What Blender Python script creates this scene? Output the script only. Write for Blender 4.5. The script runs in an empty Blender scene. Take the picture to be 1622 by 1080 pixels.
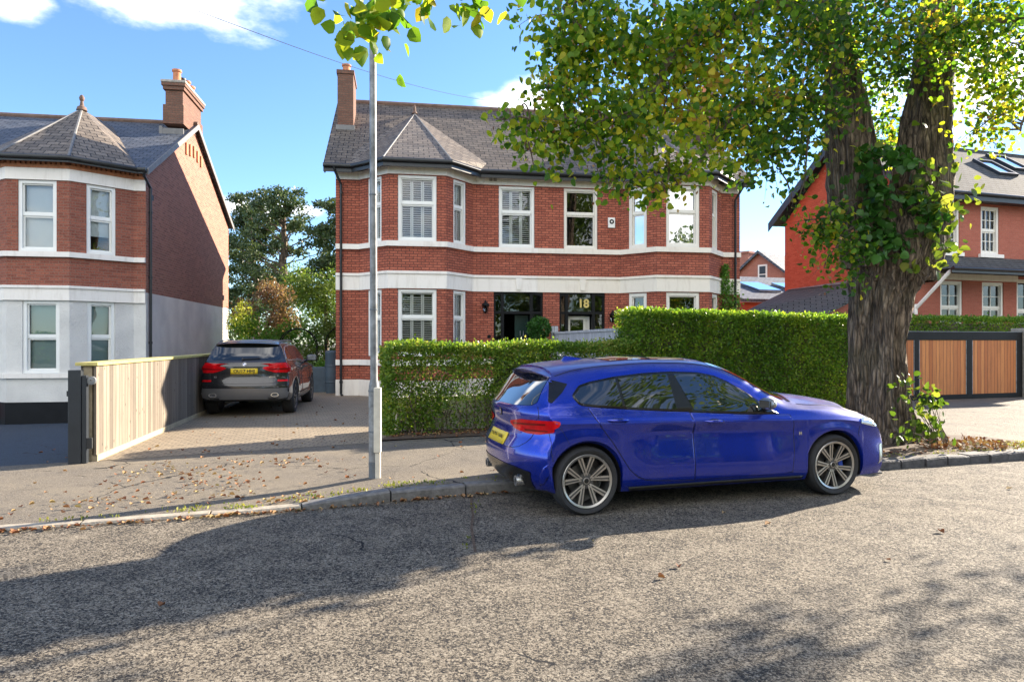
import bpy, bmesh, math, random
import numpy as np
from mathutils import Vector, Matrix, noise
from mathutils.bvhtree import BVHTree
random.seed(4); rng = np.random.default_rng(11)
R = math.radians
scn = bpy.context.scene
COL = scn.collection

# ------------------------------------------------------------ camera
cam_d = bpy.data.cameras.new('camera'); cam = bpy.data.objects.new('camera', cam_d); COL.objects.link(cam)
cam_d.lens = 24.0; cam_d.sensor_width = 36.0; cam_d.shift_y = 2/1622; cam_d.clip_end = 3000; cam_d.clip_start = .05
cam.location = (0, 0, 1.6); cam.rotation_euler = (R(90), 0, 0)
scn.camera = cam

# ------------------------------------------------------------ light
SUN_EL = 21.5; SUN_AZ = 54.5        # azimuth measured from +Y towards +X
sd = Vector((math.sin(R(SUN_AZ))*math.cos(R(SUN_EL)), math.cos(R(SUN_AZ))*math.cos(R(SUN_EL)), math.sin(R(SUN_EL))))
sl = bpy.data.lights.new('sun', 'SUN'); sl.energy = 5.0; sl.angle = R(.5); sl.color = (1, .87, .70)
so = bpy.data.objects.new('sun', sl); COL.objects.link(so); so.rotation_euler = (-sd).to_track_quat('-Z', 'Y').to_euler(); so.location = (20, 20, 30)
scn.view_settings.view_transform = 'Standard'; scn.view_settings.look = 'None'; scn.view_settings.gamma = 1
scn.view_settings.exposure = 1.93

W = bpy.data.worlds.new('World'); scn.world = W; W.use_nodes = True
nt = W.node_tree; nt.nodes.clear()
def wn(t, **k):
    n = nt.nodes.new(t)
    for a, b in k.items(): setattr(n, a, b)
    return n
def wl(a, b): nt.links.new(a, b)
sky = wn('ShaderNodeTexSky', sky_type='NISHITA', sun_disc=False, sun_elevation=R(SUN_EL), sun_rotation=R(SUN_AZ), air_density=1.0, dust_density=.05, ozone_density=2.5, altitude=0)
tc = wn('ShaderNodeTexCoord')
nz1 = wn('ShaderNodeTexNoise'); nz1.inputs['Scale'].default_value = 7; nz1.inputs['Detail'].default_value = 7; nz1.inputs['Roughness'].default_value = .58
mpn = wn('ShaderNodeMapping'); mpn.inputs['Scale'].default_value = (1, 1, 2.2)
wl(tc.outputs['Generated'], mpn.inputs['Vector']); wl(mpn.outputs[0], nz1.inputs['Vector'])
def dirpx(u, v):
    d = Vector(((u-811)/1081, 1, (542-v)/1081)); return d.normalized()
acc = None
for bb in [(225, -22, 190, 58), (10, -15, 60, 30), (845, 168, 85, 42), (960, 200, 150, 40), (1600, 120, 200, 90), (430, 330, 120, 16)]+[('d', 0, -1, .55, 1200, 560), ('d', -.9, -.9, .7, 800, 500), ('d', .9, -1.1, .45, 900, 380), ('d', 0, -.8, 1.1, 500, 500)]:  # 'd' rows: unseen bright clouds behind the camera, added to fill the shaded fronts
    if bb[0] == 'd': c = Vector(bb[1:4]).normalized(); ru, rv = bb[4:]
    else: c = dirpx(*bb[:2]); ru, rv = bb[2:]
    s1 = wn('ShaderNodeVectorMath', operation='SUBTRACT'); s1.inputs[1].default_value = c; wl(tc.outputs['Generated'], s1.inputs[0])
    s2 = wn('ShaderNodeVectorMath', operation='MULTIPLY'); s2.inputs[1].default_value = (1081/ru, 1081/ru*(1 if bb[0] == 'd' else .6), 1081/rv); wl(s1.outputs[0], s2.inputs[0])
    s3 = wn('ShaderNodeVectorMath', operation='LENGTH'); wl(s2.outputs[0], s3.inputs[0])
    s4 = wn('ShaderNodeMath', operation='SUBTRACT'); s4.inputs[0].default_value = 1.0; wl(s3.outputs['Value'], s4.inputs[1])
    if acc is None: acc = s4.outputs[0]
    else:
        m = wn('ShaderNodeMath', operation='MAXIMUM'); wl(acc, m.inputs[0]); wl(s4.outputs[0], m.inputs[1]); acc = m.outputs[0]
na = wn('ShaderNodeMath', operation='MULTIPLY_ADD'); na.inputs[1].default_value = 2.0; na.inputs[2].default_value = -1.06; wl(nz1.outputs['Fac'], na.inputs[0])
nb = wn('ShaderNodeMath', operation='ADD'); wl(acc, nb.inputs[0]); wl(na.outputs[0], nb.inputs[1])
mr = wn('ShaderNodeMapRange', interpolation_type='SMOOTHSTEP'); mr.inputs['From Min'].default_value = .0; mr.inputs['From Max'].default_value = .75; wl(nb.outputs[0], mr.inputs['Value'])
hs = wn('ShaderNodeMix', data_type='RGBA', blend_type='MULTIPLY'); hs.inputs['Factor'].default_value = 1; hs.inputs['B'].default_value = (.62, .735, .90, 1)
wl(sky.outputs[0], hs.inputs['A'])
mx = wn('ShaderNodeMix', data_type='RGBA'); mx.inputs['B'].default_value = (7.4, 7.35, 7.3, 1)
wl(mr.outputs[0], mx.inputs['Factor']); wl(hs.outputs['Result'], mx.inputs['A'])
bg = wn('ShaderNodeBackground'); bg.inputs['Strength'].default_value = .10
wo = wn('ShaderNodeOutputWorld'); wl(mx.outputs['Result'], bg.inputs['Color']); wl(bg.outputs[0], wo.inputs['Surface'])

# ------------------------------------------------------------ materials
class NT:
    def __init__(s, name):
        s.m = bpy.data.materials.new(name); s.m.use_nodes = True; s.t = s.m.node_tree
        s.b = s.t.nodes['Principled BSDF']; s.out = s.t.nodes['Material Output']
    def n(s, t, **k):
        n = s.t.nodes.new(t)
        for a, b in k.items(): setattr(n, a, b)
        return n
    def l(s, a, b): s.t.links.new(a, b)
    def coord(s, kind='Object', scale=(1, 1, 1), rot=(0, 0, 0)):
        c = s.n('ShaderNodeTexCoord'); m = s.n('ShaderNodeMapping'); m.inputs['Scale'].default_value = scale; m.inputs['Rotation'].default_value = rot
        s.l(c.outputs[kind], m.inputs['Vector']); return m.outputs[0]
    def noise(s, vec, scale, detail=3, rough=.5):
        n = s.n('ShaderNodeTexNoise'); n.inputs['Scale'].default_value = scale; n.inputs['Detail'].default_value = detail; n.inputs['Roughness'].default_value = rough
        s.l(vec, n.inputs['Vector']); return n.outputs['Fac']
    def ramp(s, fac, stops):
        r = s.n('ShaderNodeValToRGB'); e = r.color_ramp.elements
        while len(e) < len(stops): e.new(.5)
        for i, (p, c) in enumerate(stops):
            e[i].position = p; e[i].color = (*c, 1) if len(c) == 3 else c
        s.l(fac, r.inputs[0]); return r.outputs[0]
    def mix(s, fac, a, b, mode='MIX'):
        m = s.n('ShaderNodeMix', data_type='RGBA', blend_type=mode)
        for k, v in (('Factor', fac), ('A', a), ('B', b)):
            if isinstance(v, (int, float)): m.inputs[k].default_value = v
            elif isinstance(v, tuple): m.inputs[k].default_value = (*v, 1) if len(v) == 3 else v
            else: s.l(v, m.inputs[k])
        return m.outputs['Result']
    def math(s, op, a, b=0.0, clamp=False):
        m = s.n('ShaderNodeMath', operation=op, use_clamp=clamp)
        for i, v in enumerate((a, b)):
            if isinstance(v, (int, float)): m.inputs[i].default_value = v
            else: s.l(v, m.inputs[i])
        return m.outputs[0]
    def bump(s, h, strength=.3, dist=.01, prev=None):
        b = s.n('ShaderNodeBump'); b.inputs['Strength'].default_value = strength; b.inputs['Distance'].default_value = dist
        s.l(h, b.inputs['Height'])
        if prev is not None: s.l(prev, b.inputs['Normal'])
        return b.outputs[0]
    def set(s, **k):
        for a, v in k.items():
            i = s.b.inputs[a.replace('_', ' ')]
            if isinstance(v, (int, float)): i.default_value = v
            elif isinstance(v, tuple): i.default_value = (*v, 1) if len(v) == 3 else v
            else: s.l(v, i)
        return s

def simple(name, col, rough=.5, var=.12, vs=3, metal=0, bump=0, bs=60, spec=.5, coat=0, emit=None):
    t = NT(name); v = t.coord('Object')
    n = t.noise(v, vs, 5, .6)
    lo = tuple(c*(1-var) for c in col); hi = tuple(min(1, c*(1+var)) for c in col)
    c = t.ramp(n, [(.3, lo), (.7, hi)])
    t.set(Base_Color=c, Roughness=rough, Metallic=metal)
    t.b.inputs['Specular IOR Level'].default_value = spec
    if coat: t.b.inputs['Coat Weight'].default_value = coat; t.b.inputs['Coat Roughness'].default_value = .02
    if bump: t.set(Normal=t.bump(t.noise(v, bs, 3), bump, .01))
    return t.m

def brick_mat(name, c1, c2, mortar, bw=.225, rh=.075, ms=.006, stain=(.10, .05, .045), stainamt=.35, rough=.85, var=.5, dist=.008, rowstain=False):
    t = NT(name); c = t.n('ShaderNodeTexCoord'); uv = c.outputs['UV']
    # small wobble so that courses are not ruler straight
    b = t.n('ShaderNodeTexBrick'); b.offset = .5
    b.inputs['Scale'].default_value = 1; b.inputs['Brick Width'].default_value = bw; b.inputs['Row Height'].default_value = rh
    b.inputs['Mortar Size'].default_value = ms; b.inputs['Mortar Smooth'].default_value = .2; b.inputs['Bias'].default_value = -.1
    b.inputs['Color1'].default_value = (0, 0, 0, 1); b.inputs['Color2'].default_value = (1, 1, 1, 1); b.inputs['Mortar'].default_value = (.5, .5, .5, 1)
    t.l(uv, b.inputs['Vector'])
    n1 = t.noise(uv, 1.3, 6, .65); n2 = t.noise(uv, 26, 4, .7)
    base = t.mix(b.outputs['Color'], c1, c2)
    base = t.mix(t.math('MULTIPLY', t.ramp(n1, [(.42, (0, 0, 0)), (.72, (1, 1, 1))]), stainamt), base, stain)
    base = t.mix(var, base, t.ramp(n2, [(.3, tuple(x*.55 for x in c1)), (.7, tuple(min(1, x*1.35) for x in c2))]))
    col = t.mix(b.outputs['Fac'], base, mortar)
    h = t.math('ADD', t.math('MULTIPLY', b.outputs['Fac'], -1.0), t.math('MULTIPLY', n2, .5))
    t.set(Base_Color=col, Roughness=rough, Normal=t.bump(h, .7, dist)); t.b.inputs['Specular IOR Level'].default_value = .3
    return t.m

def slate_mat(name, c1, c2, w=.3, h=.2, moss=(.2, .17, .12), rough=.66, spec=.25):
    t = NT(name); c = t.n('ShaderNodeTexCoord'); uv = c.outputs['UV']
    b = t.n('ShaderNodeTexBrick'); b.offset = .5
    b.inputs['Scale'].default_value = 1; b.inputs['Brick Width'].default_value = w; b.inputs['Row Height'].default_value = h
    b.inputs['Mortar Size'].default_value = .011; b.inputs['Mortar Smooth'].default_value = .1
    b.inputs['Color1'].default_value = (0, 0, 0, 1); b.inputs['Color2'].default_value = (1, 1, 1, 1); b.inputs['Mortar'].default_value = (.5, .5, .5, 1)
    t.l(uv, b.inputs['Vector'])
    base = t.mix(b.outputs['Color'], c1, c2)
    n1 = t.noise(uv, 1.1, 6, .7); n2 = t.noise(uv, 14, 5, .7)
    base = t.mix(t.math('MULTIPLY', t.ramp(n1, [(.4, (0, 0, 0)), (.75, (1, 1, 1))]), .45), base, moss)
    base = t.mix(.4, base, t.ramp(n2, [(.3, tuple(x*.5 for x in c1)), (.72, tuple(x*1.5 for x in c2))]))
    col = t.mix(b.outputs['Fac'], base, (.008, .008, .008))
    # each course tips out towards its lower edge
    sx = t.n('ShaderNodeSeparateXYZ'); t.l(uv, sx.inputs[0])
    fr = t.math('FRACT', t.math('DIVIDE', sx.outputs['Y'], h))
    hh = t.math('ADD', t.math('MULTIPLY', fr, -1.0), t.math('MULTIPLY', b.outputs['Color'], .35))
    t.set(Base_Color=col, Roughness=rough, Normal=t.bump(hh, .8, .03)); t.b.inputs['Specular IOR Level'].default_value = spec
    return t.m

def leaf_mat(name, stops, trans=.45, rough=.45, attr='rnd', nscale=.8):
    t = NT(name); a = t.n('ShaderNodeAttribute', attribute_name=attr)
    v = t.coord('Object'); n = t.noise(v, nscale, 3)
    f = t.math('ADD', t.math('MULTIPLY', a.outputs['Fac'], .75), t.math('MULTIPLY', t.math('SUBTRACT', n, .5), 1.3))
    f = t.math('ADD', f, .12, True)
    c = t.ramp(f, stops)
    t.set(Base_Color=c, Roughness=rough); t.b.inputs['Specular IOR Level'].default_value = .35
    tr = t.n('ShaderNodeBsdfTranslucent'); c2 = t.mix(1.0, c, (1.55, 1.45, .75), 'MULTIPLY'); t.l(c2, tr.inputs['Color'])
    ms = t.n('ShaderNodeMixShader'); ms.inputs[0].default_value = trans
    t.l(t.b.outputs[0], ms.inputs[1]); t.l(tr.outputs[0], ms.inputs[2]); t.l(ms.outputs[0], t.out.inputs['Surface'])
    return t.m

def glass_mat(name, tint=(.8, .85, .85), refl=1.0, base=.08):
    t = NT(name); tr = t.n('ShaderNodeBsdfTransparent'); tr.inputs[0].default_value = (*tint, 1)
    g = t.n('ShaderNodeBsdfGlossy'); g.inputs['Roughness'].default_value = .01; g.inputs['Color'].default_value = (1, 1, 1, 1)
    v = t.coord('Object'); g_n = t.bump(t.noise(v, 1.3, 2), .05, .05); t.l(g_n, g.inputs['Normal'])
    fr = t.n('ShaderNodeFresnel'); fr.inputs['IOR'].default_value = 1.5
    f = t.math('ADD', t.math('MULTIPLY', fr.outputs[0], refl), base, True)
    ms = t.n('ShaderNodeMixShader'); t.l(f, ms.inputs[0]); t.l(tr.outputs[0], ms.inputs[1]); t.l(g.outputs[0], ms.inputs[2]); t.l(ms.outputs[0], t.out.inputs['Surface'])
    return t.m

M = {}
M['brick'] = brick_mat('red brick', (.21, .046, .030), (.56, .17, .10), (.085, .04, .034), ms=.009)
M['brick_l'] = brick_mat('older red brick', (.15, .045, .033), (.42, .14, .085), (.24, .14, .105), ms=.008, stain=(.11, .055, .05), stainamt=.6)
M['brick_side'] = brick_mat('weathered side brick', (.15, .055, .045), (.46, .20, .135), (.34, .22, .165), ms=.009, stain=(.16, .085, .075), stainamt=.7)
M['brick_r'] = brick_mat('orange red brick', (.36, .10, .065), (.46, .15, .10), (.30, .16, .12), ms=.004, stainamt=.15)
M['brick_rs'] = brick_mat('vivid orange brick', (.34, .075, .04), (.50, .14, .08), (.36, .08, .045), ms=.004, stainamt=.12)
M['brick_far'] = brick_mat('far brick', (.36, .14, .10), (.46, .2, .14), (.4, .25, .2), ms=.004, stainamt=.2)
M['slate'] = slate_mat('weathered slate', (.055, .047, .040), (.19, .155, .12), moss=(.24, .175, .115))
M['slate_hip'] = slate_mat('pale worn slate', (.07, .062, .055), (.22, .185, .15), moss=(.28, .2, .135))
M['slate_b'] = slate_mat('blue slate', (.04, .055, .08), (.13, .145, .175), h=.17, moss=(.14, .12, .10))
M['slate_r'] = slate_mat('smooth grey slate', (.075, .078, .08), (.115, .117, .118), w=.35, h=.22, moss=(.12, .115, .105), rough=.9, spec=.06)
def painted(name, col, dirt):
    t = NT(name); v = t.coord('Object'); s_ = t.coord('Object', (3, 3, .5)); n = t.noise(v, 1.1, 6, .7); k = t.noise(s_, 2.2, 6, .7)
    f = t.math('MULTIPLY', t.ramp(k, [(.5, (0, 0, 0)), (.78, (1, 1, 1))]), .55)
    c = t.mix(f, t.ramp(n, [(.3, tuple(x*.94 for x in col)), (.7, col)]), dirt)
    t.set(Base_Color=c, Roughness=.6, Normal=t.bump(t.noise(v, 40, 3), .2, .01)); return t.m
M['white'] = painted('white masonry paint', (.88, .83, .76), (.56, .50, .42))
M['cream'] = painted('cream masonry paint', (.86, .79, .68), (.56, .48, .38))
M['frame'] = simple('white window paint', (.82, .82, .78), .35, .03)
M['frame_c'] = simple('cream window paint', (.78, .74, .66), .35, .03)
M['shutter'] = simple('white shutter', (.84, .84, .82), .4, .03)
M['blind'] = simple('pale roller blind', (.72, .76, .76), .8, .03)
M['blind_g'] = simple('grey green blind', (.30, .42, .42), .8, .04)
M['black'] = simple('black satin paint', (.008, .0085, .010), .5, .3, spec=.2)
M['gutter'] = simple('black cast iron', (.018, .02, .022), .35, .3, 6, bump=.1)
M['lead'] = simple('lead flashing', (.17, .165, .16), .6, .2, 5)
M['terracotta'] = simple('terracotta', (.48, .19, .09), .8, .25, 12, bump=.3)
M['ridge'] = simple('ridge tile', (.16, .10, .075), .8, .3, 6, bump=.3)
M['stone'] = simple('pale weathered stone', (.36, .33, .29), .9, .3, 10, bump=.4)
M['interior'] = simple('shaded room colour', (.05, .045, .04), .9, .2)  # near-black, so the colour itself carries the shade of the rooms
M['door'] = simple('dark green door paint', (.012, .03, .026), .25, .2)
M['brass'] = simple('gold leaf numerals', (.75, .58, .22), .35, .1, metal=.6)
M['glass'] = glass_mat('window glass', (.85, .88, .88), 1.0, .045)
M['brick_c'] = brick_mat('sooty chimney brick', (.13, .062, .045), (.24, .12, .08), (.12, .09, .07), ms=.008, stain=(.07, .05, .045), stainamt=.7)
M['glass_sky'] = glass_mat('bright reflecting glass', (.5, .55, .58), 1.6, .42)
M['galv'] = simple('galvanised steel', (.19, .20, .21), .5, .5, 9, metal=.2, bump=.12, bs=30)
M['galv_d'] = simple('dark painted steel', (.13, .15, .17), .5, .2, 7, metal=.3)
M['postcream'] = simple('pale painted steel', (.56, .53, .45), .55, .12, 9)
M['anth'] = simple('anthracite gate paint', (.022, .028, .036), .4, .2)
M['plastic'] = simple('black plastic', (.02, .021, .023), .55, .2)
M['plant_pot'] = simple('dark planter', (.03, .03, .032), .6, .2)
M['bin'] = simple('blue grey bin plastic', (.05, .075, .10), .5, .2)

def render_wall():
    t = NT('white pebble dash'); v = t.coord('Object')
    n = t.noise(v, 22, 5, .8); n1 = t.noise(v, 1.2, 5)
    t.set(Base_Color=t.mix(t.ramp(n1, [(.35, (0, 0, 0)), (.75, (1, 1, 1))]), (.82, .80, .75), (.64, .625, .59)), Roughness=.9, Normal=t.bump(n, 1.0, .035)); return t.m
M['render'] = render_wall()

def planks(name, c1, c2, w, knots=.4, horiz=False, rough=.7, axis='UV'):
    t = NT(name); c = t.n('ShaderNodeTexCoord'); uv = c.outputs['UV']
    sx = t.n('ShaderNodeSeparateXYZ'); t.l(uv, sx.inputs[0])
    d = t.math('DIVIDE', sx.outputs['Y' if horiz else 'X'], w); cell = t.math('FLOOR', d); fr = t.math('FRACT', d)
    wn_ = t.n('ShaderNodeTexWhiteNoise', noise_dimensions='1D'); t.l(cell, wn_.inputs['W'])
    cx = t.n('ShaderNodeCombineXYZ'); t.l(t.math('MULTIPLY', sx.outputs['X'], 22), cx.inputs['X']); t.l(t.math('MULTIPLY', sx.outputs['Y'], 1.6), cx.inputs['Y']); t.l(t.math('MULTIPLY', cell, 7.3), cx.inputs['Z'])
    g = t.noise(cx.outputs[0], 1.0, 6, .65)
    base = t.mix(wn_.outputs['Value'], c1, c2)
    base = t.mix(t.math('MULTIPLY', t.ramp(g, [(.45, (0, 0, 0)), (.75, (1, 1, 1))]), .6), base, tuple(x*.5 for x in c1))
    if knots:
        kx = t.n('ShaderNodeCombineXYZ'); t.l(t.math('MULTIPLY', sx.outputs['X'], 9), kx.inputs['X']); t.l(t.math('MULTIPLY', sx.outputs['Y'], 5), kx.inputs['Y'])
        vo = t.n('ShaderNodeTexVoronoi'); vo.inputs['Scale'].default_value = 1; t.l(kx.outputs[0], vo.inputs['Vector'])
        base = t.mix(t.math('MULTIPLY', t.ramp(vo.outputs['Distance'], [(.05, (1, 1, 1)), (.16, (0, 0, 0))]), knots), base, tuple(x*.35 for x in c1))
    gap = t.math('LESS_THAN', t.math('MINIMUM', fr, t.math('SUBTRACT', 1.0, fr)), .045)
    col = t.mix(gap, base, (.02, .015, .01))
    h = t.math('SUBTRACT', t.math('MULTIPLY', g, .3), gap)
    t.set(Base_Color=col, Roughness=rough, Normal=t.bump(h, .5, .01)); return t.m
M['fence'] = planks('pale treated timber boards', (.12, .098, .075), (.26, .215, .165), .12, 1.0)
M['fence_g'] = planks('grey weathered boards', (.42, .43, .46), (.56, .57, .60), .11, .2)
M['cedar'] = planks('warm cedar boards', (.42, .13, .03), (.60, .235, .065), .125, .25, rough=.6)
M['cap'] = simple('mossy timber capping', (.46, .40, .14), .8, .2, 12)
M['timber'] = simple('sawn timber', (.40, .33, .22), .8, .2, 12)

def asphalt(name, light, dark, scale, pit=.5, bump=.8, stain=.25, dist=.012, warm=(.30, .25, .19)):
    t = NT(name); v = t.coord('Object')
    wv = t.n('ShaderNodeVectorMath', operation='ADD'); nn = t.n('ShaderNodeTexNoise'); nn.inputs['Scale'].default_value = scale*.7; t.l(v, nn.inputs['Vector'])
    sc = t.n('ShaderNodeVectorMath', operation='SCALE'); sc.inputs['Scale'].default_value = 1.1/scale; t.l(nn.outputs['Color'], sc.inputs[0]); t.l(v, wv.inputs[0]); t.l(sc.outputs[0], wv.inputs[1])
    vo = t.n('ShaderNodeTexVoronoi', feature='DISTANCE_TO_EDGE'); vo.inputs['Scale'].default_value = scale; t.l(wv.outputs[0], vo.inputs['Vector'])
    vc = t.n('ShaderNodeTexVoronoi'); vc.inputs['Scale'].default_value = scale; t.l(wv.outputs[0], vc.inputs['Vector'])
    n1 = t.noise(v, scale*.55, 3, .6); n0 = t.noise(v, .9, 6, .6)
    bw = t.n('ShaderNodeSeparateColor'); t.l(vc.outputs['Color'], bw.inputs[0])
    stone = t.ramp(bw.outputs[0], [(.0, tuple(x*.62 for x in light)), (.5, light), (1, tuple(min(1, x*1.35) for x in light))])
    e = t.math('ADD', vo.outputs['Distance'], t.math('MULTIPLY', t.math('SUBTRACT', n1, .5), -.62*pit))
    gap = t.ramp(e, [(.0, (1, 1, 1)), (.06+.05*pit, (.75, .75, .75)), (.16+.06*pit, (0, 0, 0))])
    col = t.mix(gap, stone, dark)
    col = t.mix(t.math('MULTIPLY', t.ramp(n0, [(.38, (0, 0, 0)), (.72, (1, 1, 1))]), stain), col, warm)
    cv = t.n('ShaderNodeTexVoronoi', feature='DISTANCE_TO_EDGE'); cv.inputs['Scale'].default_value = .42
    cw = t.n('ShaderNodeVectorMath', operation='ADD'); cs = t.n('ShaderNodeVectorMath', operation='SCALE'); cs.inputs['Scale'].default_value = .5; cn = t.n('ShaderNodeTexNoise'); cn.inputs['Scale'].default_value = 1.6; cn.inputs['Detail'].default_value = 5
    t.l(v, cn.inputs['Vector']); t.l(cn.outputs['Color'], cs.inputs[0]); t.l(v, cw.inputs[0]); t.l(cs.outputs[0], cw.inputs[1]); t.l(cw.outputs[0], cv.inputs['Vector'])
    crk = t.math('MULTIPLY', t.math('LESS_THAN', cv.outputs['Distance'], .0035), t.math('GREATER_THAN', n0, .47))
    spot = t.math('MULTIPLY', t.ramp(t.noise(v, 2.1, 5, .7), [(.56, (0, 0, 0)), (.68, (1, 1, 1))]), .35)
    col = t.mix(spot, col, dark); col = t.mix(crk, col, (.015, .013, .011))
    h = t.math('SUBTRACT', 0.0, t.math('MAXIMUM', gap, crk))
    h = t.math('ADD', h, t.math('MULTIPLY', bw.outputs[1], .35))
    t.set(Base_Color=col, Roughness=.82, Normal=t.bump(h, bump, dist)); t.b.inputs['Specular IOR Level'].default_value = .35
    return t.m
def chip_road():
    t = NT('coarse chipped road'); v = t.coord('Object'); v2 = t.coord('Object', (1, 1, 1), (0, 0, .5))
    v3 = t.coord('Object', (1, 1, 1), (.3, .2, 1.1)); a = t.noise(v2, 74, 4, .66); b = t.noise(v3, 33, 3, .6); n0 = t.noise(v, .7, 6, .6); n3 = t.noise(v, 3.5, 4, .6)
    vc = t.n('ShaderNodeTexVoronoi'); vc.inputs['Scale'].default_value = 95; t.l(v2, vc.inputs['Vector']); bw = t.n('ShaderNodeSeparateColor'); t.l(vc.outputs['Color'], bw.inputs[0])
    e = t.math('ADD', a, t.math('MULTIPLY', t.math('SUBTRACT', b, .5), .55)); e = t.math('ADD', e, t.math('MULTIPLY', t.math('SUBTRACT', n3, .5), .22))
    pit = t.ramp(e, [(.38, (1, 1, 1)), (.45, (.75, .75, .75)), (.53, (0, 0, 0))])
    st = t.ramp(bw.outputs[0], [(0, (.14, .12, .095)), (.5, (.21, .18, .14)), (1, (.34, .30, .235))])
    for q_ in [x for x in t.t.nodes if x.bl_idname == 'ShaderNodeTexNoise' and x.inputs['Scale'].default_value > 25]: q_.inputs['Distortion'].default_value = .9
    st = t.mix(t.math('MULTIPLY', t.ramp(n0, [(.35, (0, 0, 0)), (.7, (1, 1, 1))]), .4), st, (.26, .215, .155))
    cv = t.n('ShaderNodeTexVoronoi', feature='DISTANCE_TO_EDGE'); cv.inputs['Scale'].default_value = .21
    cw = t.n('ShaderNodeVectorMath', operation='ADD'); cs = t.n('ShaderNodeVectorMath', operation='SCALE'); cs.inputs['Scale'].default_value = .6; cn = t.n('ShaderNodeTexNoise'); cn.inputs['Scale'].default_value = 1.3; cn.inputs['Detail'].default_value = 6
    t.l(v, cn.inputs['Vector']); t.l(cn.outputs['Color'], cs.inputs[0]); t.l(v, cw.inputs[0]); t.l(cs.outputs[0], cw.inputs[1]); t.l(cw.outputs[0], cv.inputs['Vector'])
    crk = t.math('MULTIPLY', t.math('LESS_THAN', cv.outputs['Distance'], .0022), t.math('GREATER_THAN', n0, .5))
    # two polished wheel tracks run with the road, plus a few oily spots
    sp_ = t.n('ShaderNodeSeparateXYZ'); t.l(t.coord('Object', (1, 1, 1), (0, 0, -.303)), sp_.inputs[0])
    trk = t.math('ABSOLUTE', t.math('SINE', t.math('MULTIPLY', sp_.outputs['Y'], 1.75)))
    st = t.mix(t.math('MULTIPLY', t.ramp(trk, [(.0, (1, 1, 1)), (.45, (0, 0, 0))]), .16), st, (.12, .105, .085))
    st = t.mix(t.math('MULTIPLY', t.ramp(t.noise(v, 1.7, 5, .7), [(.60, (0, 0, 0)), (.72, (1, 1, 1))]), .4), st, (.06, .055, .05))
    c = t.mix(t.math('MAXIMUM', pit, crk), st, (.013, .013, .016)); h = t.math('ADD', t.math('MULTIPLY', pit, -1.0), t.math('MULTIPLY', bw.outputs[1], .3))
    t.set(Base_Color=c, Roughness=.85, Normal=t.bump(h, .75, .012)); t.b.inputs['Specular IOR Level'].default_value = .3; return t.m
M['road'] = chip_road()
M['patch'] = asphalt('finer dark tarmac patch', (.17, .15, .128), (.018, .018, .02), 90, .7, .6)
M['pave'] = asphalt('worn tarmac footpath', (.225, .195, .155), (.06, .053, .046), 110, .3, .6, .5, .006, (.28, .235, .165))
M['fore'] = asphalt('blue black resin forecourt', (.06, .085, .12), (.02, .026, .034), 140, .2, .4, .2, .006, (.05, .06, .08))
M['apron'] = asphalt('grey driveway apron', (.175, .155, .125), (.06, .055, .05), 90, .2, .5, .5, .006, (.24, .19, .135))
M['kerb'] = simple('granite kerb', (.15, .145, .14), .8, .35, 16, bump=.5, bs=40)
M['kerb_l'] = simple('worn dropped kerb', (.33, .29, .23), .85, .25, 10, bump=.4, bs=40)
M['sett'] = simple('dark stone setts', (.085, .082, .085), .75, .4, 14, bump=.6, bs=30)
M['soil'] = simple('leafy soil', (.085, .055, .035), .95, .5, 20, bump=1, bs=30)
M['lawn'] = simple('garden grass', (.07, .14, .03), .9, .4, 2, bump=.8, bs=30)
M['earth'] = simple('earth', (.12, .11, .08), .9, .3, .5)
def blockpave():
    m = brick_mat('tan block paving', (.22, .18, .13), (.36, .295, .21), (.075, .065, .052), .2, .1, .008, (.16, .13, .10), .5, .85, .5, .006); return m
M['block'] = blockpave()
def bark_mat():
    t = NT('grey fissured bark'); v = t.coord('Object', (1, 1, .15))
    n = t.noise(v, 15, 8, .75); n2 = t.noise(t.coord('Object'), 1.6, 4); n3 = t.noise(v, 34, 4, .7)
    c = t.ramp(n, [(.36, (.022, .016, .012)), (.47, (.14, .10, .07)), (.62, (.34, .26, .185))])
    wv = t.n('ShaderNodeVectorMath', operation='ADD'); nn = t.n('ShaderNodeTexNoise'); nn.inputs['Scale'].default_value = 6; nn.inputs['Detail'].default_value = 4; t.l(v, nn.inputs['Vector'])
    sc = t.n('ShaderNodeVectorMath', operation='SCALE'); sc.inputs['Scale'].default_value = .16; t.l(nn.outputs['Color'], sc.inputs[0]); t.l(v, wv.inputs[0]); t.l(sc.outputs[0], wv.inputs[1])
    vo = t.n('ShaderNodeTexVoronoi', feature='DISTANCE_TO_EDGE'); vo.inputs['Scale'].default_value = 17; t.l(wv.outputs[0], vo.inputs['Vector'])
    fis = t.ramp(vo.outputs['Distance'], [(.0, (0, 0, 0)), (.10, (.55, .55, .55)), (.24, (1, 1, 1))])
    c = t.mix(t.math('MULTIPLY', t.math('SUBTRACT', 1.0, fis), .55), c, (.020, .015, .011))
    c = t.mix(t.math('MULTIPLY', t.ramp(n2, [(.5, (0, 0, 0)), (.75, (1, 1, 1))]), .4), c, (.13, .13, .06))
    hh = t.math('ADD', t.math('MULTIPLY', fis, .8), t.math('ADD', t.math('MULTIPLY', n, .6), t.math('MULTIPLY', n3, .4)))
    t.set(Base_Color=c, Roughness=.92, Normal=t.bump(hh, 1.0, .05)); return t.m
M['bark'] = bark_mat()
M['twig'] = simple('twig bark', (.13, .10, .075), .9, .3, 20)
M['ivybark'] = M['twig']
G = lambda *a: [(i/(len(a)-1), c) for i, c in enumerate(a)]
M['lime'] = leaf_mat('lime tree leaf', G((.035, .10, .012), (.06, .15, .016), (.10, .22, .02), (.18, .31, .025), (.36, .42, .035), (.32, .22, .03)), .6, nscale=.55)
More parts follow.
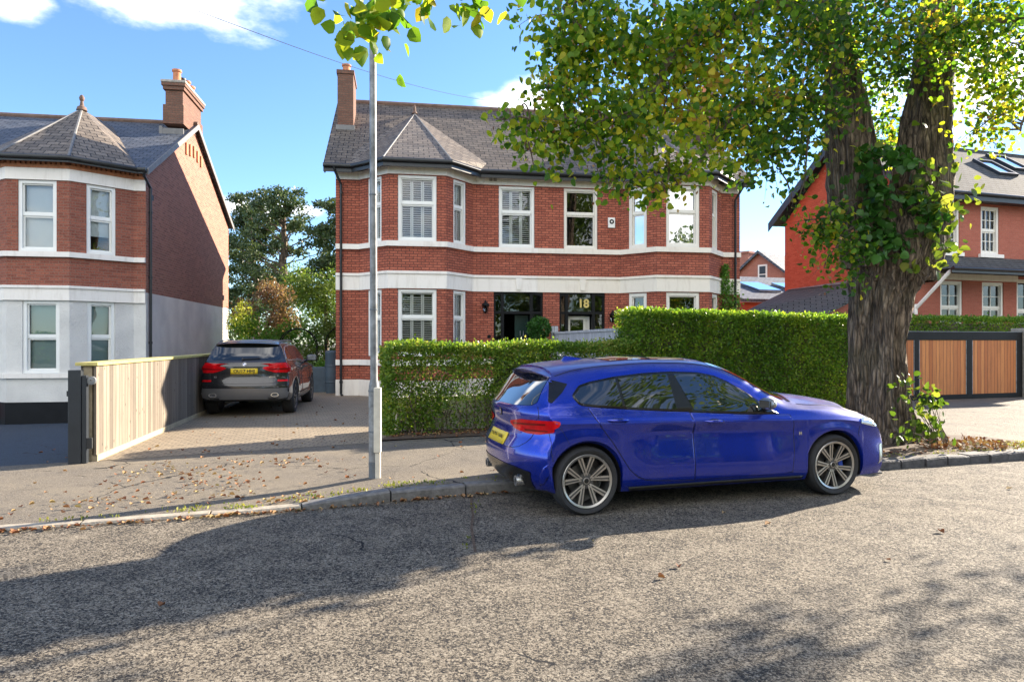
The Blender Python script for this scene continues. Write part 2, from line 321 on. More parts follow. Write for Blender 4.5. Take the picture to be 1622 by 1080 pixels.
M['lime_d'] = leaf_mat('deep green lime leaf', G((.022, .065, .012), (.035, .10, .016), (.06, .16, .02), (.13, .26, .03)), .5, nscale=.7)
M['lime_g'] = leaf_mat('fresh lime leaf', G((.04, .085, .012), (.07, .13, .018), (.14, .20, .03), (.30, .31, .06)), .5)
M['lime_o'] = leaf_mat('autumn lime leaf', G((.09, .20, .015), (.18, .29, .02), (.32, .40, .03), (.50, .45, .04), (.40, .22, .04)), .6)
M['ivy'] = leaf_mat('ivy leaf', G((.025, .085, .016), (.04, .13, .02), (.07, .19, .03)), .35, .35)
M['hedge'] = leaf_mat('privet leaf', G((.06, .14, .02), (.10, .21, .025), (.18, .30, .035), (.32, .38, .05)), .5, .35, nscale=1.5)
M['hedge_b'] = leaf_mat('tired privet leaf', G((.06, .12, .02), (.10, .20, .025), (.19, .29, .035), (.36, .34, .10)), .45, .35, nscale=1.5)
M['pine'] = leaf_mat('pine needles', G((.035, .06, .028), (.055, .09, .035), (.10, .13, .05)), .25, nscale=.4)
M['purple'] = leaf_mat('purple brown leaf', G((.13, .07, .055), (.2, .12, .08), (.3, .2, .11), (.14, .15, .05)), .35)
M['green_t'] = leaf_mat('mid green leaf', G((.05, .10, .02), (.10, .17, .03), (.2, .25, .05)), .4)
M['bright'] = leaf_mat('bright green leaf', G((.05, .14, .02), (.10, .24, .03), (.2, .34, .05)), .45)
M['yellow'] = leaf_mat('yellow green leaf', G((.12, .18, .02), (.22, .27, .04), (.34, .34, .06)), .45)
M['dead'] = leaf_mat('fallen leaf', G((.14, .05, .025), (.24, .10, .045), (.36, .22, .11), (.34, .28, .13)), .1, .8, nscale=1)
M['grassb'] = leaf_mat('grass blade', G((.09, .14, .03), (.22, .25, .05), (.38, .34, .10)), .3)
M['moss'] = simple('moss', (.22, .22, .05), .95, .4, 20, bump=.8)

# ------------------------------------------------------------ mesh helpers
def tag(o, label=None, cat=None, group=None, kind=None):
    if label: o['label'] = label
    if cat: o['category'] = cat
    if group: o['group'] = group
    if kind: o['kind'] = kind
    return o
def empty(name, loc, rz=0, label=None, cat=None, group=None):
    o = bpy.data.objects.new(name, None); COL.objects.link(o); o.location = loc; o.rotation_euler = (0, 0, rz); o.empty_display_size = .2
    return tag(o, label, cat, group)

class MB:
    def __init__(s): s.v = []; s.f = []; s.mi = []
    def add(s, vs, fs, mi=0):
        b = len(s.v); s.v += [tuple(p) for p in vs]; s.f += [tuple(b+i for i in f) for f in fs]; s.mi += [mi]*len(fs); return s
    def quad(s, a, b, c, d, mi=0): return s.add([a, b, c, d], [(0, 1, 2, 3)], mi)
    def poly(s, pts, mi=0): return s.add(pts, [tuple(range(len(pts)))], mi)
    def box(s, x0, x1, y0, y1, z0, z1, mi=0, T=None):
        vs = [(x0, y0, z0), (x1, y0, z0), (x1, y1, z0), (x0, y1, z0), (x0, y0, z1), (x1, y0, z1), (x1, y1, z1), (x0, y1, z1)]
        if T: vs = [T(*p) for p in vs]
        return s.add(vs, [(0, 3, 2, 1), (4, 5, 6, 7), (0, 1, 5, 4), (1, 2, 6, 5), (2, 3, 7, 6), (3, 0, 4, 7)], mi)
    def prism(s, pts, z0, z1, mi=0):
        n = len(pts); vs = [(x, y, z0) for x, y in pts]+[(x, y, z1) for x, y in pts]
        return s.add(vs, [tuple(range(n-1, -1, -1)), tuple(range(n, 2*n))]+[(i, (i+1) % n, n+(i+1) % n, n+i) for i in range(n)], mi)
    def tube(s, path, r, n=8, mi=0, caps=True):
        path = [Vector(p) for p in path]; rs = r if hasattr(r, '__len__') else [r]*len(path)
        b = len(s.v); prev = None
        for i, p in enumerate(path):
            d = (path[min(i+1, len(path)-1)]-path[max(i-1, 0)])
            d = d.normalized() if d.length > 1e-9 else Vector((0, 0, 1))
            if prev is None:
                a = Vector((0, 0, 1)) if abs(d.z) < .9 else Vector((1, 0, 0)); u = d.cross(a).normalized()
            else:
                u = (prev-d*prev.dot(d)); u = u.normalized() if u.length > 1e-6 else d.orthogonal().normalized()
            prev = u; w = d.cross(u)
            for k in range(n):
                t = 2*math.pi*k/n; s.v.append(tuple(p+(u*math.cos(t)+w*math.sin(t))*rs[i]))
        for i in range(len(path)-1):
            for k in range(n):
                a = b+i*n+k; c = b+i*n+(k+1) % n; s.f.append((a, c, c+n, a+n)); s.mi.append(mi)
        if caps:
            s.f.append(tuple(b+k for k in range(n-1, -1, -1))); s.mi.append(mi)
            e = b+(len(path)-1)*n; s.f.append(tuple(e+k for k in range(n))); s.mi.append(mi)
        return s
    def lathe(s, prof, n=24, mi=0, T=None, closed=False):
        b = len(s.v); m = len(prof)
        for k in range(n):
            t = 2*math.pi*k/n
            for r, z in prof:
                p = (r*math.cos(t), r*math.sin(t), z); s.v.append(tuple(T(*p)) if T else p)
        for k in range(n):
            k2 = (k+1) % n
            for i in range(m-1 if not closed else m):
                i2 = (i+1) % m
                s.f.append((b+k*m+i, b+k2*m+i, b+k2*m+i2, b+k*m+i2)); s.mi.append(mi)
        return s
    def build(s, name, mats, parent=None, smooth=False, bevel=0, angle=35):
        return mkobj(name, s.v, s.f, mats, parent, smooth, s.mi, bevel, angle)

def set_sharp(me, angle):
    bm = bmesh.new(); bm.from_mesh(me)
    for f in bm.faces: f.smooth = True
    for e in bm.edges:
        e.smooth = not (len(e.link_faces) == 2 and e.calc_face_angle(0) > R(angle))
    bm.to_mesh(me); bm.free()

def box_uv(me):
    uvl = me.uv_layers.new(name='UVMap')
    co = np.empty(len(me.vertices)*3); me.vertices.foreach_get('co', co); co = co.reshape(-1, 3)
    data = np.empty((len(me.loops), 2))
    for p in me.polygons:
        n = p.normal
        h = math.hypot(n.x, n.y)
        if h < .2: t = (1, 0, 0); b = (0, 1, 0)
        else:
            t = Vector((-n.y/h, n.x/h, 0)); b = n.cross(t)
        for li in p.loop_indices:
            c = co[me.loops[li].vertex_index]
            data[li] = (c[0]*t[0]+c[1]*t[1]+c[2]*t[2], c[0]*b[0]+c[1]*b[1]+c[2]*b[2])
    uvl.data.foreach_set('uv', data.ravel())

def mkobj(name, v, f, mats, parent=None, smooth=False, mi=None, bevel=0, angle=35, uv=True):
    me = bpy.data.meshes.new(name); me.from_pydata([tuple(p) for p in v], [], f); me.update()
    mats = mats if isinstance(mats, (list, tuple)) else [mats]
    for m in mats: me.materials.append(M[m] if isinstance(m, str) else m)
    if mi and len(mats) > 1: me.polygons.foreach_set('material_index', mi)
    if smooth: set_sharp(me, angle)
    if uv: box_uv(me)
    o = bpy.data.objects.new(name, me); COL.objects.link(o); o.parent = parent
    if bevel:
        b = o.modifiers.new('bevel', 'BEVEL'); b.width = bevel; b.segments = 2; b.limit_method = 'ANGLE'; b.angle_limit = R(40)
    return o

def fast(name, V, F, mat, parent=None, attr=None):
    """V (n,3) array, F (m,k) array of equal-size faces or list of such arrays."""
    me = bpy.data.meshes.new(name); Fs = F if isinstance(F, list) else [F]
    me.vertices.add(len(V)); me.vertices.foreach_set('co', np.asarray(V, dtype=np.float32).ravel())
    li = np.concatenate([f.ravel() for f in Fs]).astype(np.int32); tot = np.concatenate([np.full(len(f), f.shape[1]) for f in Fs]).astype(np.int32)
    me.loops.add(len(li)); me.loops.foreach_set('vertex_index', li)
    me.polygons.add(len(tot)); me.polygons.foreach_set('loop_start', np.concatenate([[0], np.cumsum(tot)[:-1]]).astype(np.int32)); me.polygons.foreach_set('loop_total', tot)
    me.update(calc_edges=True)
    if attr is not None:
        a = me.attributes.new('rnd', 'FLOAT', 'POINT'); a.data.foreach_set('value', np.asarray(attr, dtype=np.float32))
    me.materials.append(M[mat] if isinstance(mat, str) else mat)
    o = bpy.data.objects.new(name, me); COL.objects.link(o); o.parent = parent
    return o

def unit(a): return a/np.maximum(np.linalg.norm(a, axis=1, keepdims=True), 1e-9)
LEAF_H = np.array([(0, 0, 0), (.40, .10, .10), (.52, .45, .13), (.30, .82, .08), (0, 1.1, -.05), (-.30, .82, .08), (-.52, .45, .13), (-.40, .10, .10)])
LEAF_S = np.array([(0, 0, 0), (.30, .5, .06), (0, 1.0, 0), (-.30, .5, .06)])
def leaf_geo(C, size, up=None, spread=1.0, hang=0.0, shape='s', rnd=None, nrm=None):
    """C (n,3) centres. Each leaf is a small folded blade with its own direction."""
    n = len(C); sz = size*(.65+.7*rng.random(n))
    d = rng.normal(size=(n, 3)); d = unit(d)*spread
    d[:, 2] -= hang
    if nrm is not None: d += nrm
    d = unit(d)
    s = unit(np.cross(d, rng.normal(size=(n, 3)))); w = np.cross(s, d)
    if nrm is not None:   # lie roughly like shingles on the surface
        pass
    L = LEAF_H if shape == 'h' else LEAF_S
    V = C[:, None, :]+sz[:, None, None]*(L[None, :, 0:1]*s[:, None, :]+L[None, :, 1:2]*d[:, None, :]+L[None, :, 2:3]*w[:, None, :])
    k = len(L); base = (np.arange(n)*k)[:, None]
    if shape == 'h': F = [base+np.array([[0, 1, 2, 3, 4]]), base+np.array([[0, 4, 5, 6, 7]])]
    else: F = [base+np.array([[0, 1, 2, 3]])]
    r = rng.random(n) if rnd is None else rnd
    return V.reshape(-1, 3), F, np.repeat(r, k)
def leaves(name, C, size, mat, parent=None, **k):
    V, F, r = leaf_geo(np.asarray(C, dtype=float), size, **k); return fast(name, V, F, mat, parent, r)

def text_mesh(name, txt, mat, parent, loc, rot, size, ext=.004, offset=0.0, align='CENTER'):
    cu = bpy.data.curves.new(name, 'FONT'); cu.body = txt; cu.size = size; cu.extrude = ext; cu.align_x = align; cu.align_y = 'CENTER'; cu.offset = offset
    t = bpy.data.objects.new(name+'_tmp', cu); COL.objects.link(t)
    dg = bpy.context.evaluated_depsgraph_get(); me = bpy.data.meshes.new_from_object(t.evaluated_get(dg))
    bpy.data.objects.remove(t); bpy.data.curves.remove(cu); me.name = name
    me.materials.clear(); me.materials.append(M[mat])
    o = bpy.data.objects.new(name, me); COL.objects.link(o); o.parent = parent; o.location = loc; o.rotation_euler = rot
    return o
# ============================================================ GROUND
S = 'structure'
def sheet(name, pts, mat, z=0.0, zf=None):
    o = mkobj(name, [(x, y, (zf(x, y) if zf else z)) for x, y in pts], [tuple(range(len(pts)))], mat); return tag(o, kind=S)
KP = [(-60, -13.2), (-4.33, 5.77), (-1.99, 6.5), (-.73, 7.05), (.13, 7.36), (4.64, 8.56), (6.98, 9.3), (60, 26)]
def ky(x):
    for (a, b), (c, d) in zip(KP, KP[1:]):
        if a <= x <= c: return b+(d-b)*(x-a)/(c-a)
BP = [(-60, -9.0), (-6.9, 8.45), (-5.5, 9.05), (-2.2, 10.7), (-.55, 11.5), (5, 13.4), (12, 15.8), (60, 31)]   # back edge of the footpath
def by(x):
    for (a, b), (c, d) in zip(BP, BP[1:]):
        if a <= x <= c: return b+(d-b)*(x-a)/(c-a)
sheet('ground', [(-900, -900), (900, -900), (900, 900), (-900, 900)], 'earth', -.9)
def strip(name, mat, xs, y0, y1, z0, z1, m=6):
    v = []; f = []
    for x in xs:
        for j in range(m+1):
            t = j/m; v.append((x, y0(x)+(y1(x)-y0(x))*t, z0(x)+(z1(x)-z0(x))*t))
    for i in range(len(xs)-1):
        for j in range(m):
            a = i*(m+1)+j; f.append((a, a+m+1, a+m+2, a+1))
    return tag(mkobj(name, v, f, mat), kind=S)
xsr = list(np.arange(-60, 61, 2.0))
strip('road', 'road', xsr, lambda x: ky(x)-11.5, lambda x: ky(x)+.05, lambda x: 0.0, lambda x: 0.0, 1)
sm = MB()
sx = [(-.42, 7.1), (-.40, 6.7), (-.36, 6.3), (-.35, 5.9), (-.31, 5.5), (-.28, 5.2)]
for (a, b), (c, d) in zip(sx, sx[1:]): sm.quad((a-.012, b, .007), (c-.010, d, .007), (c+.012, d, .007), (a+.010, b, .007))
tag(sm.build('road_seam', 'soil'), kind=S)

def kz(x):      # kerb height: dropped in front of the drives
    if x < -2.3: return .025
    if x < -1.2: return .025+(x+2.3)/1.1*.085
    if x < 7.3: return .11
    if x < 8.3: return .11-(x-7.3)*.08
    return .03
xsp = sorted(set([-60, -40, -25, -15]+[round(x, 2) for x in np.arange(-9, 14, .45)]+[-5.5, -2.2, 20, 30, 45, 60]))
strip('footpath', 'pave', xsp, lambda x: ky(x)+.13, lambda x: by(x)+.03, lambda x: kz(x)-.002, lambda x: .03 if x < 5 else .04, 8)
# kerb: individual stones joined into one structure per type
def kerbrun(name, mat, x0, x1, step, w, gap=.008, jit=.006):
    m = MB(); x = x0
    while x < x1:
        s = step*(1+random.uniform(-.15, .15)); xe = min(x+s, x1)
        a = (x+gap, ky(x+gap)); b = (xe-gap, ky(xe-gap)); dx, dy = b[0]-a[0], b[1]-a[1]; L = math.hypot(dx, dy); nx, ny = -dy/L, dx/L
        za = kz(x)+random.uniform(-jit, jit); zb = kz(xe)+random.uniform(-jit, jit); o = random.uniform(-jit, jit)
        c = .018
        P = lambda p, n, z: (p[0]+nx*(n+o), p[1]+ny*(n+o), z)
        m.add([P(a, 0, -.1), P(b, 0, -.1), P(b, w, -.1), P(a, w, -.1), P(a, 0, za-c), P(b, 0, zb-c), P(b, c, zb), P(a, c, za), P(b, w, zb), P(a, w, za)],
              [(0, 1, 5, 4), (4, 5, 6, 7), (7, 6, 8, 9), (0, 4, 7, 9, 3), (1, 2, 8, 6, 5), (2, 3, 9, 8)])
        x = xe
    return tag(m.build(name, mat), kind=S)
kerbrun('kerb', 'kerb_l', -30, -2.0, .92, .14)
kerbrun('kerb', 'kerb', -2.0, 4.6, .85, .16)
kerbrun('kerb', 'sett', 4.6, 7.4, .33, .2, .012, .01)
kerbrun('kerb', 'kerb_l', 7.4, 30, .9, .14)
# plots behind the footpath
hx, hy = math.cos(R(9.18)), math.sin(R(9.18))
sheet('garden', [(-2.0, 10.75), (5, 13.4), (12, 15.8), (40, 26), (40, 80), (-25, 80), (-25, 33), (-11, 30), (-2.6, 20)], 'soil', .012)
sheet('lawn', [(-24, 29), (30, 29), (30, 79), (-24, 79)], 'lawn', .05)
sheet('driveway', [(-5.56, 9.0), (-2.1, 10.7), (-1.95, 14), (-2.3, 20.9), (-5.2, 20.6), (-6.0, 30), (-8.5, 30), (-7.9, 19.6)], 'block', .034)
sheet('forecourt', [(-6.95, 8.45), (-5.62, 9.0), (-7.5, 18), (-9, 19.6), (-24, 17.3), (-24, 3.0)], 'fore', zf=lambda x, y: .028-.05*max(0, y-by(max(x, -50))))
sheet('driveway_apron', [(5.9, 13.71), (12, 15.82), (25, 20.1), (25, 26), (8, 19.6), (6.6, 15)], 'apron', .035)
# the far side of the road
strip('far_footpath', 'pave', xsr, lambda x: ky(x)-14.5, lambda x: ky(x)-11.45, lambda x: .1, lambda x: .1, 1)

# ============================================================ BUILDING TOOLS
class Pl:
    """A wall plane in plan: origin p, unit direction e along the wall, outward normal on its right-hand side."""
    def __init__(s, p, e, off=0):
        s.p = Vector(p); s.e = Vector(e).normalized(); s.n = Vector((s.e.y, -s.e.x)); s.p = s.p+s.n*off
    def __call__(s, a, z, d=0):
        q = s.p+s.e*a+s.n*d; return (q.x, q.y, z)
    def T(s): return lambda a, d, z: s(a, z, d)
def wall_panel(m, P, a0, a1, z0, z1, holes=(), mi=0, depth=.12, rmi=None):
    xs = sorted({a0, a1, *[h[0] for h in holes], *[h[1] for h in holes]}); zs = sorted({z0, z1, *[h[2] for h in holes], *[h[3] for h in holes]})
    xs = [x for x in xs if a0 <= x <= a1]; zs = [z for z in zs if z0 <= z <= z1]
    for i in range(len(xs)-1):
        for j in range(len(zs)-1):
            cx, cz = (xs[i]+xs[i+1])/2, (zs[j]+zs[j+1])/2
            if any(h[0] < cx < h[1] and h[2] < cz < h[3] for h in holes): continue
            m.quad(P(xs[i], zs[j]), P(xs[i+1], zs[j]), P(xs[i+1], zs[j+1]), P(xs[i], zs[j+1]), mi)
    r = mi if rmi is None else rmi
    for (h0, h1, k0, k1) in holes:
        k0c, k1c = max(k0, z0), min(k1, z1)
        if k1c <= k0c: continue
        m.quad(P(h0, k0c), P(h0, k0c, -depth), P(h0, k1c, -depth), P(h0, k1c), r)
        m.quad(P(h1, k0c, -depth), P(h1, k0c), P(h1, k1c), P(h1, k1c, -depth), r)
        if k1 <= z1: m.quad(P(h0, k1), P(h1, k1), P(h1, k1, -depth), P(h0, k1, -depth), r)
        if k0 >= z0: m.quad(P(h0, k0, -depth), P(h1, k0, -depth), P(h1, k0), P(h0, k0), r)
def bars(m, P, a0, a1, z0, z1, w, d0, d1):
    T = P.T()
    m.box(a0, a0+w, d0, d1, z0, z1, T=T); m.box(a1-w, a1, d0, d1, z0, z1, T=T)
    m.box(a0+w, a1-w, d0, d1, z1-w, z1, T=T); m.box(a0+w, a1-w, d0, d1, z0, z0+w, T=T)
def window(root, P, a0, a1, z0, z1, fr='frame', inner='dark', glz='glass', fw=.075, label=None, upper=.42, grid=None, dep=.10):
    m = MB(); T = P.T(); g = .004
    bars(m, P, a0+g, a1-g, z0+g, z1-g, fw, -dep, -dep+.07)            # outer box frame
    zm = z1-(z1-z0)*upper
    m.box(a0+fw, a1-fw, -dep-.03, -dep+.025, zm-.03, zm+.03, T=T)   # meeting rail
    bars(m, P, a0+fw, a1-fw, zm+.031, z1-fw-.001, .04, -dep-.02, -dep+.02)
    bars(m, P, a0+fw, a1-fw, z0+fw+.001, zm-.031, .045, -dep-.05, -dep-.005)
    if grid:
        nx, nz = grid
        for (k0, k1) in ((z0+fw+.04, zm-.03), (zm+.03, z1-fw-.04)):
            for i in range(1, nx):
                x = a0+fw+.04+(a1-a0-2*fw-.08)*i/nx; m.box(x-.013, x+.013, -dep-.02, -dep+.012, k0, k1, T=T)
            for j in range(1, nz):
                z = k0+(k1-k0)*j/nz; m.box(a0+fw+.04, a1-fw-.04, -dep-.018, -dep+.01, z-.013, z+.013, T=T)
    w = m.build('window', fr, root)
    if label: w['label'] = label
    m = MB(); m.quad(P(a0+fw, z0+fw, -dep-.03), P(a1-fw, z0+fw, -dep-.03), P(a1-fw, z1-fw, -dep-.03), P(a0+fw, z1-fw, -dep-.03)); m.build('glass', glz, w)
    # what stands behind the glass
    if inner == 'shutter':
        zt = z1-fw-.02; zb = z0+fw+.02; zs = z1-(z1-z0)*.40; n = 3
        m = MB(); W_ = (a1-a0-2*fw-.03)/n; d0, d1 = -dep-.115, -dep-.085
        for (k0, k1) in ((zb, zs-.01), (zs+.01, zt)):
            for i in range(n):
                x0 = a0+fw+.015+W_*i+.003; x1 = x0+W_-.006; st = .042
                m.box(x0, x0+st, d0, d1, k0, k1, T=T); m.box(x1-st, x1, d0, d1, k0, k1, T=T)
                m.box(x0+st, x1-st, d0, d1, k1-.05, k1, T=T); m.box(x0+st, x1-st, d0, d1, k0, k0+.05, T=T)
                z = k0+.085
                while z < k1-.07:
                    vs = [P(x0+st, z-.013, d1-.004), P(x1-st, z-.013, d1-.004), P(x1-st, z+.004, d0+.0), P(x0+st, z+.004, d0+.0),
                          P(x0+st, z-.004, d1+.0), P(x1-st, z-.004, d1+.0), P(x1-st, z+.013, d0+.004), P(x0+st, z+.013, d0+.004)]
                    m.add(vs, [(0, 3, 2, 1), (4, 5, 6, 7), (0, 1, 5, 4), (2, 3, 7, 6)]); z += .064
        m.build('shutter', 'shutter', w)
    elif inner in ('blind', 'blind_g', 'halfblind', 'curtain'):
        m = MB(); b = z0+fw if inner != 'halfblind' else z0+(z1-z0)*.27
        m.box(a0+fw+.005, a1-fw-.005, -dep-.13, -dep-.122, b, z1-fw-.005, T=T); m.build('blind', 'blind_g' if inner == 'blind_g' else 'blind', w)
    return w
def band(m, path, d0, d1, z0, z1, mi=0):
    """a moulding that follows the wall line `path` (plan points, outward on the right), standing from d0 to d1 proud."""
    def off(d):
        out = []
        for i, p in enumerate(path):
            p = Vector(p); es = []
            if i > 0: es.append((p-Vector(path[i-1])).normalized())
            if i < len(path)-1: es.append((Vector(path[i+1])-p).normalized())
            ns = [Vector((e.y, -e.x)) for e in es]
            n = ns[0] if len(ns) == 1 else (ns[0]+ns[1]).normalized()
            k = 1/max(.3, n.dot(ns[0])); out.append(p+n*d*k)
        return out
    A, B = off(d0), off(d1); n = len(path)
    for i in range(n-1):
        a, b, c, d = A[i], A[i+1], B[i+1], B[i]
        m.add([(a.x, a.y, z0), (b.x, b.y, z0), (c.x, c.y, z0), (d.x, d.y, z0), (a.x, a.y, z1), (b.x, b.y, z1), (c.x, c.y, z1), (d.x, d.y, z1)],
              [(0, 1, 2, 3), (7, 6, 5, 4), (3, 2, 6, 7)], mi)
    for i, s in ((0, 1), (n-1, -1)):
        a, d = A[i], B[i]; q = [(a.x, a.y, z0), (d.x, d.y, z0), (d.x, d.y, z1), (a.x, a.y, z1)]
        m.poly(q if s > 0 else q[::-1], mi)
def offpath(path, d):
    m = MB(); band(m, path, 0, d, 0, 1); out = []
    n = len(path)
    for i in range(n-1):
        out.append(m.v[i*8+3][:2])
    out.append(m.v[(n-2)*8+2][:2]); return out
def gutter(root, path, z, r=.06):
    m = MB(); m.tube([(x, y, z) for x, y in path], r, 10); return m.build('gutter', 'gutter', root, True)
def downpipe(root, pts, r=.038, label=None):
    m = MB(); m.tube(pts, r, 10)
    vert = [(a, b) for a, b in zip(pts, pts[1:]) if abs(a[2]-b[2]) > 1.5]
    for a, b in vert:
        z = min(a[2], b[2])+.3
        while z < max(a[2], b[2]): m.tube([(a[0], a[1], z), (a[0], a[1], z+.07)], r*1.35, 10); z += 1.85
    o = m.build('downpipe', 'gutter', root, True)
    if label: o['label'] = label
    return o
def pots(m, xs, y, z, r=.13, h=.42):
    for x in xs:
        m.lathe([(r*.9, z), (r, z+.03), (r*.85, z+.1), (r*.8, z+h*.8), (r*1.02, z+h*.86), (r*1.02, z+h), (r*.75, z+h), (r*.72, z+h*.5)], 14, T=lambda a, b, c, X=x: (X+a, y+b, c))

# ============================================================ MAIN HOUSE (pair of red brick villas)
A9 = R(9.18)
H = empty('brick_house', (-5.19, 20.1, 0), A9, 'red brick pair with twin canted bays and cream bands, 18 over its right door', 'house')
WID = 12.74; DEP = 11.0; EZ = 6.76; RZ = 10.12; RY = 4.2
path = [(0, 0), (.69, 0), (1.54, -.92), (3.18, -.92), (4.05, 0), (8.70, 0), (9.56, -.92), (11.24, -.92), (12.1, 0), (WID, 0)]
pls = [Pl(a, Vector(b)-Vector(a)) for a, b in zip(path, path[1:])]
lens = [(Vector(b)-Vector(a)).length for a, b in zip(path, path[1:])]
FF = (4.50, 6.38); GF = (1.20, 3.12)
fl = lens[1]
wins = {  # segment: [(a0,a1,z0,z1,kind)]
 1: [(.36, .96, *FF, 's'), (.36, .96, *GF, 's')],
 2: [(.27, 1.37, *FF, 's'), (.27, 1.37, *GF, 's')],
 3: [(.34, .94, *FF, 's'), (.34, .94, *GF, 's')],
 4: [(.80, 1.91, *FF, 's'), (2.84, 3.92, *FF, 'm')],
 5: [(.30, .92, *FF, 'r'), (.30, .92, 1.4, 3.12, 'r')],
 6: [(.30, 1.38, *FF, 'r'), (.30, 1.38, 1.4, 3.12, 'r')],
 7: [(.32, .92, *FF, 'r'), (.32, .92, 1.4, 3.12, 'r')],
}
DOORS = [(.64, 2.18, .05, 3.17), (2.70, 4.16, .05, 3.17)]
m = MB()
for i, P in enumerate(pls):
    hs_ = [w[:4] for w in wins.get(i, [])]
    if i == 4: hs_ += DOORS
    wall_panel(m, P, 0, lens[i], 0, EZ+.02, hs_, 0, .16)
left = Pl((0, DEP), (0, -1)); right = Pl((WID, 0), (0, 1)); back = Pl((WID, DEP), (-1, 0))
for P, L in ((left, DEP), (right, DEP), (back, WID)): wall_panel(m, P, 0, L, 0, EZ+.02)
for X, s in ((0, 1), (WID, -1)):
    t = [(X, 0, EZ+.02), (X, DEP, EZ+.02), (X, RY, RZ-.06)]; m.poly(t if s < 0 else t[::-1])
m.build('wall', 'brick', H)
# interior liner so that rooms read as dim rooms
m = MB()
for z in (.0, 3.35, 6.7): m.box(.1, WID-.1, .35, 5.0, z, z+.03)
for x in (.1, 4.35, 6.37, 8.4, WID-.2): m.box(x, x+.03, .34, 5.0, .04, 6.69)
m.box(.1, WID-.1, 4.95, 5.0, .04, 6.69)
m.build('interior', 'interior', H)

def split_band(name, d0, d1, z0, z1):
    for k, (pa, mt) in enumerate((([(0.0, DEP*0), *path[1:5], (6.05, 0)], 'white'), ([(6.05, 0), *path[5:9], (WID, 0)], 'cream'))):
        m = MB(); band(m, pa, d0, d1, z0, z1); m.build(name, mt, H)
split_band('frieze_band', .002, .03, 6.40, EZ)
split_band('sill_band', .002, .085, 4.34, 4.49)
split_band('fascia_band', .002, .035, 3.14, 3.56)
split_band('band_moulding', .003, .075, 3.56, 3.635)
m = MB(); band(m, [(0, 0), *path[1:5], (4.69, 0)], .003, .06, .93, 1.09); m.build('sill_band', 'white', H)
m = MB(); band(m, [(0, 0), *path[1:5], (4.69, 0)], .003, .07, 0, .50); m.build('plinth', 'white', H)
m = MB(); band(m, [(8.21, 0), *path[5:9], (WID, 0)], .003, .06, .93, 1.09); m.build('sill_band', 'cream', H)
# keystones over doors
for x, mt in ((5.46, 'white'), (7.48, 'cream')):
    m = MB(); m.add([(x-.07, -.036, 3.2), (x+.07, -.036, 3.2), (x+.1, -.036, 3.555), (x-.1, -.036, 3.555), (x-.07, -.075, 3.2), (x+.07, -.075, 3.2), (x+.1, -.075, 3.555), (x-.1, -.075, 3.555)],
          [(0, 3, 2, 1), (4, 5, 6, 7), (0, 1, 5, 4), (1, 2, 6, 5), (2, 3, 7, 6), (3, 0, 4, 7)]); m.build('keystone', mt, H)
for i, ws in wins.items():
    for (a0, a1, z0, z1, k) in ws:
        if k == 's': window(H, pls[i], a0, a1, z0, z1, 'frame', 'shutter')
        elif k == 'm': window(H, pls[i], a0, a1, z0, z1, 'frame_c', 'dark', 'glass', label='cream sash window with plain dark panes')
        else: window(H, pls[i], a0, a1, z0, z1, 'frame_c', 'curtain' if z0 > 4 else 'dark', 'glass_sky' if z0 > 4 else 'glass', fw=.1)
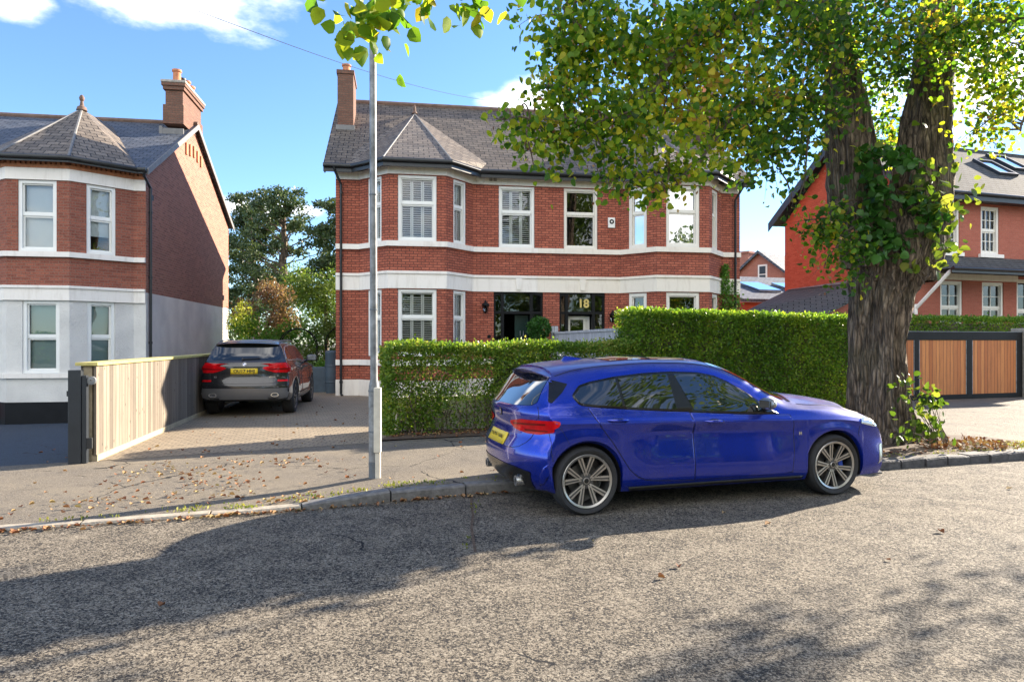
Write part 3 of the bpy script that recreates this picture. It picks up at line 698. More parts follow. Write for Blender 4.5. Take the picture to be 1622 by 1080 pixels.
# doors
P = pls[4]; T = P.T()
def arch(m, a0, a1, zs, rise, zt, d0, d1, n=10):
    """solid between a shallow arch and the top line zt"""
    for i in range(n):
        ta, tb = i/n, (i+1)/n; xa, xb = a0+(a1-a0)*ta, a0+(a1-a0)*tb
        za = zs+rise*(1-(2*ta-1)**2); zb = zs+rise*(1-(2*tb-1)**2)
        vs = [T(xa, d0, za), T(xb, d0, zb), T(xb, d0, zt), T(xa, d0, zt), T(xa, d1, za), T(xb, d1, zb), T(xb, d1, zt), T(xa, d1, zt)]
        m.add(vs, [(0, 3, 2, 1), (4, 5, 6, 7), (0, 1, 5, 4), (2, 3, 7, 6)])
for (a0, a1, z0, z1), mt, who in ((DOORS[0], 'black', 0), (DOORS[1], 'black', 1)):
    m = MB(); w = .06; d0, d1 = -.14, -.04
    bars(m, P, a0+.004, a1-.004, z0, z1-.004, w, d0, d1)
    xa, xb = (a0+.28, a1-.36) if who == 0 else (a0+.24, a1-.36)
    for x in (xa, xb): m.box(x-.045, x+.045, d0-.01, d1+.01, z0+w, z1-w, T=T)
    m.box(a0+w, a1-w, d0-.008, d1+.012, 2.47, 2.55, T=T)
    arch(m, a0+.01, a1-.01, z1-.16, .10, z1-.01, d1, d1+.02)
    ds = m.build('door_surround', mt, H)
    m = MB(); m.quad(P(a0+w, 2.5, -.1), P(a1-w, 2.5, -.1), P(a1-w, z1-w, -.1), P(a0+w, z1-w, -.1))
    m.quad(P(a0+w, z0+w, -.1), P(xa-.04, z0+w, -.1), P(xa-.04, 2.5, -.1), P(a0+w, 2.5, -.1)); m.quad(P(xb+.04, z0+w, -.1), P(a1-w, z0+w, -.1), P(a1-w, 2.5, -.1), P(xb+.04, 2.5, -.1))
    m.build('glass', 'glass', ds)
    if who == 0:
        m = MB(); x0, x1 = xa+.42, xb-.05
        m.box(x0, x1, -.32, -.27, .08, 2.44, T=T)
        for (k0, k1) in ((.25, 1.0), (1.15, 2.25)):
            for (u0, u1) in ((x0+.06, (x0+x1)/2-.03), ((x0+x1)/2+.03, x1-.06)): bars(m, P, u0, u1, k0, k1, .03, -.27, -.255)
        dr = m.build('door', 'door', H, bevel=.004); dr['label'] = 'dark green panelled door'
        m = MB(); m.tube([P((x0+x1)/2-.05, 1.95, -.25), P((x0+x1)/2-.05, 1.8, -.235), P((x0+x1)/2+.05, 1.8, -.235), P((x0+x1)/2+.05, 1.95, -.25)], .012, 8)
        m.build('door_knocker', 'galv', dr, True)
    else:
        m = MB(); bars(m, P, xa+.06, xb-.06, .1, 2.42, .11, -.34, -.28); m.box(xa+.6, xa+.68, -.34, -.285, .2, 2.32, T=T)
        m.box(xb+.08, xb+.12, -.34, -.28, .1, 2.42, T=T)
        dr = m.build('door', 'frame_c', H); dr['label'] = 'cream framed glazed inner door'
        m = MB(); m.quad(P(xa+.15, .2, -.31), P(xb-.15, .2, -.31), P(xb-.15, 2.33, -.31), P(xa+.15, 2.33, -.31)); m.build('glass', 'glass', dr)
        tx = text_mesh('house_number', '18', 'brass', H, P((xa+xb)/2+.12, 2.80, -.085), (R(90), 0, 0), .36, .006, .012)
# roof
def slope_z(y): return EZ+.02+(y+.32)*(RZ-EZ-.02)/(RY+.32)
m = MB(); x0, x1 = -.32, WID+.32; th = .07
fz = slope_z(-.32)
m.quad((x0, -.32, fz), (x1, -.32, fz), (x1, RY, RZ), (x0, RY, RZ)); m.quad((x1, DEP+.3, fz), (x0, DEP+.3, fz), (x0, RY, RZ), (x1, RY, RZ))
m.quad((x0, RY, RZ-th), (x1, RY, RZ-th), (x1, -.32, fz-th), (x0, -.32, fz-th)); m.quad((x1, RY, RZ-th), (x0, RY, RZ-th), (x0, DEP+.3, fz-th), (x1, DEP+.3, fz-th))
m.quad((x0, -.32, fz-th), (x1, -.32, fz-th), (x1, -.32, fz), (x0, -.32, fz))
for x, s in ((x0, 1), (x1, -1)):
    for q in ([(x, -.32, fz-th), (x, -.32, fz), (x, RY, RZ), (x, RY, RZ-th)], [(x, DEP+.3, fz), (x, DEP+.3, fz-th), (x, RY, RZ-th), (x, RY, RZ)]): m.poly(q if s > 0 else q[::-1])
roof = m.build('roof', 'slate', H)
m = MB(); m.tube([(x0, RY, RZ+.02), (x1, RY, RZ+.02)], .09, 8); m.build('ridge_tile', 'ridge', roof, True)
for x in (x0+.02, x1-.06):   # verge boards
    m = MB()
    m.add([(x, -.3, fz-.28), (x+.04, -.3, fz-.28), (x+.04, RY, RZ-.28), (x, RY, RZ-.28), (x, -.3, fz-th-.002), (x+.04, -.3, fz-th-.002), (x+.04, RY, RZ-th-.002), (x, RY, RZ-th-.002)], [(0, 1, 2, 3), (7, 6, 5, 4), (0, 4, 5, 1), (1, 5, 6, 2), (0, 3, 7, 4)])
    m.build('bargeboard', 'gutter', roof)
def bay_roof(path4, cx):
    p = offpath(path4, .32); p = [Vector(q) for q in p]
    e0 = Vector((p[0].x+.02, -.325)); e3 = Vector((p[3].x-.02, -.325))
    A = Vector((cx, 3.25, slope_z(3.25)+.10)); z = fz+.004
    # start the side hips on the main eave line, dropped under the main slates
    L = Vector((e0.x-.25, .1, slope_z(.1)-.02)); Rr = Vector((e3.x+.25, .1, slope_z(.1)-.02))
    a, b, c, d = (e0.x, e0.y, z), (p[1].x, p[1].y, z), (p[2].x, p[2].y, z), (e3.x, e3.y, z)
    m = MB(); m.poly([a, b, tuple(A), tuple(L)]); m.poly([b, c, tuple(A)]); m.poly([c, d, tuple(Rr), tuple(A)])
    for q0, q1 in ((a, b), (b, c), (c, d)): m.quad((q0[0], q0[1], z-.06), (q1[0], q1[1], z-.06), q1, q0)
    r = m.build('bay_roof', 'slate_hip', H)
    m = MB()
    for q in (b, c): m.tube([(q[0], q[1], q[2]-.01), (A.x, A.y, A.z-.015)], .032, 6)
    m.build('hip_tile', 'lead', r, True)
    m = MB(); m.lathe([(0, A.z-.05), (.1, A.z), (.07, A.z+.06), (.045, A.z+.1), (.05, A.z+.16), (.015, A.z+.3), (0, A.z+.32)], 12, T=lambda x, y, zz: (cx+x, 3.25+y, zz)); m.build('finial', 'ridge', r, True)
    # soffit and fascia
    m = MB(); m.poly([(e0.x, .1, z-.07), (p[1].x, p[1].y+.02, z-.07), (p[2].x, p[2].y+.02, z-.07), (e3.x, .1, z-.07)][::-1]); m.build('soffit', 'gutter', r)
    return e0, p, e3
e0, pL, e3 = bay_roof([(.69, 0), (1.54, -.92), (3.18, -.92), (4.05, 0)], 2.36)
f0, pR, f3 = bay_roof([(8.70, 0), (9.56, -.92), (11.24, -.92), (12.1, 0)], 10.4)
gp = [(x0, -.34), (e0.x, -.34), (pL[1].x, pL[1].y-.02), (pL[2].x, pL[2].y-.02), (e3.x, -.34), (f0.x, -.34), (pR[1].x, pR[1].y-.02), (pR[2].x, pR[2].y-.02), (f3.x, -.34), (x1, -.34)]
m = MB(); band(m, gp, -.05, 0.0, fz-.24, fz-.055); m.build('fascia', 'gutter', H)
m = MB(); m.box(x0, x1, -.3, -.002, fz-.15, fz-.12); m.build('soffit', 'gutter', H)
gutter(H, [(x, y-.055) for x, y in gp], fz-.07, .062)
def chimney(cx, y0, y1, w, zt, lab=None, n=1):
    m = MB(); zb = slope_z(y0)-.3
    m.box(cx-w/2, cx+w/2, y0, y1, zb, zt); m.box(cx-w/2-.03, cx+w/2+.03, y0-.03, y1+.03, zt+.001, zt+.12)
    c = m.build('chimney', 'brick_c', H)
    m = MB(); m.box(cx-w/2-.05, cx+w/2+.05, y0-.05, y0+.0, zb+.2, slope_z(y0)+.12); m.build('flashing', 'lead', c)
    for yy in ((y0+y1)/2-.2, (y0+y1)/2+.35):
        m = MB(); pots(m, [cx], yy, zt+.12, .15, .34); m.build('chimney_pot', 'terracotta', c, True)
    return c
chimney(.12, 2.0, 3.3, .50, 10.28); chimney(12.62, 2.0, 3.3, .5, 10.28)
downpipe(H, [(-.02, -.40, fz-.1), (.02, -.36, fz-.25), (.16, -.09, fz-.55), (.16, -.09, .1), (.2, -.2, .04)])
downpipe(H, [(WID-.05, -.40, fz-.1), (WID-.08, -.36, fz-.25), (WID-.2, -.09, fz-.6), (WID-.2, -.09, .1)])
# wall fittings
def lantern(x, z, label):
    m = MB(); y = -.16
    m.box(x-.045, x+.045, -.03, -.003, z-.12, z+.12); m.tube([(x, -.03, z-.05), (x, -.10, z-.14), (x, y, z-.12)], .014, 8)
    m.lathe([(.02, z-.13), (.05, z-.10), (.055, z-.09)], 6, T=lambda a, b, c: (x+a, y+b, c)); m.lathe([(.125, z+.10), (.11, z+.13), (.03, z+.20), (.018, z+.25), (0, z+.26)], 6, T=lambda a, b, c: (x+a, y+b, c))
    for k in range(6):
        t = k*math.pi/3; m.tube([(x+.055*math.cos(t), y+.055*math.sin(t), z-.09), (x+.11*math.cos(t), y+.11*math.sin(t), z+.10)], .006, 5)
    o = m.build('wall_lamp', 'black', H); o['label'] = label
    m = MB(); m.lathe([(.05, z-.09), (.10, z+.10)], 6, T=lambda a, b, c: (x+a, y+b, c)); m.build('lamp_glass', 'glass', o)
lantern(4.42, 2.62, 'black lantern left of the dark green door'); lantern(8.42, 2.35, 'black lantern right of the door marked 18')
def alarm(x, z, label, P=None):
    m = MB(); m.lathe([(0, -.07), (.09, -.065), (.125, -.04), (.13, -.003)], 20, T=lambda a, b, c: (x+a, c, z+b)); o = m.build('alarm_box', 'frame', H, True); o['label'] = label
    m = MB(); m.lathe([(.135, -.03), (.145, -.03), (.145, -.002), (.135, -.002)], 20, T=lambda a, b, c: (x+a, c, z+b)); m.build('alarm_rim', 'plastic', o, True)
alarm(4.28, 6.55, 'round white alarm box beside the left bay')
m = MB(); m.box(8.30, 8.52, -.07, -.003, 5.18, 5.50); ab = m.build('alarm_box', 'frame', H, bevel=.01); ab['label'] = 'square white alarm box right of the dark sash'
m = MB(); m.lathe([(.03, -.073), (.075, -.073), (.075, -.0705), (.03, -.0705)], 20, T=lambda a, b, c: (8.41+a, c, 5.37+b), closed=True); m.build('alarm_mark', 'black', ab)
for x in (4.55, 4.68, 8.12, 8.25):
    m = MB(); m.box(x, x+.1, -.04, -.031, 6.5, 6.62)
    for k in range(3): m.box(x+.01, x+.09, -.045, -.041, 6.515+k*.035, 6.53+k*.035)
    m.build('air_vent', 'stone', H)
m = MB(); m.lathe([(0, -.03), (.05, -.028), (.055, -.003)], 16, T=lambda a, b, c: (4.55+a, c, 1.78+b)); m.build('door_bell', 'black', H, True)

# ============================================================ LEFT HOUSE
HL = empty('rendered_house', (-10.338, 19.278, 0), A9, 'brick house with pebble dashed white ground floor, at the left edge', 'house')
WL = 8.6; DL = 9.3; EL = 6.42; RYL = 4.5; RZL = 9.15
pathL = [(-WL, 0), (-4.27, 0), (-3.05, -1.0), (-1.54, -1.0), (-.32, 0), (0, 0)]
pl_ = [Pl(a, Vector(b)-Vector(a)) for a, b in zip(pathL, pathL[1:])]; ln = [(Vector(b)-Vector(a)).length for a, b in zip(pathL, pathL[1:])]
FL = (3.98, 5.86); GL = (.78, 2.70)
wl_ = {2: [(.27, 1.20, *FL, 'blind'), (.38, 1.27, *GL, 'blind_g')],
       3: [(.40, 1.12, *FL, 'halfblind'), (.42, 1.10, *GL, 'blind_g')], 1: [(.4, 1.1, *FL, 'blind'), (.4, 1.1, *GL, 'blind_g')]}
mB = MB(); mR = MB()
for i, P in enumerate(pl_):
    hs_ = [w[:4] for w in wl_.get(i, [])]
    wall_panel(mB, P, 0, ln[i], 3.0, EL, hs_, 0, .14); wall_panel(mR, P, 0, ln[i], .02, 3.0, hs_, 0, .14)
side = Pl((0, 0), (0, 1))
mS = MB(); wall_panel(mS, side, 0, DL, 3.0, EL); mS.poly([(0, 0, EL), (0, DL, EL), (0, RYL, RZL-.06)])
for P, L in ((Pl((-WL, DL), (0, -1)), DL), (Pl((0, DL), (-1, 0)), WL)): wall_panel(mB, P, 0, L, 0, EL)
wall_panel(mR, side, 0, DL, .02, 3.0)
mB.poly([(-WL, DL, EL), (-WL, 0, EL), (-WL, RYL, RZL-.06)])
mB.build('wall', 'brick_l', HL); sw = mS.build('wall', 'brick_side', HL); sw['label'] = 'weathered brick gable side'; mR.build('wall', 'render', HL)['label'] = 'pebble dashed ground floor wall'
m = MB(); band(m, pathL+[(0, .02)][:0], .003, .04, -.75, .03); m.box(.003, .04, 0, DL, -.75, .03); m.build('plinth', 'black', HL)
m = MB(); band(m, pathL, .003, .035, 5.86, 6.17); m.build('frieze_band', 'white', HL)
m = MB(); band(m, pathL, .003, .09, 3.84, 3.975); m.build('sill_band', 'white', HL)
m = MB(); band(m, pathL, .003, .06, 2.70, 3.02); m.build('fascia_band', 'white', HL)
m = MB(); band(m, pathL, .003, .10, 3.02, 3.09); m.build('band_moulding', 'white', HL)
m = MB(); band(m, pathL, .003, .08, .66, .775); m.build('sill_band', 'white', HL)
m = MB(); band(m, pathL, .003, .06, 6.17, 6.26)
for i, P in enumerate(pl_):       # dentil course
    a = .04
    while a < ln[i]-.05: m.box(a, a+.07, .003, .075, 6.262, 6.33, T=P.T()); a += .12
m.build('dentil_course', 'terracotta', HL)
for i, ws in wl_.items():
    for (a0, a1, z0, z1, k) in ws: window(HL, pl_[i], a0, a1, z0, z1, 'frame', k, 'glass', fw=.085, upper=.5 if z0 < 2 else .48, label='sash with half drawn pale blind' if k == 'halfblind' else None)
def szl(y): return EL+(y+.3)*(RZL-EL)/(RYL+.3)
m = MB(); a, b = -WL-.2, .14; z = szl(-.3)
m.quad((a, -.3, z), (b, -.3, z), (b, RYL, RZL), (a, RYL, RZL)); m.quad((b, 2*RYL+.6, z), (a, 2*RYL+.6, z), (a, RYL, RZL), (b, RYL, RZL))
m.quad((b, -.3, z-.06), (b, -.3, z), (b, RYL, RZL), (b, RYL, RZL-.06)); m.quad((b, 2*RYL+.6, z), (b, 2*RYL+.6, z-.06), (b, RYL, RZL-.06), (b, RYL, RZL))
m.quad((a, RYL, RZL-.06), (b, RYL, RZL-.06), (b, -.3, z-.06), (a, -.3, z-.06)); m.quad((b, RYL, RZL-.06), (a, RYL, RZL-.06), (a, 2*RYL+.6, z-.06), (b, 2*RYL+.6, z-.06))
rl = m.build('roof', 'slate_b', HL)
m = MB(); m.tube([(a, RYL, RZL+.02), (b, RYL, RZL+.02)], .09, 8); m.build('ridge_tile', 'ridge', rl, True)
m = MB()
for s in (0, 1):
    y0_, y1_ = ((-.3, RYL), (2*RYL+.6, RYL))[s]
    m.add([(b+.002, y0_, z-.16), (b+.03, y0_, z-.16), (b+.03, y1_, RZL-.16), (b+.002, y1_, RZL-.16), (b+.002, y0_, z+.02), (b+.03, y0_, z+.02), (b+.03, y1_, RZL+.02), (b+.002, y1_, RZL+.02)], [(0, 1, 2, 3), (7, 6, 5, 4), (0, 4, 5, 1), (1, 5, 6, 2), (0, 3, 7, 4)])
m.build('bargeboard', 'lead', rl)
pL2 = [Vector(q) for q in offpath([(-4.27, 0), (-3.05, -1.0), (-1.54, -1.0), (-.32, 0)], .3)]
Ap = (-2.3, 1.5, 8.55); KB = (-2.3, 3.72, szl(3.72)+.0); zq = z+.004
a_, b_, c_, d_ = (pL2[0].x, -.31, zq), (pL2[1].x, pL2[1].y, zq), (pL2[2].x, pL2[2].y, zq), (pL2[3].x+.02, -.31, zq)
m = MB(); m.poly([a_, b_, Ap]); m.poly([b_, c_, Ap]); m.poly([c_, d_, Ap]); m.poly([d_, KB, Ap]); m.poly([KB, a_, Ap])
br = m.build('bay_roof', 'slate_hip', HL)
m = MB(); m.tube([b_, Ap], .035, 6); m.tube([c_, Ap], .035, 6); m.build('hip_tile', 'lead', br, True)
m = MB(); q = Ap; m.lathe([(0, q[2]-.05), (.15, q[2]-.04), (.12, q[2]+.06), (.06, q[2]+.1), (.04, q[2]+.24), (.06, q[2]+.26), (.075, q[2]+.33), (.05, q[2]+.4), (.0, q[2]+.44)], 14, T=lambda x, y, zz: (q[0]+x, q[1]+y, zz)); m.build('finial', 'ridge', br, True)
gpl = [(-WL, -.33), (a_[0], -.33), (pL2[1].x, pL2[1].y-.02), (pL2[2].x, pL2[2].y-.02), (d_[0], -.33), (b, -.33)]
m = MB(); band(m, gpl, -.04, 0, z-.14, z-.02); m.poly([(x, y, z-.06) for x, y in gpl]+[(b, 0, z-.06), (-WL, 0, z-.06)]); m.build('fascia', 'gutter', HL)
gutter(HL, [(x, y-.05) for x, y in gpl], z-.03, .058)
downpipe(HL, [(b-.06, -.36, z-.06), (b-.08, -.3, z-.2), (.07, .16, z-.45), (.07, .16, -.6)])
# chimney on the gable end
m = MB(); y0, y1 = 3.3, 5.5; zc = 9.92
m.box(-.62, .02, y0, y1, 8.80, 9.42); m.box(-.56, -.02, y0+.07, y1-.07, 9.421, zc); m.box(-.62, .04, y0, y1, zc+.001, zc+.12); m.box(-.66, .08, y0-.04, y1+.04, zc+.121, zc+.22)
ch = m.build('chimney', 'brick_c', HL)
m = MB(); m.box(-.68, .1, y0-.06, y1+.06, zc+.221, zc+.31); m.build('chimney_cap', 'stone', ch, bevel=.02)
for k in range(4):
    m = MB(); pots(m, [-.29], y0+.35+k*.5, zc+.31, .15, .46 if k != 1 else .36); m.build('chimney_pot', 'terracotta' if k != 1 else 'plastic', ch, True)
m = MB(); m.box(-.72, -.62, y0-.06, y0+.3, szl(y0)-.1, szl(y0)+.22); m.box(-.62, .03, y0-.05, y0-.001, szl(y0)-.15, szl(y0)+.16); m.build('flashing', 'lead', ch)
for k in range(5):
    m = MB(); m.box(.003, .05, 3.55+k*.42, 3.68+k*.42, 8.0-abs(k-2)*.06, 8.38-abs(k-2)*.06); m.build('corbel', 'terracotta', HL)
m = MB(); m.box(.003, .02, .4, .56, 5.7, 5.85); m.build('air_vent', 'black', HL)
m = MB(); m.box(.003, .02, 8.4, 8.55, 3.3, 3.5); m.build('air_vent', 'black', HL)

# ============================================================ RIGHT HOUSE
AR = R(17.35)
HR = empty('brick_house', (13.86, 23.46, 0), AR, 'brick house with small paned windows and skylights, behind the cedar gate', 'house')
WR = 12; DR = 6.6; ER = 6.75; RYR = 3.3; RZR = 9.6
Pf = Pl((0, 0), (1, 0)); wr = [(1.05, 2.0, 4.75, 6.45), (3.0, 3.88, 4.75, 6.45), (1.12, 2.14, 1.9, 3.75), (3.06, 4.10, 1.9, 3.75), (6.2, 7.1, 4.75, 6.45), (4.75, 5.9, 1.6, 3.9)]
m = MB(); wall_panel(m, Pf, 0, WR, 0, ER, wr, 0, .12); m2 = MB()
Ps = Pl((0, DR), (0, -1)); wall_panel(m2, Ps, 0, DR, 0, ER); m2.poly([(0, DR, ER), (0, 0, ER), (0, RYR, RZR-.05)])
wall_panel(m, Pl((WR, 0), (0, 1)), 0, DR, 0, ER); wall_panel(m, Pl((WR, DR), (-1, 0)), 0, WR, 0, ER); m.poly([(WR, 0, ER), (WR, DR, ER), (WR, RYR, RZR-.05)])
m.build('wall', 'brick_r', HR); m2.build('wall', 'brick_rs', HR)['label'] = 'vivid orange brick gable side'
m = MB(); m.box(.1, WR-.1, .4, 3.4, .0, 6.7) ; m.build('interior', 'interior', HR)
for w in wr:
    window(HR, Pf, *w, 'frame_c', 'dark', 'glass', fw=.09, upper=.5, grid=(3, 2) if w[2] > 4 else (2, 2))
    m = MB(); m.box(w[0]-.12, w[1]+.12, -.10, -.002, w[2]-.13, w[2]-.005); m.build('window_sill', 'white', HR)
m = MB(); ov = .5; zr = lambda y: ER+.05+(y+ov)*(RZR-ER-.05)/(RYR+ov)
a, b = -.45, WR+.4
m.quad((a, -ov, zr(-ov)), (b, -ov, zr(-ov)), (b, RYR, RZR), (a, RYR, RZR)); m.quad((b, 2*RYR+ov, zr(-ov)), (a, 2*RYR+ov, zr(-ov)), (a, RYR, RZR), (b, RYR, RZR))
m.quad((a, RYR, RZR-.08), (b, RYR, RZR-.08), (b, -ov, zr(-ov)-.08), (a, -ov, zr(-ov)-.08)); m.quad((b, RYR, RZR-.08), (a, RYR, RZR-.08), (a, 2*RYR+ov, zr(-ov)-.08), (b, 2*RYR+ov, zr(-ov)-.08))
rr = m.build('roof', 'slate_r', HR)
m = MB()
for (ya, yb) in ((-ov, RYR), (2*RYR+ov, RYR)):
    za, zb = zr(-ov), RZR
    m.add([(a-.03, ya, za-.34), (a+.0, ya, za-.34), (a+.0, yb, zb-.34), (a-.03, yb, zb-.34), (a-.03, ya, za+.03), (a, ya, za+.03), (a, yb, zb+.03), (a-.03, yb, zb+.03)], [(0, 1, 2, 3), (7, 6, 5, 4), (0, 4, 5, 1), (1, 5, 6, 2), (3, 2, 6, 7), (0, 3, 7, 4)])
    m.quad((a, ya, za-.09), (a, yb, zb-.09), (0, yb, zb-.09), (0, ya, za-.09))
m.box(a, b, -ov-.03, -ov+.02, zr(-ov)-.3, zr(-ov)-.02); m.box(a, b, -ov, 0, zr(-ov)-.26, zr(-ov)-.22)
m.build('bargeboard', 'anth', rr)
gutter(HR, [(a, -ov-.07, zr(-ov)-.1)[:2], (b, -ov-.07)], zr(-ov)-.08, .065)
m = MB(); m.tube([(a, RYR, RZR+.01), (b, RYR, RZR+.01)], .07, 8); m.build('ridge_tile', 'slate_r', rr, True)
sl_ = (RZR-ER-.05)/(RYR+ov)
def skylight(x0, x1, y0, y1):
    m = MB(); n = Vector((0, -sl_, 1)).normalized()
    def q(x, y, h): return (x+n.x*h, y+n.y*h, zr(y)+n.z*h)
    for (xa, xb, ya, yb) in ((x0, x0+.09, y0, y1), (x1-.09, x1, y0, y1), (x0+.09, x1-.09, y0, y0+.07), (x0+.09, x1-.09, y1-.07, y1)):
        vs = [q(xa, ya, .005), q(xb, ya, .005), q(xb, yb, .005), q(xa, yb, .005), q(xa, ya, .12), q(xb, ya, .12), q(xb, yb, .12), q(xa, yb, .12)]
        m.add(vs, [(4, 5, 6, 7), (0, 1, 5, 4), (1, 2, 6, 5), (2, 3, 7, 6), (3, 0, 4, 7)])
    s = m.build('skylight', 'anth', rr); m = MB(); m.quad(q(x0+.08, y0+.06, .07), q(x1-.08, y0+.06, .07), q(x1-.08, y1-.06, .07), q(x0+.08, y1-.06, .07)); m.build('glass', 'glass_sky', s)
skylight(5.3, 6.3, 1.1, 2.2); skylight(6.9, 7.9, 1.7, 2.9)
# lean-to porch roof over the ground floor front
m = MB(); zt, zb, yo = 4.62, 4.02, -1.25
m.quad((.15, yo, zb), (WR, yo, zb), (WR, -.01, zt), (.75, -.01, zt)); m.poly([(.15, -.01, zb), (.15, yo, zb), (.75, -.01, zt)])
m.quad((.15, yo, zb-.03), (.15, -.01, zb-.03), (WR, -.01, zb-.03), (WR, yo, zb-.03))
pr = m.build('porch_roof', 'slate_r', HR)
m = MB(); m.box(.1, WR, yo-.04, yo, zb-.14, zb+.02); m.tube([(.1, yo-.09, zb), (WR, yo-.09, zb)], .055, 8); m.build('gutter', 'gutter', pr)
m = MB(); m.box(.02, 4.6, -.16, -.003, 3.78, 4.0); m.build('fascia_band', 'cream', HR)
m = MB(); m.tube([(.25, -1.15, 3.98), (-.12, -.12, 2.75)], .06, 6); m.tube([(-.12, -.1, 2.9), (-.12, -.1, 2.55)], .08, 6); m.build('bracket', 'white', HR)
# side lean-to with its own slate roof
m = MB(); A_ = (-.004, 6.4, 3.86); B_ = (-5.9, 1.4, 2.62); C_ = (-3.9, -.3, 2.62); W_ = (-.004, 1.0, 3.86)
m.poly([B_, C_, W_]); m.poly([B_, W_, A_]); dn = lambda p: (p[0], p[1], p[2]-.09)
m.poly([dn(W_), dn(C_), dn(B_)]); m.poly([dn(A_), dn(W_), dn(B_)]); m.quad(dn(B_), dn(C_), C_, B_); m.quad(dn(C_), dn(W_), W_, C_); m.quad(dn(A_), dn(B_), B_, A_)
m.build('side_roof', 'slate_r', HR)
m = MB(); m.prism([(-5.5, 1.5), (-3.75, 0), (-.01, 1.15), (-.01, 5.9)], 0, 2.5); m.poly([(-3.75, 0, 2.5), (-.01, 1.15, 2.5), (-.01, 1.15, 3.72)]); m.build('wall', 'brick_r', HR)
m = MB(); m.quad((-.012, 6.4, 3.88), (-.2, 6.2, 3.84), (-.2, 1.0, 3.84), (-.012, 1.0, 4.02)); m.build('flashing', 'lead', HR)

# distant gable house between the two
FH = empty('brick_house', (15.25, 42, 0), R(-48), 'small distant gabled brick house with one narrow window, seen through the right gap', 'house')
m = MB(); w2 = 3.0; e = 4.75; r_ = 7.12
wall_panel(m, Pl((-w2, 0), (1, 0)), 0, 2*w2, 0, e); m.poly([(-w2, 0, e), (w2, 0, e), (0, 0, r_)])
wall_panel(m, Pl((w2, 0), (0, 1)), 0, 9, 0, e); wall_panel(m, Pl((-w2, 9), (0, -1)), 0, 9, 0, e); m.poly([(w2, 9, e), (-w2, 9, e), (0, 9, r_)])
m.build('wall', 'brick_far', FH)
m = MB(); k = (r_-e)/w2
m.quad((-w2-.3, -.25, e-.3*k), (0, -.25, r_+.08), (0, 9.2, r_+.08), (-w2-.3, 9.2, e-.3*k)); m.quad((0, -.25, r_+.08), (w2+.3, -.25, e-.3*k), (w2+.3, 9.2, e-.3*k), (0, 9.2, r_+.08))
m.add([(-w2-.3, -.28, e-.3*k-.1), (0, -.28, r_-.06), (w2+.3, -.28, e-.3*k-.1), (w2+.3, -.28, e-.3*k+.05), (0, -.28, r_+.12), (-w2-.3, -.28, e-.3*k+.05)], [(0, 1, 4, 5), (1, 2, 3, 4)])
m.build('roof', 'slate_b', FH)
m = MB(); m.box(-.10, .50, -.06, -.002, 5.15, 6.35); wv = m.build('window', 'white', FH); m = MB(); m.box(.0, .40, -.075, -.061, 5.25, 5.72); m.box(.0, .40, -.075, -.061, 5.78, 6.25); m.build('glass', 'anth', wv)
m = MB(); m.box(-1.9, -1.1, .6, 1.3, 4, 7.25); m.box(-1.98, -1.02, .52, 1.38, 7.251, 7.38); m.build('chimney', 'brick_far', FH)
OB = empty('outbuilding', (14.5, 33.5, 0), R(17), 'low extension with blue grey roof and skylights in front of the distant gabled house', 'building')
m = MB(); m.box(-3.6, 3.2, 0, 5, 0, 3.5); m.build('wall', 'brick_rs', OB)
m = MB(); m.add([(-3.9, -.3, 3.65), (3.3, -.3, 3.65), (3.3, 5.2, 5.3), (-3.9, 5.2, 5.3), (-3.9, -.3, 3.5), (3.3, -.3, 3.5), (3.3, 5.2, 5.15), (-3.9, 5.2, 5.15)], [(0, 1, 2, 3), (7, 6, 5, 4), (0, 4, 5, 1), (0, 3, 7, 4), (1, 5, 6, 2), (2, 6, 7, 3)]); ro = m.build('roof', 'slate_b', OB)
for x in (-1.9, .2):
    m = MB(); n = Vector((0, -1.65, 5.5)).normalized(); zz = lambda y: 3.65+(y+.3)*1.65/5.5
    p = [Vector((x, 1.2, zz(1.2))), Vector((x+1.3, 1.2, zz(1.2))), Vector((x+1.3, 3.0, zz(3.0))), Vector((x, 3.0, zz(3)))]
    m.add([tuple(q) for q in p]+[tuple(q+n*.14) for q in p], [(4, 5, 6, 7), (0, 1, 5, 4), (1, 2, 6, 5), (2, 3, 7, 6), (3, 0, 4, 7)]); m.build('skylight', 'glass_sky', ro)
# ============================================================ FENCES, GATES, LAMP POST
def at(u, v, Y): return Vector(((u-811)/1081*Y, Y, 1.6-(v-542)/1081*Y))
fa = math.atan2(6.25, -1.30)   # fence direction
F = empty('timber_fence', (-5.52, 9.0, 0), fa, 'pale timber board fence with yellowed capping along the left of the block paved drive', 'fence')
FLn = 10.2
m = MB(); m.box(0, FLn, -.035, 0, .10, 1.29); m.build('board_panel', 'fence', F)
m = MB(); m.box(0.02, FLn, .13, .155, .10, 1.29); m.build('board_panel', 'fence', F)
m = MB(); m.box(-.05, FLn, -.07, .20, 1.291, 1.335); m.build('capping', 'cap', F, bevel=.005)
m = MB(); m.box(0, FLn, -.05, .02, .0, .115); m.build('gravel_board', 'timber', F)
x = 0.02
while x < FLn:
    m = MB(); m.box(x, x+.09, .02, .125, 0, 1.28); m.build('post', 'timber', F); x += 2.4
GP = empty('gate_post', (-5.66, 8.86, 0), R(17), 'short anthracite metal gate post with roller bracket at the near end of the timber fence', 'gate post')
m = MB(); m.box(-.075, .075, -.06, .06, .03, 1.24); m.build('post', 'anth', GP, bevel=.006)
m = MB(); m.box(.078, .135, -.05, .05, .03, 1.17); m.build('channel', 'anth', GP, bevel=.006)
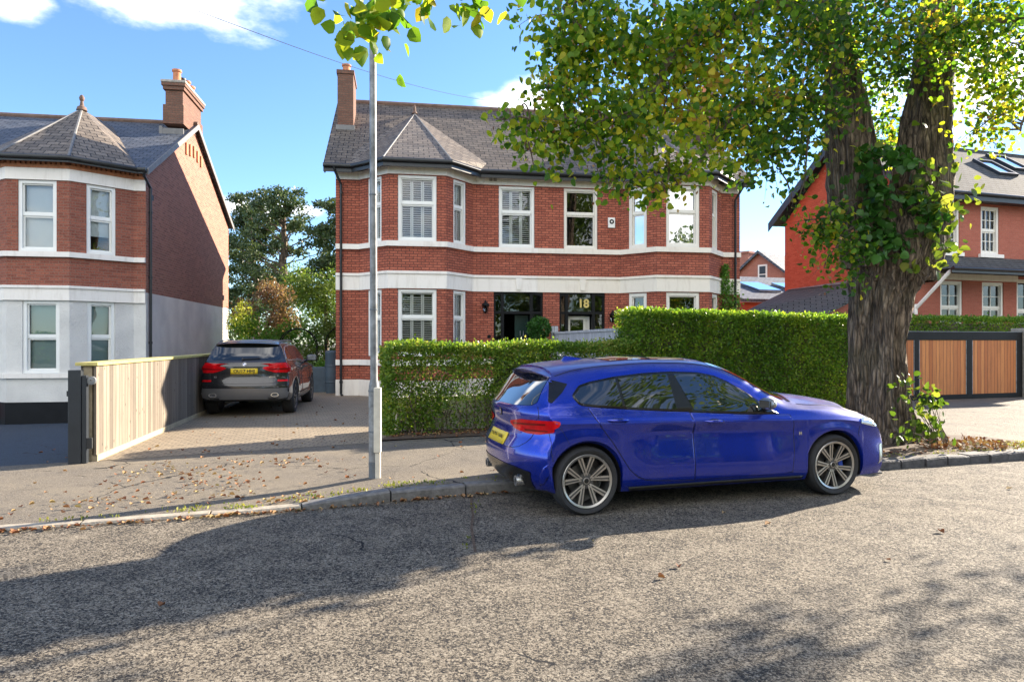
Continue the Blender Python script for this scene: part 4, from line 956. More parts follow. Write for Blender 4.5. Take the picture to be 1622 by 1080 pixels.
m = MB(); m.lathe([(.015, -.03), (.055, -.03), (.055, .03), (.015, .03)], 18, T=lambda a, b, c: (.18+a, c, 1.10+b), closed=True); m.box(.137, .2, -.02, .02, 1.06, 1.10); m.build('roller', 'galv', GP, True)
m = MB(); m.box(.137, .20, -.06, -.02, .22, .36); m.build('catch', 'plastic', GP, bevel=.004)
m = MB(); m.box(-.10, -.078, -.02, .02, .90, .97); m.build('latch', 'plastic', GP)

LP = empty('lamp_post', (-1.56, 7.74, .06), 0, 'galvanised lamp post with pale cable box, on the footpath left of the blue car', 'lamp post')
m = MB(); ln_ = [(0, 0), (.062, 0), (.062, 1.0), (.055, 1.06), (.042, 1.12), (.041, 1.3), (.036, 6.3), (0, 6.3)]
m.lathe([(max(r, .001), z) for r, z in ln_], 24, T=lambda a, b, c: (a-c*.004, b, c)); m.build('pole', 'galv', LP, True)
m = MB(); m.lathe([(.0635, 0), (.0635, .19)], 24, T=lambda a, b, c: (a, b, c)); m.build('pole_base', 'galv_d', LP, True)
m = MB(); m.box(.008, .085, -.088, -.012, .30, 1.03); m.box(.022, .078, -.075, -.015, 0, .299); m.build('cable_box', 'postcream', LP, bevel=.008)
for zz_ in (.16, .52, .98, 1.9, 3.2): m = MB(); m.lathe([(.0635 if zz_ < 1.05 else .0425, zz_), (.066 if zz_ < 1.05 else .045, zz_+.003), (.066 if zz_ < 1.05 else .045, zz_+.016), (.0635 if zz_ < 1.05 else .0425, zz_+.019)], 20, T=lambda a, b, c: (a-c*.004, b, c)); m.build('strap', 'galv_d', LP, True)
m = MB(); m.tube([(-.025, 0, 6.28), (-.03, 0, 6.45), (-.1, -.15, 6.55), (-.18, -.4, 6.58)], .025, 8); ar = m.build('lamp_arm', 'galv', LP, True)
m = MB(); m.lathe([(.001, -.05), (.10, -.04), (.13, .0), (.11, .05), (.04, .07), (.001, .07)], 16, T=lambda a, b, c: (-.2+a*.9, -.55+b*2, 6.6+c)); m.build('lamp_head', 'galv_d', ar, True)

GT = empty('timber_gate', (10.84, 18.4, 0), AR, 'sliding gate of warm cedar boards in a black steel frame, right of the tree', 'gate')
m = MB()
for (a, b) in ((-.55, -.47), (-.02, .13), (1.84, 2.03), (3.73, 3.93)): m.box(a, b, -.04, .04, .04, 1.88)
for (a, b) in ((-.47, -.02), (.13, 1.84), (2.03, 3.73)): m.box(a, b, -.04, .04, 1.66, 1.88); m.box(a, b, -.04, .04, .04, .16)
m.build('gate_frame', 'black', GT, bevel=.004)
m = MB(); m.box(-.56, 3.95, -.05, .05, 1.881, 1.90); m.build('top_rail', 'galv_d', GT)
for (a, b) in ((-.465, -.025), (.135, 1.835), (2.035, 3.725)):
    m = MB(); m.box(a, b, -.02, .02, .165, 1.655); p = m.build('board_panel', 'cedar', GT)
    for (c, d) in ((a, a+.025), (b-.025, b)):
        m = MB(); m.box(c, d, -.032, -.021, .165, 1.655); m.build('trim', 'galv', p)
m = MB(); m.box(3.99, 4.6, -.2, .35, 0, 2.0); gp_ = m.build('stone_pier', 'stone', None, bevel=.02); gp_.location = (10.84, 18.4, 0); gp_.rotation_euler = (0, 0, AR); tag(gp_, 'rough stone pier at the right end of the cedar gate', 'pier')

PF = empty('timber_fence', tuple(Vector((-5.19, 20.1, 0))+Vector((hx, hy, 0))*6.42), A9-R(90), 'silvery weathered board fence dividing the two front gardens by the doors', 'fence')
m = MB(); m.box(.75, 7.9, -.02, .02, .05, 1.84); m.build('board_panel', 'fence_g', PF)
m = MB(); m.box(.75, 7.9, -.05, .05, 1.841, 1.90); m.build('capping', 'fence_g', PF)
for x in (.62, 3, 5.4, 7.8):
    m = MB(); m.box(x, x+.12, -.09 if x < 1 else .021, .12, 0, 2.08 if x < 1 else 1.8); m.build('post', 'fence_g', PF)

# ============================================================ HEDGES
def hedge(name, p0, p1, w, hf, mat, dens, size, label, layers=3, core=True, stems=0, inner='hedge', bottom=.05, thin=None, group=None):
    p0 = Vector(p0); p1 = Vector(p1); L = (p1-p0).length; e = (p1-p0)/L; n = Vector((-e.y, e.x))
    root = empty(name, (p0.x, p0.y, 0), 0, label, 'hedge', group)
    pts = []; nr = []
    def add(cnt, fn):
        for _ in range(int(cnt)): q, v = fn(); pts.append(q); nr.append(v)
    def bulge(a, z, s): return (noise.noise(Vector((a*1.3, z*1.3, s)))*.10+noise.noise(Vector((a*4, z*4, s+9)))*.05)
    def put(a, b, z): q = e*a+n*b; return (q.x, q.y, z)
    for k in range(layers):
        d = k*.055
        def front():
            while True:
                a = random.uniform(0, L); z = bottom+(hf(a)-bottom)*random.random()**.9
                if thin and thin(a, z) > random.random(): continue
                break
            b = bulge(a, z, 0)*1.0+d+random.uniform(-.03, .03)+.05*max(0, .5-z)*2; return put(a, b, z), (-n.x, -n.y, .3)
        def backf():
            a = random.uniform(0, L); z = bottom+(hf(a)-bottom)*random.random(); return put(a, w-bulge(a, z, 5)-d, z), (n.x, n.y, .3)
        def top():
            a = random.uniform(0, L); b = random.uniform(0, w); z = hf(a)+bulge(a, b*2, 3)*.5-d+random.uniform(-.02, .035); return put(a, b, z), (0, 0, 1.2)
        def end():
            a = random.choice((0, L)); z = bottom+(hf(a)-bottom)*random.random(); b = random.uniform(0, w)
            return put(a+(d if a == 0 else -d)+bulge(b, z, 7)*(1 if a == 0 else -1), b, z), (e.x*(-1 if a == 0 else 1), e.y*(-1 if a == 0 else 1), .2)
        H_ = sum(hf(L*i/9) for i in range(10))/10
        add(dens*L*H_, front); add(dens*L*H_*.35, backf); add(dens*L*w*1.1, top); add(dens*2*w*H_, end)
    # stray shoots standing above the clipped top
    def shoot():
        a = random.uniform(0, L); b = random.uniform(0, w); return put(a, b, hf(a)+abs(random.gauss(0, .045))), (0, 0, 1.5)
    add(dens*L*.16, shoot)
    C = np.array(pts); N = np.array(nr)
    leaves('foliage', C, size, mat, root, nrm=N*.6)
    if core:
        m = MB(); nn = 24
        vs = []
        for i in range(nn+1):
            a = .12+(L-.24)*i/nn; h = hf(a)-.16
            for b, z in ((.2, .1), (.2, h), (w-.2, h), (w-.2, .1)): vs.append(put(a, b, z))
        fs = [(i*4+j, i*4+(j+1) % 4, i*4+4+(j+1) % 4, i*4+4+j) for i in range(nn) for j in range(4)]+[(0, 1, 2, 3), (nn*4+3, nn*4+2, nn*4+1, nn*4)]
        m.add(vs, fs); m.build('core', 'twig', root)
    if stems:
        m = MB()
        for _ in range(stems):
            a = random.uniform(.05, L-.05); b = random.uniform(.1, w-.15); x, y, _z = put(a, b, 0); pt = [(x, y, 0)]; h = hf(a)*random.uniform(.6, .97)
            for k in range(1, 5): pt.append((x+random.uniform(-.06, .06)*k, y+random.uniform(-.05, .05)*k, h*k/4))
            m.tube(pt, [.014, .012, .009, .006, .003], 5)
            for k in range(3):
                i = random.randint(1, 3); q = Vector(pt[i]); r_ = q+Vector((random.uniform(-.3, .3), random.uniform(-.25, .1), random.uniform(.05, .35))); m.tube([q, (q+r_)/2+Vector((0, 0, .03)), r_], [.006, .004, .002], 4)
        m.build('stems', 'twig', root)
    return root
hd = Vector((4.33, 1.52)).normalized()
hp0 = Vector((-2.0, 11.25)); hp1 = Vector((2.36, 12.9)); hp2 = Vector((7.6, 14.8))
def thin_low(a, z):
    t = noise.noise(Vector((a*1.6, z*2.2, 2.5)))*1.3+.2
    return max(0, min(.85, t-.1+(.35 if .2 < z < .6 and .6 < a < 3.0 else 0)+(.5 if z < .15 else 0)))
hedge('hedge', hp0, hp1, .75, lambda a: 1.53+.03*math.sin(a*3)+.02*a*.4, 'hedge_b', 1000, .052, 'lower straggly privet hedge with thin see-through base, between the drive and the taller hedge', layers=3, core=False, stems=80, thin=thin_low)
hedge('hedge', hp1+hd*.02, hp2, .95, lambda a: 2.20-.012*a, 'hedge', 900, .055, 'taller dense clipped green hedge behind the blue car, reaching the big tree', layers=3)
g0 = Vector((10.2, 19.3)); ge = Vector((math.cos(AR), math.sin(AR)))
hedge('hedge', g0-ge*1.0, g0+ge*9, 1.0, lambda a: 2.32, 'hedge', 420, .07, 'dark clipped hedge standing behind the cedar gate', layers=2)
# soil and leaf drift at the foot of the low hedge
bd = tag(mkobj('soil_border', [(-2.15, 10.82, .05), (5.2, 13.35, .05), (5.6, 14.2, .06), (-1.9, 11.9, .06)], [(0, 1, 2, 3)], 'soil'), kind=S)
# low pale wall seen through the low hedge
m = MB(); m.box(.25, 4.2, .85, 1.0, 0, .62); gw = m.build('garden_wall', 'white', None); gw.location = (hp0.x, hp0.y, 0); gw.rotation_euler = (0, 0, math.atan2(hd.y, hd.x)); tag(gw, 'low white wall showing through the thin base of the low hedge', 'wall')

# ============================================================ THE BIG STREET TREE
def bough(m, pts, rs, n=10, seg=6, wob=.0):
    """smooth tapering limb through control points"""
    P_ = [Vector(p) for p in pts]; out = []; rr = []
    for i in range(len(P_)-1):
        a = P_[max(i-1, 0)]; b = P_[i]; c = P_[i+1]; d = P_[min(i+2, len(P_)-1)]
        for k in range(seg):
            t = k/seg; q = .5*((2*b)+(-a+c)*t+(2*a-5*b+4*c-d)*t*t+(-a+3*b-3*c+d)*t**3)
            if wob: q = q+Vector((noise.noise(q*3), noise.noise(q*3+Vector((5, 5, 5))), noise.noise(q*3+Vector((9, 1, 4)))))*wob
            out.append(q); rr.append(rs[i]+(rs[i+1]-rs[i])*t)
    out.append(P_[-1]); rr.append(rs[-1]); m.tube(out, rr, n); return out
def loft(ctrl, n=72, dz=.04, amp=.03, flute=.05, seed=0):
    """bark-covered stem: ctrl = [(x,y,z,r)], displaced by stretched noise into real ridges"""
    zs = [c[2] for c in ctrl]; L = sum((Vector(a[:3])-Vector(b[:3])).length for a, b in zip(ctrl, ctrl[1:])); k = int(L/dz)
    V = []; F_ = []
    ts = np.linspace(0, len(ctrl)-1, k)
    for t in ts:
        i = min(int(t), len(ctrl)-2); f = t-i; a = ctrl[max(i-1, 0)]; b = ctrl[i]; c = ctrl[i+1]; d = ctrl[min(i+2, len(ctrl)-1)]
        q = [.5*(2*b[j]+(c[j]-a[j])*f+(2*a[j]-5*b[j]+4*c[j]-d[j])*f*f+(-a[j]+3*b[j]-3*c[j]+d[j])*f**3) for j in range(4)]
        for s in range(n):
            th = 2*math.pi*s/n; dx, dy = math.cos(th), math.sin(th)
            fl_ = noise.noise(Vector((dx*1.6+seed, dy*1.6, q[2]*.35)))*flute*2.2
            v = Vector((dx*q[3]*9+seed, dy*q[3]*9, q[2]*1.7)); rd = noise.noise(v)*amp+noise.noise(v*2.3)*amp*.6
            rid = -abs(noise.noise(Vector((dx*q[3]*17+seed*3, dy*q[3]*17, q[2]*1.5))))*amp*2.6+noise.noise(Vector((dx*q[3]*30, dy*q[3]*30, q[2]*5)))*amp*.4
            r = q[3]+fl_+rd+rid
            V.append((q[0]+dx*r, q[1]+dy*r, q[2]))
    for i in range(k-1):
        for s in range(n):
            a = i*n+s; b = i*n+(s+1) % n; F_.append((a, b, b+n, a+n))
    return V, F_
TR = empty('lime_tree', (5.55, 10.2, .1), 0, 'huge old lime tree with twin stems and turning leaves beside the blue car', 'tree')
def TL(p): return (p[0]-5.55, p[1]-10.2, p[2]-.1)
V1, F1 = loft([(5.60, 10.2, -.05, .74), (5.56, 10.2, .12, .59), (5.47, 10.2, .35, .44), (5.45, 10.2, .7, .39), (5.45, 10.2, 1.15, .375), (5.46, 10.2, 1.7, .375), (5.52, 10.2, 2.25, .42), (5.65, 10.2, 2.75, .54), (5.70, 10.2, 3.15, .58), (5.69, 10.25, 3.5, .52), (5.66, 10.3, 3.85, .28)], 110, .03, .028, .06, 1.3)
V2, F2 = loft([(5.35, 10.2, 2.7, .34), (5.24, 10.2, 3.3, .40), (5.14, 10.2, 3.9, .38), (5.06, 10.2, 4.8, .33), (4.95, 10.2, 5.6, .26), (4.8, 10.2, 6.6, .21), (4.5, 10.3, 8.2, .15), (4.3, 10.4, 10.5, .06)], 56, .05, .024, .04, 5.1)
V3, F3 = loft([(6.0, 10.2, 2.5, .30), (6.06, 10.2, 3.2, .42), (6.14, 10.25, 3.9, .43), (6.23, 10.3, 4.8, .36), (6.33, 10.3, 5.8, .29), (6.5, 10.4, 7.0, .24), (6.7, 10.4, 9, .16), (6.8, 10.5, 11.5, .06)], 56, .05, .024, .04, 8.7)
V4, F4 = loft([(6.02, 10.05, -.05, .30), (5.92, 10.08, .3, .19), (5.72, 10.1, .9, .12), (5.70, 10.1, 1.6, .12), (5.82, 10.1, 2.4, .15), (6.0, 10.15, 3.0, .17)], 40, .04, .02, .04, 3.1)
V5, F5 = loft([(5.0, 9.9, -.05, .22), (5.2, 10.0, .25, .18), (5.35, 10.05, .6, .14)], 30, .04, .02, .03, 6.1)
VV = []; FF_ = []
for v, f in ((V1, F1), (V2, F2), (V3, F3), (V4, F4), (V5, F5)):
    b = len(VV); VV += [TL(p) for p in v]; FF_ += [tuple(i+b for i in q) for q in f]
tk = mkobj('trunk', VV, FF_, 'bark', TR, uv=False)
tk.data.polygons.foreach_set('use_smooth', [True]*len(tk.data.polygons))
# burrs
blobs = [  # u, v, Y, radius, leaves, tone (0 green .. 1 autumn)
 (905, 35, 7.0, .55, 260, .8), (965, 15, 7.2, .8, 420, .7), (893, 88, 7.1, .32, 130, .8), (935, 95, 7.3, .5, 240, .9), (1000, 60, 7.5, .8, 520, .8),
 (880, 138, 6.9, .28, 90, .8), (925, 150, 7.2, .5, 240, .8), (965, 180, 7.4, .55, 300, .9), (785, 188, 6.6, .16, 40, .9), (815, 190, 6.7, .2, 60, .8), (840, 205, 6.8, .22, 70, .9), (870, 190, 6.9, .28, 110, .9),
 (880, 222, 6.9, .3, 120, .8), (922, 222, 7.1, .38, 170, 1), (955, 245, 7.2, .4, 180, .9), (1000, 215, 7.6, .5, 280, .9), (845, 262, 6.7, .12, 22, .8),
 (1060, 50, 8.0, .9, 600, .7), (1125, 40, 8.2, .9, 560, .5), (1075, 135, 8.0, .85, 560, 1), (1150, 125, 8.5, .9, 560, .6), (1050, 195, 7.9, .7, 420, 1),
 (1005, 258, 7.4, .3, 110, .9), (980, 300, 7.2, .14, 34, .9), (1015, 290, 7.3, .25, 90, 1), (1055, 262, 7.5, .32, 120, .9), (1045, 305, 7.3, .2, 60, 1), (1085, 285, 7.6, .22, 60, .9), (1115, 250, 8, .35, 120, .6), (1100, 205, 8.2, .5, 220, .7),
 (1150, 210, 8.6, .6, 300, .4), (1200, 60, 9.0, 1.1, 720, .25), (1230, 150, 9.2, .9, 520, .2), (1195, 215, 9.0, .55, 240, .2), (1180, 255, 8.9, .28, 70, .2), (1245, 225, 9.3, .55, 210, .2), (1225, 275, 9.2, .32, 60, .2), (1275, 262, 9.5, .35, 90, .2), (1265, 312, 9.3, .14, 16, .3),
 (1290, 80, 9.5, 1.0, 600, .2), (1275, 185, 9.5, .45, 150, .15), (1375, 40, 9.6, 1.0, 640, .2), (1400, 120, 10.9, .8, 420, .4), (1375, 190, 11.2, .6, 220, .5), (1420, 220, 11.3, .5, 160, .6),
 (1450, 40, 9.4, .8, 480, .4), (1500, 30, 9.4, .7, 360, .4), (1480, 75, 9.5, .4, 120, .5), (1545, 50, 9.3, .8, 380, .5), (1540, 110, 9.4, .5, 150, .5), (1590, 70, 9.3, .6, 190, .5), (1575, 140, 9.4, .4, 90, .8), (1600, 180, 9.4, .38, 80, .8), (1545, 165, 9.5, .38, 80, .7),
 (1540, 215, 9.5, .34, 70, .7), (1575, 235, 9.5, .18, 22, .7), (1615, 150, 9.3, .3, 60, .8), (1605, 10, 9.2, .7, 260, .4), (1240, 10, 8.6, .9, 420, .2), (1330, 0, 9.0, .9, 420, .2), (1150, -20, 8.2, .8, 360, .4),
 (1300, 335, 9.55, .3, 90, .3), (1275, 350, 9.45, .2, 40, .5), (1325, 370, 9.6, .38, 160, .15), (1295, 378, 9.5, .2, 50, .4), (1330, 415, 9.6, .33, 110, .15), (1305, 425, 9.5, .18, 36, .4), (1335, 452, 9.6, .15, 24, .2), (1256, 322, 9.4, .08, 8, .4),

 (1990, 250, 10.0, .6, 200, .4), (2080, 290, 10.3, .7, 220, .4)]
cent = [at(*b[:3]) for b in blobs]
mB_ = MB(); mains = [Vector((5.06, 10.2, 4.8)), Vector((4.9, 10.2, 5.9)), Vector((5.15, 10.1, 3.9)), Vector((4.6, 10.3, 7.6)), Vector((6.23, 10.2, 4.9)), Vector((6.35, 10.2, 6.0)), Vector((6.5, 10.3, 7.0)), Vector((5.3, 10.0, 3.4))]
# a few long limbs, then blob branches join the nearest limb point
limbs = []
limbs.append(bough(mB_, [TL(p) for p in ((5.0, 10.2, 5.4), (4.0, 9.6, 6.3), (2.9, 8.6, 5.7), (1.9, 7.9, 4.9), (1.3, 7.4, 4.1), (.7, 7.0, 3.85), (.15, 6.75, 3.75))], [.13, .10, .07, .045, .03, .018, .008], 8, wob=.1))
limbs.append(bough(mB_, [TL(p) for p in ((4.95, 10.2, 6.0), (3.6, 9.4, 7.4), (2.2, 8.2, 7.3), (1.1, 7.2, 6.3), (.7, 7.0, 5.2))], [.12, .09, .06, .035, .012], 8, wob=.12))
limbs.append(bough(mB_, [TL(p) for p in ((5.1, 10.1, 4.5), (4.5, 9.7, 5.0), (3.6, 9.2, 4.9), (2.8, 8.6, 4.5), (2.2, 7.9, 3.7), (1.7, 7.4, 3.3))], [.10, .08, .05, .035, .02, .01], 8, wob=.1))
limbs.append(bough(mB_, [TL(p) for p in ((6.33, 10.3, 5.9), (6.9, 9.8, 6.3), (7.3, 9.5, 5.9), (7.2, 9.4, 5.2), (7.0, 9.4, 4.5))], [.10, .07, .045, .03, .012], 8, wob=.1))
# the twig hanging down in front of the lamp post top
limbs.append(bough(mB_, [TL(p) for p in ((4.6, 10.3, 8.0), (3.0, 8.0, 7.6), (1.2, 5.8, 6.6), (0.0, 4.7, 5.2), (-.55, 4.35, 4.3), (-.80, 4.25, 3.75))], [.11, .08, .05, .025, .012, .005], 8, wob=.1))
limbs.append(bough(mB_, [TL(p) for p in ((0.6, 5.2, 5.9), (.1, 4.6, 4.6), (-.15, 4.3, 3.85))], [.015, .01, .003], 6, wob=.05))
LPs = [q for l in limbs for q in l]+[Vector(TL(p)) for p in mains]
PC = []; PT = []; PN = []
for b, c in zip(blobs, cent):
    cl = Vector(TL(c)); r = b[3]; j = min(LPs, key=lambda q: (q-cl).length)
    mid = (j+cl)/2+Vector((random.uniform(-.2, .2), random.uniform(-.2, .2), random.uniform(.0, .25)))
    rr0 = .010+.018*min(1.2, (j-cl).length)/1.2
    pth = bough(mB_, [j, mid, cl], [rr0, rr0*.6, .006], 6, 5, wob=.06)
    nt_ = max(3, int(7*r)+2); per = max(3, int(b[4]*(1.0 if (b[1] > 150 and b[0] < 1150) else 1.35)/nt_))
    for k in range(nt_):
        d = Vector((random.gauss(0, 1), random.gauss(0, .8), random.gauss(0, .75)-.15)).normalized(); L_ = r*random.uniform(.7, 1.25)
        e_ = cl+d*L_+Vector((0, 0, -.10*L_)); s_ = pth[random.randint(len(pth)//2, len(pth)-1)]
        mid2 = (s_+e_)/2+Vector((random.uniform(-.1, .1), random.uniform(-.1, .1), .08))*r
        tw = bough(mB_, [s_, mid2, e_], [.006, .004, .0015], 4, 4)
        for _ in range(per):
            t = random.random()**.6; i = t*(len(tw)-1); q = tw[int(i)]
            q = q+Vector((random.gauss(0, 1), random.gauss(0, 1), random.gauss(0, .8)-.3))*(.08+.15*r)
            PC.append(q); PT.append(b[5])
mB_.build('branches', 'twig', TR, True)
PC = np.array(PC); PT = np.array(PT)
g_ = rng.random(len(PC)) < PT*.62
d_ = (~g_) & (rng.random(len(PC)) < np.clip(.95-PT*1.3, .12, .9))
leaves('foliage', PC[~g_ & ~d_], .064, 'lime', TR, shape='h', hang=.55)
leaves('deep_green_foliage', PC[d_], .066, 'lime_d', TR, shape='h', hang=.55)['label'] = 'deeper green leaves'  # darker green leaf class, commonest where the crown has least autumn colour
leaves('autumn_foliage', PC[g_], .062, 'lime_o', TR, shape='h', hang=.55)['label'] = 'yellow and brown turning leaves'
# near hanging sprays
NS = []
for (u, v, Y, r, n) in ((590, 40, 4.25, .16, 26), (560, 52, 4.2, .10, 12), (612, 12, 4.25, .15, 24), (575, 20, 4.25, .1, 10), (540, 48, 4.2, .05, 4), (665, 0, 4.3, .06, 6), (685, 8, 4.3, .04, 4), (730, 10, 4.3, .07, 9), (765, 12, 4.3, .06, 7), (760, 32, 4.3, .03, 3), (600, -40, 4.3, .3, 40), (740, -40, 4.3, .25, 26), (500, -60, 4.2, .3, 20)):
    for _ in range(n): NS.append(Vector(TL(at(u, v, Y)))+Vector((random.gauss(0, 1), random.gauss(0, 1), random.gauss(0, 1)))*r*.6)
leaves('hanging_foliage', NS, .085, 'lime', TR, shape='h', hang=.8)
# seed bracts
bi = rng.choice(len(PC), 1500); leaves('seed_bracts', PC[bi]+rng.normal(size=(1500, 3))*.05, .05, 'dead', TR, hang=1.2)
# upper crown above the picture
UC = []
for _ in range(22):
    a = random.uniform(0, 2*math.pi); rr_ = random.uniform(.3, 4.2); c = Vector((-.6+rr_*math.cos(a), .2+rr_*math.sin(a)*.8, random.uniform(7.6, 12.5)-.1)); c.z -= rr_*.25
    if c.z < 7: c.z = 7+random.random()
    for _ in range(75): UC.append(c+Vector((random.gauss(0, .5), random.gauss(0, .5), random.gauss(0, .35))))
leaves('upper_foliage', UC, .17, 'lime_g', TR, hang=.5)
# ivy and shoots on the trunk
IV = []; 
for _ in range(1250):
    u = random.uniform(1335, 1495); v = random.uniform(228, 425); w = noise.noise(Vector((u*.02, v*.02, 4)))+.22-abs(u-1412)/130-max(0, v-395)/60
    if w < random.uniform(-.3, .12): continue
    q = at(u, v, 9.55+random.gauss(0, .12)+abs(u-1405)*.0018); IV.append(Vector(TL(q)))
leaves('ivy', IV, .098, 'ivy', TR, shape='h', hang=.7)
SH = []; m = MB()
for (u, v, r, n) in ((1440, 300, .22, 26), (1470, 325, .22, 28), (1500, 305, .16, 14), (1525, 330, .14, 12), (1545, 300, .08, 5), (1500, 345, .15, 12), (1488, 375, .15, 14), (1508, 395, .13, 12), (1492, 410, .1, 8), (1440, 420, .1, 8), (1425, 405, .06, 4), (1510, 262, .1, 6), (1480, 270, .15, 12), (1365, 240, .15, 12), (1460, 200, .05, 2)):
    c = Vector(TL(at(u, v, 9.5))); s = Vector(TL((5.9, 9.75, c.z-.15))); m.tube([s, (s+c)/2+Vector((0, 0, .05)), c], [.008, .005, .002], 5)
    for _ in range(n): SH.append(c+Vector((random.gauss(0, 1), random.gauss(0, .8), random.gauss(0, 1)))*r*.75)
m.build('shoots', 'twig', TR, True); leaves('shoot_foliage', SH, .105, 'lime_g', TR, shape='h', hang=.5)

# suckers at the foot of the trunk
SK = empty('sucker_shrub', (6.25, 9.75, .1), 0, 'clump of yellow green suckers sprouting at the foot of the big tree', 'shrub')
SP = []; m = MB()
for (u, v) in ((1435, 598), (1445, 612), (1428, 625), (1462, 618), (1437, 640), (1455, 650), (1475, 640), (1440, 665), (1470, 662), (1488, 652), (1430, 610), (1450, 685), (1475, 680), (1485, 640), (1465, 690), (1440, 700), (1485, 690), (1430, 680), (1478, 624), (1462, 636)):
    c = at(u, v, 9.45)-Vector((6.25, 9.75, .1)); s = Vector((random.uniform(-.25, .1), random.uniform(-.1, .1), 0)); m.tube([s, (s+c)/2+Vector((-.03, 0, .03)), c], [.007, .005, .002], 5)
    for _ in range(7): SP.append(c+Vector((random.gauss(0, .07), random.gauss(0, .08), random.gauss(0, .07))))
m.build('stems', 'twig', SK, True); leaves('foliage', SP, .085, 'lime_g', SK, shape='h', hang=.2)
DD = [Vector((random.uniform(-.55, .75), random.uniform(-.35, .45), random.uniform(0, .10))) for _ in range(500)]
leaves('dead_leaves', DD, .07, 'dead', SK, spread=.6)

# ============================================================ BACKGROUND PLANTS
def plant(name, loc, label, cat, blobs_, mat, size, trunk=None, dens=1.0, flat=1.0, group=None, hang=.0, tm='bark'):
    root = empty(name, loc, 0, label, cat, group); P3 = []
    for (x, y, z, r, n) in blobs_:
        k = int(n*dens); a = rng.normal(size=(k, 3)); a = unit(a)*(rng.random((k, 1))**.45); a[:, 2] *= flat; P3.append(a*r+np.array([x, y, z])+rng.normal(size=(k, 3))*r*.08)
    P3 = np.concatenate(P3); leaves('crown', P3, size, mat, root, hang=hang)
    if trunk:
        m = MB()
        for pts, rs in trunk: bough(m, pts, rs, 8, 5, wob=.15)
        m.build('trunk', tm, root, True)
    return root
def pine(loc, H_, wx, label, lean=0):
    bl = []; tr = [([(0, 0, 0), (.2+lean*.4, 0, H_*.4), (-.1+lean, 0, H_*.7), (lean, 0, H_*.95)], [.35, .3, .2, .06])]
    for k in range(85):
        t = random.uniform(.28, 1.0); a = random.uniform(0, 2*math.pi); r = wx*(1.08-t*.62)*random.uniform(.35, 1.0); z = H_*t
        c = Vector((lean*t+r*math.cos(a), r*math.sin(a)*.8, z+r*.10)); bl.append((*c, random.uniform(.4, .85), 170)); tr.append(([(lean*t*.8, 0, z-.9), (lean*t*.5+c.x*.5, c.y*.5, z-.35), tuple(c-Vector((0, 0, .1)))], [.05, .035, .015]))
    return plant('pine_tree', loc, label, 'tree', bl, 'pine', .20, tr, flat=.5)
random.seed(21)
pine((-15.2, 44, 0), 11.6, 4.6, 'tall dark spreading pine behind the drive, nearer the brick gable', .6)
pine((-10.2, 41, 0), 10.2, 3.6, 'dark pine partly hidden behind the left edge of the brick pair', .3)
pine((-18.5, 49, 0), 12.2, 3.2, 'thinner pine just showing beside the gable wall of the rendered house', 0)
plant('shrub_tree', (-11.2, 31, 0), 'purple brown bushy tree in the garden behind the parked dark car', 'tree', [(random.uniform(-1.25, 1.25), random.uniform(-.9, .9), random.uniform(1.2, 4.0), .62, 520) for _ in range(12)], 'purple', .11, [([(0, 0, 0), (0, 0, 1.5), (.4, 0, 3.2)], [.12, .1, .03]), ([(0, 0, .8), (-.5, 0, 2), (-.9, 0, 3.3)], [.08, .06, .02])])
plant('garden_tree', (-9.0, 33, 0), 'rounded green garden tree left of the brick pair', 'tree', [(random.uniform(-1.5, 1.3), random.uniform(-1, 1), random.uniform(2.0, 4.9), .8, 520) for _ in range(14)], 'green_t', .13, [([(0, 0, 0), (0, 0, 2), (0, 0, 4)], [.15, .12, .04])])
plant('shrub', (-11.6, 28.8, 0), 'yellow green upright shrub beside the gable wall', 'shrub', [(random.uniform(-.25, .35), random.uniform(-.4, .4), random.uniform(.6, 3.0), .40, 200) for _ in range(8)], 'yellow', .10)
plant('shrub', (-8.9, 26.5, 0), 'bright green leafy shrub spilling over behind the dark car', 'shrub', [(random.uniform(-1.9, 1.6), random.uniform(-.7, .7), random.uniform(.3, 2.5), .5, 420) for _ in range(18)], 'bright', .10)
plant('shrub', (-6.9, 24.5, 0), 'deep green shrub growing through the garden arch', 'shrub', [(random.uniform(-.75, .9), random.uniform(-.5, .5), random.uniform(.3, 2.3), .42, 360) for _ in range(12)], 'green_t', .09)
plant('small_shrub', (-6.2, 22.6, 0), 'small pale green shrub in front of the water butt', 'shrub', [(random.uniform(-.3, .3), 0, random.uniform(.5, 1.0), .24, 220) for _ in range(5)], 'bright', .07)
# far off woodland as one mass
WD = []
for _ in range(150):
    x = random.uniform(-60, 75); c = (x, random.uniform(76, 95), random.uniform(0, 3.2+2.2*noise.noise(Vector((x*.07, 0, 0)))+1.5)); k = 130
    a = unit(rng.normal(size=(k, 3)))*rng.random((k, 1))**.4*np.array([[2.4, 2, 1.8]]); WD.append(a+np.array(c))
WD = np.concatenate(WD); w_ = leaves('far_trees', WD, .5, 'pine', None); tag(w_, 'distant belt of trees on the skyline behind the houses', 'trees', kind='stuff')
# small far trees behind the distant gable
plant('far_tree', (29, 70, 0), 'small dark treetop above the distant gabled roof', 'tree', [(random.uniform(-2.4, 2.4), 0, random.uniform(8, 10.6), .8, 220) for _ in range(9)], 'pine', .25, [([(0, 0, 0), (0, 0, 5), (0, 0, 9)], [.3, .2, .08])])
